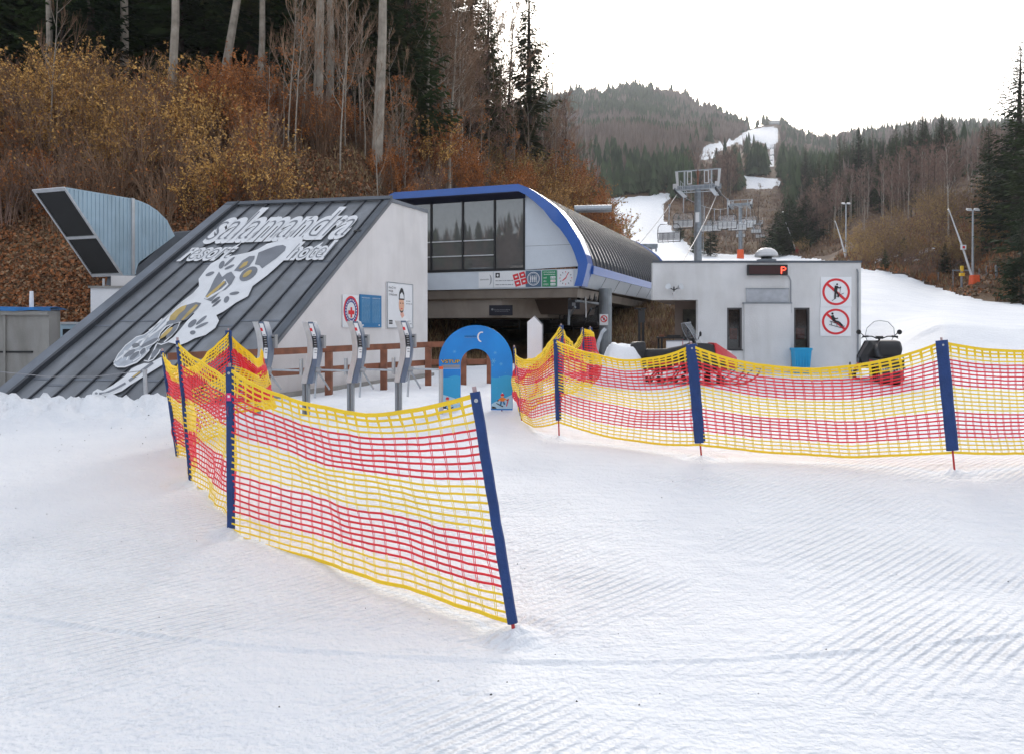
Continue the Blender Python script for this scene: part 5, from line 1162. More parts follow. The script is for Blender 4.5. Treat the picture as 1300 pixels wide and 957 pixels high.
    q = MB(); q.tube([rows[0][0],rows[1][0],rows[2][0],rows[3][0]]+rows[3][1:-1]+[rows[3][-1],rows[2][-1],rows[1][-1],rows[0][-1]],.008,M['txtg'],6); q.build('screen_rim', ws)
    q = MB(); q.tube([(.02,-.36,1.05),(.06,-.18,1.05),(.12,-.06,1.0),(.12,.06,1.0),(.06,.18,1.05),(.02,.36,1.05)],.014,M['black'],8); q.tube([(.12,0,1.0),(.2,0,.82)],.025,M['black'],8)
    for s in (-1,1): q.tube([(.02,s*.26,1.05),(-.0,s*.40,1.04)],.022,M['blackp'],8); q.tube([(.08,s*.28,1.07),(.10,s*.42,1.0)],.008,M['black'],6)
    q.cbox((.12,0,1.02),(.10,.16,.07),M['blackp']); hb = q.build('handlebar', t)
    for s in (-1,1):
        q = MB(); q.tube([(.16,s*.30,1.02),(.17,s*.42,1.13)],.01,M['black'],6); q.lathe([(.0,-.02),(.05,-.015),(.06,.0),(.05,.015),(0,.015)],(.17,s*.46,1.15),M['black'],12,Matrix.Rotation(math.pi/2,4,'Y')); q.build('mirror', t)
    for s in (-1,1):
        sk = MB(); pr = [(.15,.05),(.25,.02),(.9,.0),(1.2,.03),(1.42,.12),(1.56,.26)]
        vs = []
        for x,z in pr: w_ = .075 if x < 1.4 else .04; vs += [(x,s*.5-w_,z),(x,s*.5+w_,z),(x,s*.5+w_,z+.025),(x,s*.5-w_,z+.025)]
        sk.add(vs,[(4*i+j,4*i+(j+1)%4,4*i+4+(j+1)%4,4*i+4+j) for i in range(5) for j in range(4)]+[(3,2,1,0),(20,21,22,23)],accent)
        sk.tube([(1.50,s*.5,.22),(1.58,s*.5,.36),(1.45,s*.5,.38),(1.2,s*.5,.20),(1.0,s*.5,.05)],.012,M['black'],8); sk.box((.25,s*.5-.008,-.02),(1.1,s*.5+.008,.02),M['black']); sk.cbox((.62,s*.5,.12),(.16,.06,.2),M['black'])
        ski = sk.build('ski', t)
        sp = MB(); sp.tube([(.62,s*.5,.22),(.35,s*.2,.38)],.016,accent,8); sp.tube([(.62,s*.5,.22),(.80,s*.2,.40)],.016,accent,8); sp.tube([(.62,s*.48,.20),(.60,s*.26,.62)],.03,M['black'],10); sp.tube([(.62,s*.48,.25),(.60,s*.36,.45)],.045,accent,10); sp.build('suspension_arm', t)
    return t
y = 19.6; x = (873-U0)/F*y
sm1 = make_snowmobile('snowmobile','red snowmobile parked side on in front of the hut behind the net',M['red'],M['red'],None,True)
sm1.location = (x-.0,y,ground(x,y)-.01); sm1.rotation_euler = (0,0,R(4)); sm1.scale = (1.04,1.0,1.06)
y = 20.2; x = (1122-U0)/F*y
sm2 = make_snowmobile('snowmobile','black snowmobile seen from behind, parked right of the hut on open snow',M['blackp'],M['red'],'ARCTIC CAT',True)
sm2.location = (x,y+.2,ground(x,y)-.01); sm2.rotation_euler = (0,0,R(74)); sm2.scale = (1.05,1.05,1.08)

# ================================================================== lift towers, ropes and chairs
LV = Vector((.363,.932,0)).normalized(); LR = Vector((LV.y,-LV.x,0)); lang = math.atan2(-LV.x, LV.y)
def make_tower(u, y, vtop, vrope, r0, label, pad, detail=True, gauge=4.5, vb=None):
    x = (u-U0)/F*y; zb_ = ground(x,y); zt_ = CZ-(vtop-HZ)/F*y; zr_ = CZ-(vrope-HZ)/F*y
    t = thing('lift_tower', label, 'lift tower', (x,y,zb_), lang, 'chairlift towers up the hill')
    H_ = zr_-zb_; T = zt_-zb_; g = gauge/2; q = MB()
    q.tube([(0,0,-1),(0,0,H_*.55),(0,0,H_+.4)],[r0,r0*.9,r0*.8],M['gsteel'],20); 
    if detail: q.tube([(0,0,H_*.45),(0,0,H_*.45+.12)],[r0*1.05]*2,M['gsteel'],20); q.tube([(0,0,-.2),(0,0,.15)],[r0*1.35]*2,M['gsteel'],20)
    for zz in (H_*.6,):
        q.box((-r0*.45,-r0-.01,zz),(r0*.45,-r0*.8,zz+1.1),M['signw'])
    q.build('column', t, smooth=False)
    q = MB(); q.box((-g-.3,-.25,H_+.25),(g+.3,.25,H_+.75),M['gsteel']); q.build('crossarm', t)
    for s in (-1,1):
        q = MB(); q.box((s*g-.08,-2.2,H_+.0),(s*g+.08,2.2,H_+.22),M['gsteel'])
        for k in range(8): 
            yy = -2.1+k*.6; q.cyl((s*g-.07,yy,H_-.08),(s*g+.07,yy,H_-.08),.22,M['blackp'],14)
        q.box((s*(g-.7),-2.4,H_-.15),(s*(g-.2),2.4,H_-.10),M['steel'])
        for yy in (-2.3,-.8,.8,2.3): q.tube([(s*(g-.65),yy,H_-.1),(s*(g-.65),yy,H_+.95)],.03,M['steel'],6); q.tube([(s*g,yy,H_+.1),(s*(g-.65),yy,H_-.1)],.03,M['steel'],6)
        for zz in (.45,.95): q.tube([(s*(g-.65),-2.3,H_+zz),(s*(g-.65),2.3,H_+zz)],.025,M['steel'],6)
        q.cbox((s*(g+.05),-1.5,H_+.5),(.45,.3,.55),M['galv'])
        q.build('sheave_assembly', t)
    q = MB()
    for s in (-1,1):
        q.tube([(s*(g-.75),0,H_+.5),(s*(g-.75),0,T)],.09,M['steel'],8); q.add([(s*g-.12,-.05,H_+.6),(s*g+.12,-.05,H_+.6),(s*(g+.15)+.16,-.05,T),(s*(g+.15)-.16,-.05,T),(s*g-.12,.05,H_+.6),(s*g+.12,.05,H_+.6),(s*(g+.15)+.16,.05,T),(s*(g+.15)-.16,.05,T)],[(0,1,2,3),(7,6,5,4),(0,4,5,1),(1,5,6,2),(2,6,7,3),(3,7,4,0)],M['galv'])
        xa,xb = s*.75,s*1.35; x0_,x1_ = (min(xa,xb)*.9,max(xa,xb)*.9); zA_,zB_ = H_+1.0,T-.2
        if T-H_ > 1.6:
            for P in (((x0_,zA_),(x0_+.1,zB_)),((x1_-.1,zA_),(x1_,zB_)),((x0_,zA_-.1),(x1_,zA_)),((x0_,zB_),(x1_,zB_+.1)),): q.box((P[0][0],-.05,P[0][1]),(P[1][0],.05,P[1][1]),M['galv'])
    q.box((-g-.3,-.08,T-.1),(g+.3,.08,T),M['steel']); q.tube([(0,0,H_+.4),(0,0,T)],.10,M['wood'],8)
    q.build('lifting_frame', t)
    q = MB(); 
    q.box((-g+.2,-.75,H_-.12),(g-.2,-.45,H_-.08),M['steel']); q.tube([(-g+.2,-.8,H_+.6),(g-.2,-.8,H_+.6)],.025,M['steel'],6); q.tube([(-g+.2,-.8,H_+.2),(g-.2,-.8,H_+.2)],.025,M['steel'],6)
    for k in range(7): q.tube([(-g+.2+k*(2*g-.4)/6,-.8,H_-.1),(-g+.2+k*(2*g-.4)/6,-.8,H_+.6)],.02,M['steel'],6)
    q.build('walkway', t)
    if detail:
        q = MB(); q.tube([(r0+.12,-.15,1.5),(r0+.1,-.15,H_)],.02,M['steel'],5); q.tube([(r0+.12,.15,1.5),(r0+.1,.15,H_)],.02,M['steel'],5)
        for k in range(int((H_-2)/.45)): q.tube([(r0+.11,-.15,1.7+k*.45),(r0+.11,.15,1.7+k*.45)],.014,M['steel'],4)
        q.build('ladder', t)
    if pad:
        q = MB(); q.tube([(0,0,-.4),(0,0,1.9)],[r0+.35,r0+.25],M['orange'],16); q.build('padding', t)
    return Vector((x,y,zr_)), t
heads = []
heads.append(make_tower(886,90,216,244,.46,'nearest and largest grey lift tower, rising behind the hut roof',False)[0])
heads.append(make_tower(940,170,254,263,.42,'lift tower with orange padding round its foot',True)[0])
heads.append(make_tower(957,225,281,287,.40,'short lift tower just right of the orange padded tower',False,False)[0])
heads.append(make_tower(965.5,440,210,217,.5,'left of two close lift towers on the upper white slope',False,False)[0])
heads.append(make_tower(981,760,184,189,.5,'small distant lift tower halfway up the far lift corridor',False,False)[0])
for u_,y_,v_,l_ in ((976,560,200,'small tower in the lift corridor above the two close towers'),(979,650,193,'small tower in the corridor, second above the two close towers'),(983,900,177,'small distant tower high in the lift corridor'),(984.5,1040,169,'smallest tower just below the skyline')): make_tower(u_,y_,v_,v_+5,.5,l_,False,False)
t5 = make_tower(971.5,455,209,214,.5,'right of two close lift towers on the upper white slope',False,False)
GA = 2.25
stn = Vector((7.1,49,4.7))
line = MB()
cab = {}
for s in (-1,1):
    pts = [Vector((stn.x,stn.y,4.6))+LR*s*GA+LV*2]
    for a in heads: pts.append(a+LR*s*GA)
    pts.append(W(985+s*.7,161,1180))
    full = []
    for a,c in zip(pts[:-1],pts[1:]):
        for k in range(12):
            f_ = k/12; p = a.lerp(c,f_); p.z -= 4*f_*(1-f_)*(.012*(c-a).length); full.append(p)
    full.append(pts[-1]); cab[s] = full
    q = MB(); q.tube(full,.035,M['rope'],6); solo(q,'haul_rope',('left' if s<0 else 'right')+' haul rope of the chairlift climbing from the station over the towers','cable',pts[1])
def rope_at(s, y):
    P = cab[s]
    for a,c in zip(P[:-1],P[1:]):
        if a.y <= y <= c.y: return a.lerp(c,(y-a.y)/(c.y-a.y))
def make_chair():
    t = thing('chairlift_chair','chair','chair',(0,0,0),lang,'chairlift chairs hanging on the ropes')
    q = MB(); q.box((-.09,-.25,-.12),(.09,.25,.10),M['gsteel']); q.build('grip', t)
    q = MB(); q.tube([(0,0,0),(0,-.25,-.7),(0,-.35,-1.6),(0,-.30,-2.0)],.05,M['steel'],8); q.build('hanger', t)
    q = MB(); q.tube([(-1.15,-.30,-3.9),(-1.2,-.30,-3.0),(-1.15,-.30,-2.3),(-.9,-.30,-2.0),(.9,-.30,-2.0),(1.15,-.30,-2.3),(1.2,-.30,-3.0),(1.15,-.30,-3.9)],.045,M['black'],8); q.tube([(-1.15,-.3,-3.85),(1.15,-.3,-3.85)],.04,M['black'],8); q.tube([(-1.1,-.95,-3.0),(1.1,-.95,-3.0)],.03,M['black'],6)
    for x in (-.55,0,.55): q.tube([(x,-.95,-3.0),(x,-1.0,-3.75),(x,-.7,-4.0)],.02,M['black'],6)
    for s in (-1,1): q.tube([(s*1.17,-.3,-2.7),(s*1.1,-.95,-3.0)],.03,M['black'],6)
    q.build('frame', t)
    q = MB(); q.box((-1.1,-.85,-3.72),(1.1,-.33,-3.58),M['galv']); q.build('seat', t, bevel=.03)
    q = MB(); q.box((-1.1,-.27,-3.62),(1.1,-.16,-2.85),M['galv']); 
    for x in (-.55,0,.55): q.box((x-.02,-.285,-3.6),(x+.02,-.271,-2.87),M['black'])
    q.build('backrest', t, bevel=.03)
    q = MB(); n = 10; vs = []
    for i in range(n+1):
        a = R(10+i*13); y_ = -.35-.75*math.sin(a)*.9; z_ = -2.95+.85*math.cos(a); vs += [(-1.12,y_,z_),(1.12,y_,z_)]
    q.add(vs,[(2*i,2*i+1,2*i+3,2*i+2) for i in range(n)],bpy.data.materials['clear_screen']); q.build('bubble', t)
    return t
ch0 = make_chair(); used = False
chairs = [(-1,84,'nearest hanging chair, low on the left rope over the white piste'),(1,103,'large chair on the right rope just beyond the nearest tower'),(-1,120,'chair on the left rope seen beside the nearest tower column'),(1,127,'second chair beyond the nearest tower, on the right rope'),(1,150,'third chair on the right rope, by the orange padded tower'),(-1,148,'second chair up the left rope behind the nearest tower'),
 (-1,182,'chair on the left rope right behind the padded tower'),(1,190,'chair on the right rope beyond the padded tower'),(1,212,'chair close to the short lift tower'),(-1,206,'chair on the left rope before the short lift tower'),(-1,252,'tiny chair on the left rope past the short tower'),(1,285,'tiny pale chair high above the brown slope'),(-1,330,'tiny chair below the two close towers'),(1,375,'tiny chair near the top edge of the brown slope'),(-1,96,'chair just left of the nearest tower, before its padded neighbour'),(-1,136,'small chair half hidden by the nearest tower column'),(1,165,'small chair touching the head of the padded tower'),(-1,168,'small chair under the left arm of the padded tower'),(1,240,'tiny chair right of the short tower'),(-1,290,'tiny chair high on the left rope over the brown slope')]
for s,y,l in chairs:
    p = rope_at(s,y)
    if not used: ch0.location = p; ch0['label'] = l; used = True
    else: copy_tree(ch0,p,label=l)
for a_,d_,l in ((-6.1,6.5,'empty chair at the left under the station, blackened to stand for shade'),(-.55-1.1,4.8,'empty chair under the right side of the station, blackened to stand for shade')):
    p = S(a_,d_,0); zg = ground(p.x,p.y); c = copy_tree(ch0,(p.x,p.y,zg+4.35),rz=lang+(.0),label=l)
    for k in c.children:  # pale and steel parts recoloured black to put the shade into the colour
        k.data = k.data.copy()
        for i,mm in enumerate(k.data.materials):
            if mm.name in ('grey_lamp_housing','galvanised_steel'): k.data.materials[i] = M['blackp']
# service gantry and lamp arm behind the station
b = MB(); y = 52.; xa,xb = (806-U0)/F*y,(835-U0)/F*y; zt_ = CZ-(310-HZ)/F*y; xm = (819-U0)/F*y; zg = ground(xm,y)
b.box((xa,y,zt_-.25),(xb,y+1.,zt_),M['gsteel']); b.box((xm-.45,y+.2,zg-.3),(xm+.45,y+.8,zt_-.25),M['gsteel'])
for k in range(4): b.box((xb-.15-k*.3,y-.02,zt_-.5),(xb-.05-k*.3,y+.1,zt_-.25),M['gsteel'])
solo(b,'service_gantry','grey T shaped steel gantry standing behind the far end of the station roof','gantry',(xm,y,zg))
b = MB(); y = 56.; xa,xb = (729-U0)/F*y,(776-U0)/F*y; z1 = CZ-(267-HZ)/F*y; zg = ground(xa+.3,y); b.tube([(xa+.2,y,zg-.3),(xa+.2,y,z1)],.12,M['gsteel'],10); b.tube([(xa,y,z1+.05),(xb,y,z1+.1)],.26,M['steel'],12)
solo(b,'steel_arm','thick grey horizontal tube on a mast sticking out above the station roof','gantry',(xa+.2,y,zg))
# ================================================================== snow lances and flood light masts on the right slope
def mast(u, y, vt, label):
    x = (u-U0)/F*y; zg = ground(x,y); zt_ = CZ-(vt-HZ)/F*y; t = thing('floodlight_mast',label,'lamp post',(x,y,zg),group='floodlight masts by the piste'); H_ = zt_-zg
    q = MB(); q.tube([(0,0,-.3),(0,0,H_)],[.13,.08],M['steel'],12); q.tube([(0,0,-.3),(0,0,.3)],[.2,.2],M['gsteel'],12); q.build('pole', t)
    for s,a in ((-1,.35),(1,.2)):
        q = MB(); q.tube([(0,0,H_-.05),(s*.35,0,H_+.0)],.03,M['steel'],6); q.hexa([Vector((s*.40+dx,dy,H_+dz)) for dx,dy,dz in ((-.22,-.22,-.14),(.22,-.22,-.14),(.26,.15,.02),(-.26,.15,.02),(-.22,-.12,.12),(.22,-.12,.12),(.2,.15,.2),(-.2,.15,.2))],M['galv']); q.build('floodlight', t)
mast(1235,84,267,'tall lamp mast next to the tilted snow lance at right'); mast(1074,122,259,'slim lamp mast rising above the right end of the hut roof'); mast(996,200,270,'distant lamp mast on the brown slope right of the lift towers')
def lance(u0,v0,u1,v1,y,label,padm,box=True,pw_=.42,ph_=.9):
    a = W(u0,v0,y); zg = ground(a.x,y); a.z = zg+.4; b_ = W(u1,v1,y+1.5); t = thing('snow_lance',label,'snow lance',(a.x,y,zg),group='snow making lances by the piste')
    q = MB(); q.tube([a-Zv*.5,a.lerp(b_,.45),b_],[.12,.10,.05],M['galv'],10); q.tube([b_,b_+Vector((-.15,0,.25))],.08,M['galv'],8); q.build('lance_pole', t, world=True)
    if padm is None: return
    q = MB(); w_ = pw_; q.hexa([Vector((a.x+sx*w_,a.y+sy*w_,zg-.2)) for sx,sy in ((-1,-1),(1,-1),(1,1),(-1,1))]+[Vector((a.x+sx*w_*.85,a.y+sy*w_*.85,zg+ph_)) for sx,sy in ((-1,-1),(1,-1),(1,1),(-1,1))],padm); q.build('padding', t, world=True, bevel=.06)
    if box:
        c = a.lerp(b_,.47); q = MB(); q.cbox((c.x,c.y-.15,c.z),(.55,.12,.5),M['signw']); q.cbox((c.x,c.y-.22,c.z),(.25,.01,.25),M['signr']); q.build('sign', t, world=True)
lance(1237,372,1205.5,269,83.,'tall tilted white snow lance with a bright orange padded foot',M['orange']); lance(1074,330,1061,283,119.,'tilted snow lance above the right end of the hut roof',None,False); lance(1012,324,998,284,175.,'short tilted snow lance with a red padded foot, above the hut ventilator',M['red'],False,.38,1.6)
b = MB(); y = 84.; x = (1221-U0)/F*y; zg = ground(x,y); s = y/F
b.tube([(x,y,zg-.3),(x,y,CZ-(345-HZ)*s)],.12,M['gsteel'],10); b.box((x-.12,y-.13,CZ-(345-HZ)*s),(x+.12,y+.12,CZ-(338-HZ)*s),M['yell']); b.box((x-.25,y-.2,CZ-(351-HZ)*s),(x+.2,y+.1,CZ-(347-HZ)*s),M['yell']); b.box((x-.95,y,CZ-(344.5-HZ)*s),(x+.95,y+.1,CZ-(342.8-HZ)*s),M['gsteel'])
solo(b,'snow_hydrant','grey post with yellow boxes and a crossbar left of the tilted lance','hydrant',(x,y,zg))
for u,v0,y,l in ((1265,350,82,'thick short grey pipe post at the edge of the piste, far right'),(1210,345,86,'thin grey stake left of the yellow hydrant'),(1243,352,84,'thin grey stake between the orange pad and the pipe post'),(1191,346,92,'thin grey stake low on the brown bank'),(1252,346,84,'short stake behind the orange padded lance')):
    b = MB(); x = (u-U0)/F*y; zg = ground(x,y); r_ = .12 if u == 1265 else .04; z1 = CZ-(v0-HZ)/F*y; z1 = max(z1,zg+1.2); b.tube([(x,y,zg-.3),(x,y,z1)],r_,M['gsteel'],8)
    if u == 1265: b.tube([(x-.1,y,z1-.12),(x+.3,y,z1)],.16,M['steel'],8)
    solo(b,'stake',l,'stake',(x,y,zg))
# log wall and shed bits beyond the hut roof
b = MB(); y = 185.; x = (1006-U0)/F*y; zg = ground(x,y); b.box((x-2.4,y,zg-1),(x+2.4,y+3,zg+2.2),M['steel']); b.box((x-2.8,y-.3,zg+2.2),(x+2.8,y+3.2,zg+2.5),M['gsteel']); b.box((x+.4,y-.5,zg-.5),(x+1.6,y-.1,zg+1.3),M['signb'])
solo(b,'pump_shed','small grey shed with a blue door far behind the hut ventilator','shed',(x,y,zg))
b = MB(); y = 1180.; p = W(984,161,y); zg = ground(p.x,y); b.box((p.x-9,y,zg-10),(p.x+9,y+12,p.z-5),M['panel']); b.box((p.x-12,y-2,p.z-5),(p.x+12,y+14,p.z+4),M['gsteel']); b.box((p.x-7,y-2,p.z+4),(p.x+7,y+10,p.z+9),M['galv'])
solo(b,'summit_station','tiny lift building on the skyline at the top of the far corridor','building',(p.x,y,zg))
# ================================================================== vegetation
M['needle'] = leafmat('spruce_needles', (.011,.023,.010), (.050,.080,.026))
M['needle2'] = leafmat('fir_needles_olive', (.028,.038,.016), (.085,.095,.038))
M['bark'] = mat('grey_bark', (.30,.26,.21), .9, 0, .3, 3, .5, 14)
M['barkd'] = mat('dark_bark', (.055,.042,.033), .9, 0, .3, 3, .5, 14)
M['bark2'] = mat('dull_bark', (.16,.13,.10), .9, 0, .3, 3, .5, 14)
M['barkb'] = mat('pale_birch_bark', (.36,.32,.27), .85, 0, .35, 6, .3)
M['twig'] = leafmat('brown_twigs', (.14,.082,.050), (.32,.205,.13))
M['twigp'] = leafmat('reddish_twigs', (.14,.086,.068), (.31,.205,.16))
M['gold'] = leafmat('golden_leaves', (.26,.12,.032), (.78,.46,.14))
M['rust'] = leafmat('rust_leaves', (.25,.085,.026), (.56,.22,.065))
M['olive'] = leafmat('olive_leaves', (.16,.10,.035), (.46,.31,.11))
def rv(r, s=1.): return Vector((r.uniform(-s,s), r.uniform(-s,s), r.uniform(-s,s)))
def conifer_proto(name, seed, h, rad, needle, clear=.12, step=.36, k=7, tw=7, gap=0.):
    r = random.Random(seed); root = thing(name, name, 'tree', (0,0,0))
    b = MB(); lean = (r.uniform(-.02,.02), r.uniform(-.02,.02)); ax = lambda z: Vector((lean[0]*z, lean[1]*z, z))
    b.tube([ax(-.6), ax(h*.5), ax(h*.97)], [.017*h*1.0, .011*h, .01], M['barkd'], 7); b.build('trunk', root)
    b = MB(); z = h*clear; 
    while z < h*.985:
        f = (z-h*clear)/(h*(1-clear)); L_ = rad*((1-f)**.75)*(1 if f > .08 else .6+f*5)+.12
        for i in range(max(4, int(k*(1-.3*f)))):
            if r.random() < gap: continue
            a = r.uniform(0, 2*math.pi); l = L_*r.uniform(.6,1.12); d = Vector((math.cos(a), math.sin(a), 0)); s = Vector((-d.y, d.x, 0))
            dr = .30-.55*f+r.uniform(-.12,.12); p0 = ax(z+r.uniform(-.15,.15))
            P = lambda t: p0+d*l*t+Zv*(-dr*l*t+ .28*l*t*t)
            n = max(3, int(tw*(l/rad)**.6))
            for j in range(n):
                t = (j+.6)/n; q = P(t); wl = l*(.30*(1-t)+.13)*r.uniform(.8,1.25); 
                for sg in (-1,1):
                    e = q+(s*sg*.85+d*.55)*wl+Zv*(-.30*wl*r.uniform(.3,1.5)); m_ = (q+e)/2; w_ = wl*.20; up = d*w_+Zv*r.uniform(-.06,.10)*wl
                    b.add([q, m_-up, e, m_+up+Zv*.03], [(0,1,2,3)], needle)
            b.add([p0-s*.03, p0+s*.03, P(1.)+Zv*.0], [(0,1,2)], needle)
            e = P(1); b.add([P(.75)-s*l*.06, e+d*l*.06, P(.75)+s*l*.06], [(0,1,2)], needle)
        z += step*(1-.35*f)*r.uniform(.8,1.2)
    b.build('crown', root); return root
def bare_proto(name, seed, h, r0, bark, twig, fork=.35, spread=.55, levels=4, n0=11, leaf=None, nleaf=0, lean=0., twr=.012, upw=.35, cat='tree'):
    r = random.Random(seed); root = thing(name, name, cat, (0,0,0))
    b = MB(); pts = [Vector((0,0,-.5))]; rad_ = [r0*1.25]; n = 9; d = Vector((lean,0,1)).normalized(); p = Vector((0,0,0))
    for i in range(n+1):
        pts.append(p.copy()); rad_.append(max(.012, r0*(1-.88*(i/n)**1.1))); p = p+d*h/n; d = (d+rv(r,.05)).normalized(); d = (d+Zv*.05).normalized()
    b.tube(pts, rad_, bark, 8); b.build('trunk', root)
    c = MB(); tips = []
    def grow(p, d, l, rr, lv):
        q = [p]; k = 3; dd = d.copy()
        for i in range(k):
            dd = (dd+rv(r,.22)+Zv*upw*.3).normalized(); q.append(q[-1]+dd*l/k)
        c.tube(q, [rr, rr*.8, rr*.6, max(twr*.7, rr*.35)], bark if lv == 0 else twig, 4 if lv < 2 else 3, False)
        if lv >= levels-1: tips.append((q[1], q[3])); return
        for i in range(4 if lv < levels-2 else 4):
            t = r.uniform(.25,1.); j = min(2, int(t*3)); pp = q[j].lerp(q[j+1], t*3-j)
            nd = (dd+rv(r, spread*1.3)).normalized(); grow(pp, nd, l*r.uniform(.42,.68), max(twr, rr*.5), lv+1)
    for i in range(n0):
        t = fork+(1-fork)*(i+.5)/n0; j = min(n-1, int(t*n)); pp = pts[j+1].lerp(pts[j+2], t*n-j) if j+2 < len(pts) else pts[-1]
        a = i*2.4+r.uniform(-.5,.5); nd = Vector((math.cos(a)*spread*1.4, math.sin(a)*spread*1.4, .75-.2*(1-t))).normalized()
        grow(pp, nd, h*.26*(1.25-t*.85)*r.uniform(.7,1.2), max(twr*1.6, r0*.36*(1.15-t)), 0)
    if leaf:
        for i in range(nleaf):
            a, e = r.choice(tips); p = a.lerp(e, r.random()*1.1)+rv(r,.12); s = r.uniform(.05,.11); u_ = rv(r).normalized()*s; w_ = u_.cross(rv(r).normalized()); w_ = w_.normalized()*s*.6 if w_.length > 1e-4 else Vector((0,0,s))
            c.add([p-u_,p-w_,p+u_,p+w_],[(0,1,2,3)],leaf)
    c.build('crown', root); return root
def shrub_proto(name, seed, h, w_, stems, nleaf, leaf, twig, ls=.075, low=.25, bend=.5):
    r = random.Random(seed); root = thing(name, name, 'shrub', (0,0,0)); b = MB(); c = MB(); segs = []
    for i in range(stems):
        a = r.uniform(0,2*math.pi); o = Vector((math.cos(a),math.sin(a),0))*r.uniform(0,w_*.35); d = (Vector((math.cos(a)*r.uniform(0,bend),math.sin(a)*r.uniform(0,bend),1))+rv(r,.12)).normalized()
        l = h*r.uniform(.6,1.1); p = o-Zv*.15; q = [p]
        for k in range(4): q.append(q[-1]+d*l/4); d = (d+rv(r,.13)).normalized()
        b.tube(q,[.018,.015,.012,.009,.006],twig,3,False)
        for j in range(7):
            t = r.uniform(.25,.98); k = min(3,int(t*4)); s0 = q[k].lerp(q[k+1],t*4-k); nd = (d+rv(r,.75)+Zv*.25).normalized(); e = s0+nd*l*r.uniform(.12,.32); m_ = s0.lerp(e,.5)+rv(r,.04)
            b.tube([s0,m_,e],[.009,.007,.004],twig,3,False); segs.append((s0,e))
            for _ in range(2):
                f = e+(nd+rv(r,.8)).normalized()*l*.1; b.tube([m_.lerp(e,r.random()),f],[.006,.004],twig,3,False); segs.append((m_,f))
        segs.append((q[3],q[4]))
    b.build('stems', root)
    for i in range(nleaf):
        a, e = r.choice(segs); p = a.lerp(e, r.uniform(.2,1.1))+rv(r,.05)
        if p.z < h*low*r.uniform(.3,1.3): continue
        s = ls*r.uniform(.6,1.3); u_ = (rv(r)+Vector((0,0,.4))).normalized()*s; w2 = u_.cross(rv(r).normalized())
        if w2.length < 1e-4: continue
        w2 = w2.normalized()*s*.5; c.add([p-u_,p-w2,p+u_,p+w2],[(0,1,2,3)],leaf)
    if nleaf: c.build('foliage', root)
    return root
def blocks(u, y, h, x=None):
    """would a tree of height h here hide one of the white pistes further up?"""
    z = hbase((u-U0)/F*y, y)[0]; v0 = HZ-(z-CZ)*F/y; v1 = HZ-(z+h-CZ)*F/y
    for P in SNOWP[1:4]:
        if min(p[1] for p in P) > v0: continue
        for k in range(6):
            for du in (-3,0,3):
                if inpoly(u+du, v0+(v1-v0)*k/5, P): return True
    return False
PR = {}; used_ = {}
def plant(key, x, y, sc=1., rz=None, label=None, cat=None, group=None, dz=-.05, tilt=None):
    z = ground(x, y)+dz; rz = rnd.uniform(0, 6.28) if rz is None else rz; s = sc if hasattr(sc,'__len__') else (sc*rnd.uniform(.92,1.08),)*2+(sc,)
    p = PR[key]
    if not used_.get(key):
        used_[key] = 1; o = p; o.location = (x,y,z); o.rotation_euler = (0,0,rz); o.scale = s
    else: o = copy_tree(p, (x,y,z), rz, s)
    if tilt: o.rotation_euler = (tilt[0], tilt[1], rz)
    o['label'] = label or o['label']; 
    if cat: o['category'] = cat
    if group: o['group'] = group
    elif 'group' in o: del o['group']
    return o
def X(u, y): return (u-U0)/F*y
PR['sp0'] = conifer_proto('spruce_tree', 1, 18, 3.1, M['needle'])
PR['sp1'] = conifer_proto('spruce_tree', 2, 20, 3.4, M['needle'], .06, .40)
PR['sp2'] = conifer_proto('spruce_tree', 3, 22, 3.3, M['needle2'], .16, .36, 7, 7, .15)
PR['sp3'] = conifer_proto('young_spruce', 4, 6, 1.9, M['needle'], .03, .22, 8, 6)
PR['pine'] = conifer_proto('dark_pine', 5, 12, 4.6, M['needle'], .04, .30, 9, 8)
PR['be0'] = bare_proto('beech_tree', 11, 19, .25, M['bark'], M['twig'], .42, .5, 4, 12, upw=.2)
PR['be1'] = bare_proto('beech_tree', 12, 20, .22, M['bark'], M['twig'], .35, .55, 4, 13, upw=.2)
PR['bt0'] = bare_proto('bare_tree', 13, 14, .16, M['barkd'], M['twig'], .2, .5, 4, 15, twr=.018)
PR['bt1'] = bare_proto('bare_tree', 14, 13, .15, M['barkd'], M['twigp'], .15, .55, 4, 16, twr=.02)
PR['bt2'] = bare_proto('bare_tree', 15, 12, .13, M['bark'], M['twigp'], .2, .5, 4, 15, twr=.02)
PR['bi0'] = bare_proto('birch_tree', 16, 13, .14, M['barkb'], M['twigp'], .4, .35, 3, 12, twr=.02, upw=.5)
PR['bi1'] = bare_proto('birch_tree', 17, 12, .12, M['barkb'], M['twigp'], .45, .3, 3, 10, twr=.02, upw=.5)
PR['sa0'] = bare_proto('sapling', 18, 7.5, .036, M['bark'], M['twig'], .3, .3, 3, 9, twr=.008, upw=.6)
PR['sa1'] = bare_proto('sapling', 19, 6.5, .034, M['bark2'], M['twig'], .25, .35, 3, 9, twr=.008, upw=.6, lean=.08)
PR['sa2'] = bare_proto('sapling', 20, 5.5, .030, M['bark'], M['twig'], .25, .4, 3, 9, M['rust'], 160, -.1, twr=.008, upw=.5)
PR['go0'] = shrub_proto('golden_shrub', 31, 3.0, 1.6, 20, 1500, M['gold'], M['twig'], .065)
PR['go1'] = shrub_proto('golden_shrub', 32, 3.6, 1.8, 22, 1500, M['gold'], M['twig'], .07, .35)
PR['ru0'] = shrub_proto('rust_shrub', 33, 2.4, 1.5, 16, 1500, M['rust'], M['twig'], .07)
PR['ru1'] = shrub_proto('rust_shrub', 34, 4.2, 1.9, 20, 2400, M['rust'], M['twig'], .085, .2)
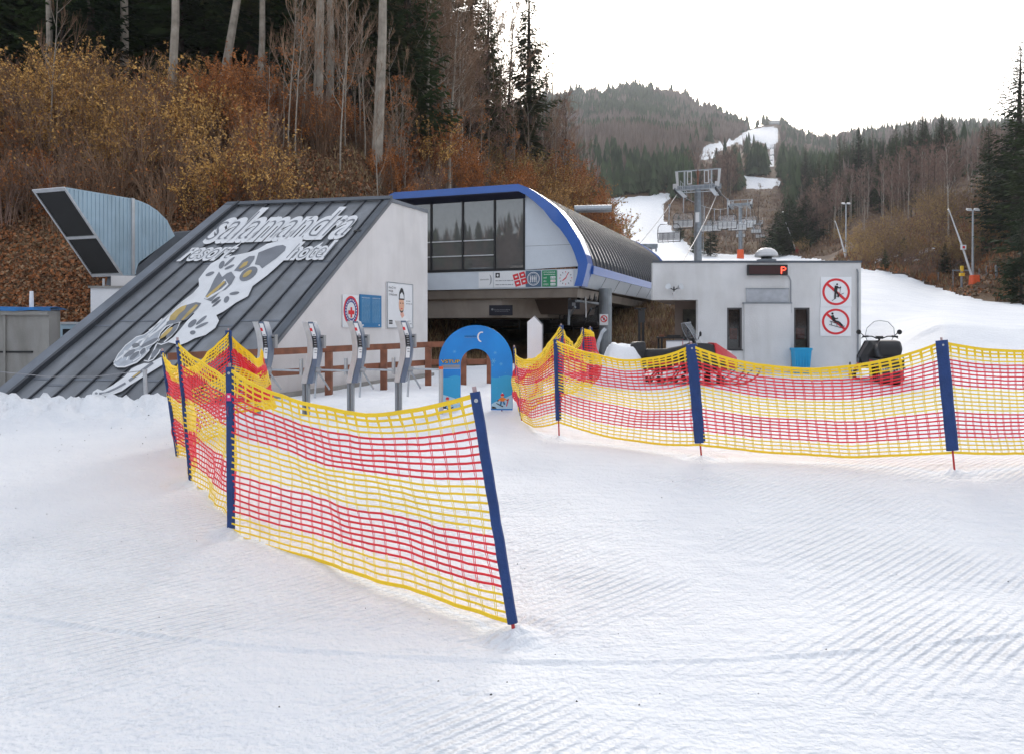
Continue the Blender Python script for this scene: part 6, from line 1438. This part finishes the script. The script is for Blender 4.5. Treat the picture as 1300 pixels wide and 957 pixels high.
PR['br0'] = shrub_proto('bare_shrub', 35, 2.8, 1.5, 26, 150, M['rust'], M['twig'], .06)
PR['br1'] = shrub_proto('bare_shrub', 36, 2.3, 1.6, 26, 60, M['gold'], M['twigp'], .06)
PR['ol0'] = shrub_proto('olive_shrub', 37, 4.5, 2.4, 30, 1700, M['olive'], M['twigp'], .11, .2, .8)
PR['ol1'] = shrub_proto('olive_shrub', 38, 5.2, 2.6, 34, 900, M['olive'], M['twigp'], .11, .35, .9)
A = rnd.uniform
# --- the wood above the left bank
big = [ # u, y, key, scale, tilt about y (lean), label
 (158,42,'be0',1.05,.00,'pale straight trunk rising beside the dark spruce at upper left'),
 (216,38.5,'be1',1.12,.05,'thick pale beech trunk, lowest rooted and brightest of the upper left trunks'),
 (277,42,'be0',1.05,.17,'beech trunk leaning to the right, above the rust shrubs at upper left'),
 (328,43,'be1',.92,.05,'slender pale beech trunk right of the leaning one'),
 (402,40,'be0',1.1,.03,'stout pale trunk of the close pair, left one, above the bare bank'),
 (418,43,'be1',1.1,.02,'thinner trunk of the close pair, right one, above the bare bank'),
 (477,38.8,'be0',1.1,.05,'stout grey trunk with side branches, right of the close pair'),
 (378,46,'be1',.8,.01,'dull thin trunk left of the close pair of trunks'),
 (60,42,'be1',.8,.03,'thin grey trunk among the shrubs at the far upper left')]
for u,y,k,s,t,l in big: 
    o = plant(k, X(u,y), y, s, A(0,6), l); o.rotation_euler = (0,t,0)
for u,y,k,s,l in ((118,41,'sp1',.72,'broad dark green spruce with low branches at upper left'),(78,44,'sp0',.9,'dark spruce left of the broad one at upper left'),(258,46,'sp1',.9,'deep green spruce just left of the leaning beech trunk'),
  (600,78,'sp2',1.15,'tall open crowned spruce seen against the bright sky, left of the tallest tip'),(671,76,'sp2',1.02,'slim spruce standing alone against the white sky at the edge of the wood'),(545,70,'sp1',1.2,'massive dark spruce rising above the station roof'),(566,74,'sp2',1.2,'open spruce between the massive spruce and the sky gap'),(618,72,'sp2',.85,'lower open spruce left of the lone slim spruce')):
    plant(k, X(u,y), y, s, None, l)
n = 0
for i in range(150):       # dense dark spruces behind
    u = A(-90, 545); y = A(45, 66)
    if u > 330 and rnd.random() < .30: continue
    plant(rnd.choice(['sp0','sp1','sp1','sp2']), X(u,y), y, A(.75,1.1), None, 'dark spruce standing deep in the wood above the left bank', group='spruces filling the wood above the left bank'); n += 1
for i in range(46):
    u = A(300, 720); y = A(46, 62)+max(0,(u-480))*.14
    plant(rnd.choice(['be0','be1','bt0','bt1']), X(u,y), y, A(.55,.9), None, 'bare brown tree in the thick of the wood above the station', group='bare trees in the wood above the station')
for i in range(34):
    u = A(450, 610); y = A(44, 60)+max(0,(u-520))*.12
    plant(rnd.choice(['be0','be1']), X(u,y), y, A(.5,.75), None, 'thin bare grey trunk before the dark spruces', group='thin bare trunks before the dark spruces')
for i in range(34):
    u = A(500, 715); y = 60+(u-500)*.13+A(0,22); sz = A(.55,.8) if u < 640 else A(.40,.62)
    plant(rnd.choice(['sp0','sp2','bt0','be0','sp1']), X(u,y), y, sz, None, 'mixed dark tree on the shoulder of the hill behind the station', group='trees on the shoulder behind the station')
for i in range(26):
    u = A(640, 745); y = 78+(u-640)*.16+A(0,14)
    plant(rnd.choice(['bt0','bt1','bt2']), X(u,y), y, A(.45,.72)*(1-.35*(u-640)/105), None, 'small bare tree on the falling edge of the hill', group='small bare trees on the falling edge of the hill')
for u,y,s,l in ((588,74,1.15,'tall bare tree with fine twigs against the bright sky'),(645,76,1.2,'widest bare crown against the bright sky, left of the lone slim spruce'),(628,80,1.2,'bare tree behind the widest bare crown'),(690,90,.95,'bare tree low on the skyline right of the lone slim spruce'),(715,95,.9,'last bare tree of the wood before the far hill')):
    plant('bt0' if s > 1.1 else 'bt1', X(u,y), y, s, None, l)
# saplings
for i in range(66):
    u = rnd.choice([A(330,560),A(380,520),A(540,730)]); y = (35+ (u-330)*.03+A(0,7)) if u < 520 else 50+(u-520)*.16+A(-4,10)
    plant(rnd.choice(['sa0','sa1','sa2','sa0']), X(u,y), y, A(.7,1.15) if u < 540 else A(1.0,1.5), None, 'thin pale sapling among rust coloured undergrowth on the bank', group='thin pale saplings along the bank')
for u,v,y,s,l in ((432,210,36,1.1,'tall leaning white sapling on the open bank above the roof ridge'),(375,205,36.5,1.05,'straight white sapling above the left part of the roof'),(480,225,34,.9,'white sapling rooted low above the right end of the roof ridge'),(64,150,35,1.1,'bare pale sapling standing in the golden shrubs at left')):
    plant('sa0', X(u,y), y, s, None, l)
# shrubs on the left bank
for i in range(135):
    u = A(-80, 340); y = A(30.5, 41.5 if u < 100 else 39.3)
    f = mn.noise(Vector((u*.012, y*.25, 2)))
    k = rnd.choice(['go0','go1','br0','br0']) if f > -.12 else rnd.choice(['br0','br1','ru0','go1'])
    if y < 32.5 and u < 120: k = rnd.choice(['br0','br1','ru0'])
    s = A(.7,1.05)
    if 255 < u < 345 and y > 35: k = rnd.choice(['ru1','ru1','go0']); s *= .72
    lab = {'g':('golden leaved shrub in the thicket on the left bank','golden shrubs on the left bank'),'b':('leafless brown shrub in the thicket on the left bank','leafless shrubs on the left bank'),'r':('rust leaved shrub in the thicket on the left bank','rust shrubs on the left bank')}[k[0]]
    plant(k, X(u,y), y, s, None, lab[0], group=lab[1])
for i in range(55):
    u = A(330, 560); y = A(37, 43)+max(0,u-480)*.08
    k = rnd.choice(['ru0','br0','ru0','br1']); plant(k, X(u,y), y, A(.6,1.0), None, 'low rust or brown shrub at the foot of the bare trunks', group='low shrubs at the foot of the bare trunks')
for i in range(90):
    u = A(530, 778); y = 52+(u-530)*.14+A(-6,9)
    k = 'ru1' if rnd.random() < .6 else rnd.choice(['go1','br0','ol0']); 
    if 680 < u < 730 and rnd.random() < .5: k = 'go1'
    plant(k, X(u,y), y, A(.8,1.15)*(1.15 if u > 680 else .85), None, 'shrub in the autumn coloured fringe behind the station roof', group='autumn coloured shrubs behind the station roof')
# --- right bank
for u,y,k,s,l in ((1289,92,'sp1',(1.6,1.6,1.2),'tallest spruce at the right edge of the picture'),(1312,80,'sp1',(1.5,1.5,1.05),'dark green spruce cut by the right edge of the picture'),(1258,118,'sp0',(.95,.95,.72),'dark spruce left of the tallest one at the right edge'),(1296,70,'sp3',1.5,'bushy young spruce low at the right edge'),(1274,100,'sp0',(1.1,1.1,.7),'spruce tucked under the tallest one at the right edge')):
    plant(k, X(u,y), y, s, None, l)
for u,y,k,s,l in ((1003,178,'pine',(1.35,1.35,1.12),'very dark broad pine standing right of the lift towers'),(1024,184,'pine',(1.3,1.3,1.0),'dark pine directly right of the broadest one'),(987,186,'pine',(1.1,1.1,.85),'smaller dark pine left of the broadest one'),(884,168,'sp3',1.2,'dark young spruce under the chairs near the first tower'),(902,172,'sp3',1.4,'dark young spruce between the first two lift towers'),(862,190,'sp3',1.0,'small dark spruce at the bend of the white piste')):
    plant(k, X(u,y), y, s, None, l)
for i in range(62):
    u = A(1015, 1215); y = A(225, 310)-max(0,(u-1100))*.35
    s = A(.75,1.1); plant(rnd.choice(['sp0','sp1','sp2','sp0']), X(u,y), y, s, None, 'dark conifer in the tree line on the right hill', group='conifers of the tree line on the right hill')
for i in range(30):
    u = A(1022, 1150); y = A(185, 235)-max(0,(u-1100))*.3
    plant(rnd.choice(['sp0','sp1','sp0']), X(u,y), y, A(.6,.9), None, 'dark conifer standing among bare trees in front of the right tree line', group='dark conifers before the right tree line')
for u,y,s,l in ((1198,170,1.0,'broad pointed conifer at the right end of the tree line'),(1090,215,1.25,'highest conifer tip in the middle of the right tree line'),(1136,195,1.15,'conifer standing proud of the tree line left of the birches')):
    plant('sp0', X(u,y), y, s, None, l)
for i in range(96):
    u = rnd.choice([A(1005,1130),A(1125,1270)]); y = (A(175,225) if u < 1130 else A(140,172))-max(0,u-1200)*.2
    k = rnd.choice(['bt1','bt2','bi0','bi1','bt1']); plant(k, X(u,y), y, A(.7,1.0)*(1 if u < 1180 else .85), None, 'bare tree in the pinkish belt on the right hillside', group='bare trees of the belt on the right hillside')
for u,y,s,l in ((1204,116,1.05,'leaning white birch trunk high on the right bank'),(1121,150,.95,'white birch left of the olive bushes on the right bank'),(1140,160,1.0,'second white birch on the right bank'),(1097,135,.6,'small white birch by the lamp mast')):
    plant('bi0', X(u,y), y, s, None, l)
for i in range(64):
    u = A(1085, 1300); y = A(104, 150)-max(0,u-1150)*.14; y = max(y, 96)
    plant(rnd.choice(['ol0','ol1','ol1','br0']), X(u,y), y, A(.7,1.05), None, 'rounded olive brown bush on the right bank', group='rounded bushes on the right bank')
for i in range(44):
    u = A(1100, 1330); y = A(82, 112); 
    if 1195 < u < 1268 and y < 94: continue
    if snowmask(u, y, hbase(X(u,y),y)[0]) > .5: continue
    plant(rnd.choice(['br0','br1','ru0','sp3']), X(u,y), y, A(.35,.7) if rnd.random() < .8 else .9, None, 'low scrub on the brown slope above the right piste', group='low scrub on the right slope')
for i in range(110):     # brown island between the two white pistes
    u = A(832, 1080); y = A(165, 330)
    z = hbase(X(u,y),y)[0]
    if snowmask(u, y, z) > .5 or blocks(u,y,9): continue
    if max(snowmask(u-k_, y, z) for k_ in (6,12,18)) > .5 and y > 190: continue
    plant(rnd.choice(['ol1','bt1','bt2','br0','bt0','ol0']), X(u,y), y, A(.45,.9) if y > 200 else A(.5,.9), None, 'bare brown tree or bush on the slope between the two white pistes', group='bare growth between the two white pistes')
for i in range(26):
    u = A(868, 945); y = A(300, 350); z = hbase(X(u,y),y)[0]
    if snowmask(u, y, z) > .5 or blocks(u,y,14): continue
    plant(rnd.choice(['bt1','bt2']), X(u,y), y, A(1.1,1.5), None, 'tall reddish bare tree behind the first lift tower', group='reddish bare trees behind the first lift tower')
for i in range(60):
    u = A(778, 880); y = A(29, 58); z = hbase(X(u,y),y)[0]
    if snowmask(u, y, z) > .5: continue
    plant(rnd.choice(['br0','br1']), X(u,y), y, A(.12,.28), None, 'small dry tuft of scrub on the brown bank under the station edge', group='dry scrub tufts on the bank under the station edge')
for k,p in PR.items():
    if not used_.get(k): 
        for c in list(p.children): bpy.data.objects.remove(c)
        bpy.data.objects.remove(p)

# --- far woods: one mass each
def far(name, pts, kind, m, tm):
    b = MB(); r = random.Random(5)
    for (x,y,z,h) in pts:
        if kind == 'c':
            w_ = h*r.uniform(.17,.24); a0 = r.random()*6; n = 6; vs = []; fs = []
            L_ = 4
            for l in range(L_):
                zb_ = z+h*(.08+.22*l); zt_ = z+h*(.08+.22*l+.40) if l < L_-1 else z+h; rr = w_*(1-.22*l)
                o = len(vs); vs.append((x,y,zt_))
                for i in range(n*2):
                    a = a0+l+math.pi*i/n; q = rr*(1 if i%2 else .62)*r.uniform(.8,1.15); vs.append((x+q*math.cos(a),y+q*math.sin(a),zb_-(.03*h if i%2 else -.03*h)))
                fs += [(o,o+1+i,o+1+(i+1)%(2*n)) for i in range(2*n)]
            b.add(vs,fs,m)
        else:
            vs = []; fs = []; 
            for i in range(15):
                a = r.uniform(0,6.28); q = h*.22*math.sqrt(r.random()); e = h*.34*r.uniform(.3,1); o = len(vs); hh = h*r.uniform(.65,1.05)*(1-.25*(e/(h*.34))**2)
                bx_,by_ = x+q*.2*math.cos(a), y+q*.2*math.sin(a); w_ = h*r.uniform(.015,.05)
                mx_,my_ = x+e*.8*math.cos(a), y+e*.8*math.sin(a)
                vs += [(bx_,by_,z+h*.12),(mx_-w_,my_-w_*.5,z+hh*.6),(x+e*math.cos(a),y+e*math.sin(a),z+hh),(mx_+w_,my_+w_*.5,z+hh*.65)]; fs.append((o,o+1,o+2,o+3))
            b.add(vs,fs,m); b.add([(x-.2,y,z-1),(x+.2,y,z-1),(x+.1,y,z+h*.6),(x-.1,y,z+h*.6)],[(0,1,2,3)],tm)
    o = b.build(name, None); o['kind'] = 'stuff'; return o
def farmat(name, c, c2, sc):
    m = bpy.data.materials.new(name); m.use_nodes = True; nt = m.node_tree; L = nt.links.new; b = nt.nodes['Principled BSDF']; g = nt.nodes.new('ShaderNodeNewGeometry')
    nz = nt.nodes.new('ShaderNodeTexNoise'); nz.inputs['Scale'].default_value = sc; nz.inputs['Detail'].default_value = 9; L(g.outputs['Position'], nz.inputs['Vector'])
    ad = nt.nodes.new('ShaderNodeMath'); ad.operation = 'MULTIPLY_ADD'; ad.inputs[1].default_value = .35; L(g.outputs['Random Per Island'], ad.inputs[0]); L(nz.outputs['Fac'], ad.inputs[2])
    cr = nt.nodes.new('ShaderNodeValToRGB'); cr.color_ramp.elements[0].position = .4; cr.color_ramp.elements[1].position = .9; cr.color_ramp.elements[0].color = (*c,1); cr.color_ramp.elements[1].color = (*c2,1)
    L(ad.outputs[0], cr.inputs['Fac']); L(cr.outputs['Color'], b.inputs['Base Color']); b.inputs['Roughness'].default_value = .9; b.inputs['Specular IOR Level'].default_value = .1; return m
M['farc'] = farmat('far_conifers', (.024,.040,.024), (.085,.115,.060), .03); M['farb'] = farmat('far_bare_trees', (.15,.11,.092), (.30,.235,.20), .03)
pc_, pb_ = [], []
r = random.Random(77)
def scatter(N, u0, u1, y0, y1, hlo, hhi, base=0.):
    for i in range(N):
        u = r.uniform(u0,u1); y = math.sqrt(r.uniform(y0*y0,y1*y1)); x = X(u,y); z, uu, yy = hbase(x,y)
        if snowmask(u,y,z) > .5: continue
        h = r.uniform(hlo,hhi)
        # keep the white pistes behind open: nothing may stand right in front of them
        if blocks(u,y,h) and r.random() < .97: continue
        if 975 < u < 990 and y > 330: continue
        z = ground(x,y)
        f = mn.noise(Vector((x*.010,y*.007,3)))+.5*mn.noise(Vector((x*.03,y*.03,8)))
        (pc_ if f+base > r.uniform(-.22,.22) else pb_).append((x,y,z-.5,h))
scatter(560, 700, 880, 285, 440, 12, 19, -.12)
scatter(450, 890, 1000, 330, 520, 12, 18, .35)
scatter(700, 1000, 1320, 250, 520, 13, 19, .18)
scatter(60, 640, 960, 1130, 1230, 19, 27, .4)
scatter(2300, 630, 1010, 440, 800, 12, 19, .0)
scatter(3600, 600, 1010, 780, 1320, 12, 20, .14)
scatter(1500, 1000, 1420, 520, 1320, 12, 20, .05)
for i in range(650):      # the wooded hillside across the valley, behind the photographer
    x = r.uniform(-620,400); y = -r.uniform(150,300); z = np.interp(-y,(110,170,260,420),(4,24,50,60)); (pc_ if r.random() < .6 else pb_).append((x,y,z-2,r.uniform(11,18)))
far('far_conifer_forest', pc_, 'c', M['farc'], M['farc']); far('far_bare_forest', pb_, 'b', M['farb'], M['farb'])
# --- leaf litter, dead grass and twigs on the near banks
def litter(name, N, ufn, yfn, size, mats, tall=0.):
    b = MB(); r = random.Random(9)
    for i in range(N):
        u = ufn(r); y = yfn(r,u); x = X(u,y); z, uu, yy, s_ = ground(x,y,True)
        if s_ > .5 or (name == 'slope_grass' and 1212 < u < 1262 and y < 86): continue
        p = Vector((x,y,z+r.uniform(0,.06))); s = size*r.uniform(.5,1.4)
        if tall:
            d = Vector((r.uniform(-.5,.5),r.uniform(-.5,.5),1))*tall*r.uniform(.5,1.3); w_ = Vector((r.uniform(-1,1),r.uniform(-1,1),0))*s; b.add([p-w_,p+w_,p+d],[(0,1,2)],r.choice(mats))
        else:
            u_ = rv(r).normalized()*s; w_ = u_.cross(rv(r)); w_ = (w_.normalized() if w_.length>1e-4 else Zv)*s*.7; b.add([p-u_,p-w_,p+u_,p+w_],[(0,1,2,3)],r.choice(mats))
    o = b.build(name, None); o['kind'] = 'stuff'
M['lit1'] = mat('fallen_leaf_rust', (.34,.13,.045), .8, 0, .3, 2); M['lit2'] = mat('fallen_leaf_brown', (.16,.075,.035), .8, 0, .3, 2); M['lit3'] = mat('fallen_leaf_tan', (.32,.20,.11), .8, 0, .3, 2)
M['gr1'] = mat('dead_grass', (.30,.21,.10), .85, 0, .3, 2); M['gr2'] = mat('dead_grass_dark', (.15,.10,.05), .85, 0, .3, 2)
litter('leaf_litter', 26000, lambda r: r.uniform(-60,345), lambda r,u: 25.+abs(r.gauss(0,4.5)), .075, [M['lit1'],M['lit1'],M['lit2'],M['lit3']])
litter('fallen_leaves', 15000, lambda r: r.uniform(340,780), lambda r,u: (31 if u < 540 else 36+(u-540)*.12)+abs(r.gauss(0,6)), .09, [M['lit1'],M['lit2'],M['lit2'],M['lit3']])
litter('dead_grass', 26000, lambda r: r.choice([r.uniform(300,610),r.uniform(545,620),r.uniform(770,885)]), lambda r,u: r.uniform(27,46) if u > 540 else r.uniform(28,42), .03, [M['gr1'],M['gr2'],M['lit2']], .30)
litter('slope_leaves', 14000, lambda r: r.uniform(1060,1340), lambda r,u: r.uniform(76,135), .22, [M['lit1'],M['lit2'],M['lit3'],M['gr2']])
litter('slope_grass', 16000, lambda r: r.uniform(1060,1340), lambda r,u: r.uniform(72,140), .10, [M['gr2'],M['lit2'],M['lit1'],M['gr1']], .6)
litter('island_grass', 9000, lambda r: r.uniform(825,1080), lambda r,u: r.uniform(150,330), .16, [M['gr2'],M['lit2'],M['twig']], .9)
# dirt specks on the snow
b = MB(); r = random.Random(21); dk = mat('dirt_speck',(.035,.028,.02),.9)
for i in range(190):
    y = 3.4*math.exp(r.random()*1.4) if r.random() < .8 else r.uniform(9,13); u = r.uniform(-60,1360) if y < 9 else r.choice([r.uniform(-40,220),r.uniform(0,1300)]); x = X(u,y); z = ground(x,y)
    s = r.uniform(.002,.0065)*(1 if y < 9 else 1.8)*r.choice((1,1,.6,1.3)); n = 5; a0 = r.random()*6
    vs = [(x,y,z+s*.9)]+[(x+s*r.uniform(.6,1.5)*math.cos(a0+6.283*k/n),y+s*r.uniform(.4,1.)*math.sin(a0+6.283*k/n),z-.002) for k in range(n)]; b.add(vs,[(0,1+k,1+(k+1)%n) for k in range(n)],dk)
o = b.build('dirt_specks', None); o['kind'] = 'stuff'
# snow patches left lying on the right slope foot
b = MB(); r = random.Random(5); vs = []
for i in range(46):
    u = r.uniform(1060,1190); y = 118-(u-1060)*.13+r.uniform(0,12); x = X(u,y); 
    w_ = r.uniform(.4,1.6); d_ = r.uniform(.3,.9); n = 9
    pp = [(x+w_*r.uniform(.6,1.2)*math.cos(6.283*k/n),y+d_*r.uniform(.6,1.2)*math.sin(6.283*k/n)) for k in range(n)]
    V_ = [(a,c,ground(a,c)+.02) for a,c in pp]+[(x,y,ground(x,y)+.22)]; b.add(V_,[(k,(k+1)%n,n) for k in range(n)],M['snow'])
o = b.build('snow_patches', None); o['kind'] = 'stuff'
# ================================================================== light, air, camera
SUN_AZ = 12.; SUN_EL = 20.          # azimuth to the right of straight ahead
w = bpy.data.worlds.new('World'); SC.world = w; w.use_nodes = True; nt = w.node_tree
bg = nt.nodes['Background']; sk = nt.nodes.new('ShaderNodeTexSky'); sk.sky_type = 'NISHITA'; sk.sun_disc = False
sk.sun_elevation = R(SUN_EL); sk.sun_rotation = R(SUN_AZ); sk.air_density = 1.0; sk.dust_density = 4.0; sk.ozone_density = 1.0; sk.altitude = 600
hs = nt.nodes.new('ShaderNodeHueSaturation'); hs.inputs['Saturation'].default_value = .65; nt.links.new(sk.outputs['Color'], hs.inputs['Color'])
mx = nt.nodes.new('ShaderNodeMix'); mx.data_type = 'RGBA'; mx.inputs['Factor'].default_value = .40   # thin even cloud over the whole sky
mx.inputs['B'].default_value = (5.8,5.9,6.25,1); nt.links.new(hs.outputs['Color'], mx.inputs['A']); nt.links.new(mx.outputs['Result'], bg.inputs['Color']); bg.inputs['Strength'].default_value = .12
l = bpy.data.lights.new('sun', 'SUN'); l.energy = 1.1; l.angle = R(20); l.color = (1.,.93,.84)
lo = bpy.data.objects.new('sun', l); COL.objects.link(lo)
d = Vector((math.sin(R(SUN_AZ))*math.cos(R(SUN_EL)), math.cos(R(SUN_AZ))*math.cos(R(SUN_EL)), math.sin(R(SUN_EL))))
lo.rotation_euler = d.to_track_quat('Z','Y').to_euler()
HAZE = True
if HAZE:
    b = MB(); b.box((-1500,-60,-6),(1700,1650,420),M['white']); o = b.build('haze', None); o['kind'] = 'stuff'
    m = bpy.data.materials.new('haze'); m.use_nodes = True; n2 = m.node_tree; n2.nodes.remove(n2.nodes['Principled BSDF']); v = n2.nodes.new('ShaderNodeVolumePrincipled')
    v.inputs['Color'].default_value = (.86,.88,.92,1); v.inputs['Density'].default_value = .00024; v.inputs['Anisotropy'].default_value = .3
    n2.links.new(v.outputs[0], n2.nodes['Material Output'].inputs['Volume']); o.data.materials.clear(); o.data.materials.append(m)
c = bpy.data.cameras.new('camera'); co = bpy.data.objects.new('camera', c); COL.objects.link(co); SC.camera = co
c.sensor_width = 36; c.lens = F/1300*36; c.shift_y = -(478.5-HZ)/1300; c.clip_start = .05; c.clip_end = 8000
co.location = (0,0,CZ); co.rotation_euler = (R(90),0,0)
vs = SC.view_settings; vs.view_transform = 'Standard'; vs.look = 'None'; vs.gamma = 1; vs.exposure = 1.16; SC.display_settings.display_device = 'sRGB'
SC.cycles.use_denoising = True; SC.cycles.max_bounces = 6; SC.cycles.transparent_max_bounces = 12; SC.cycles.volume_bounces = 0
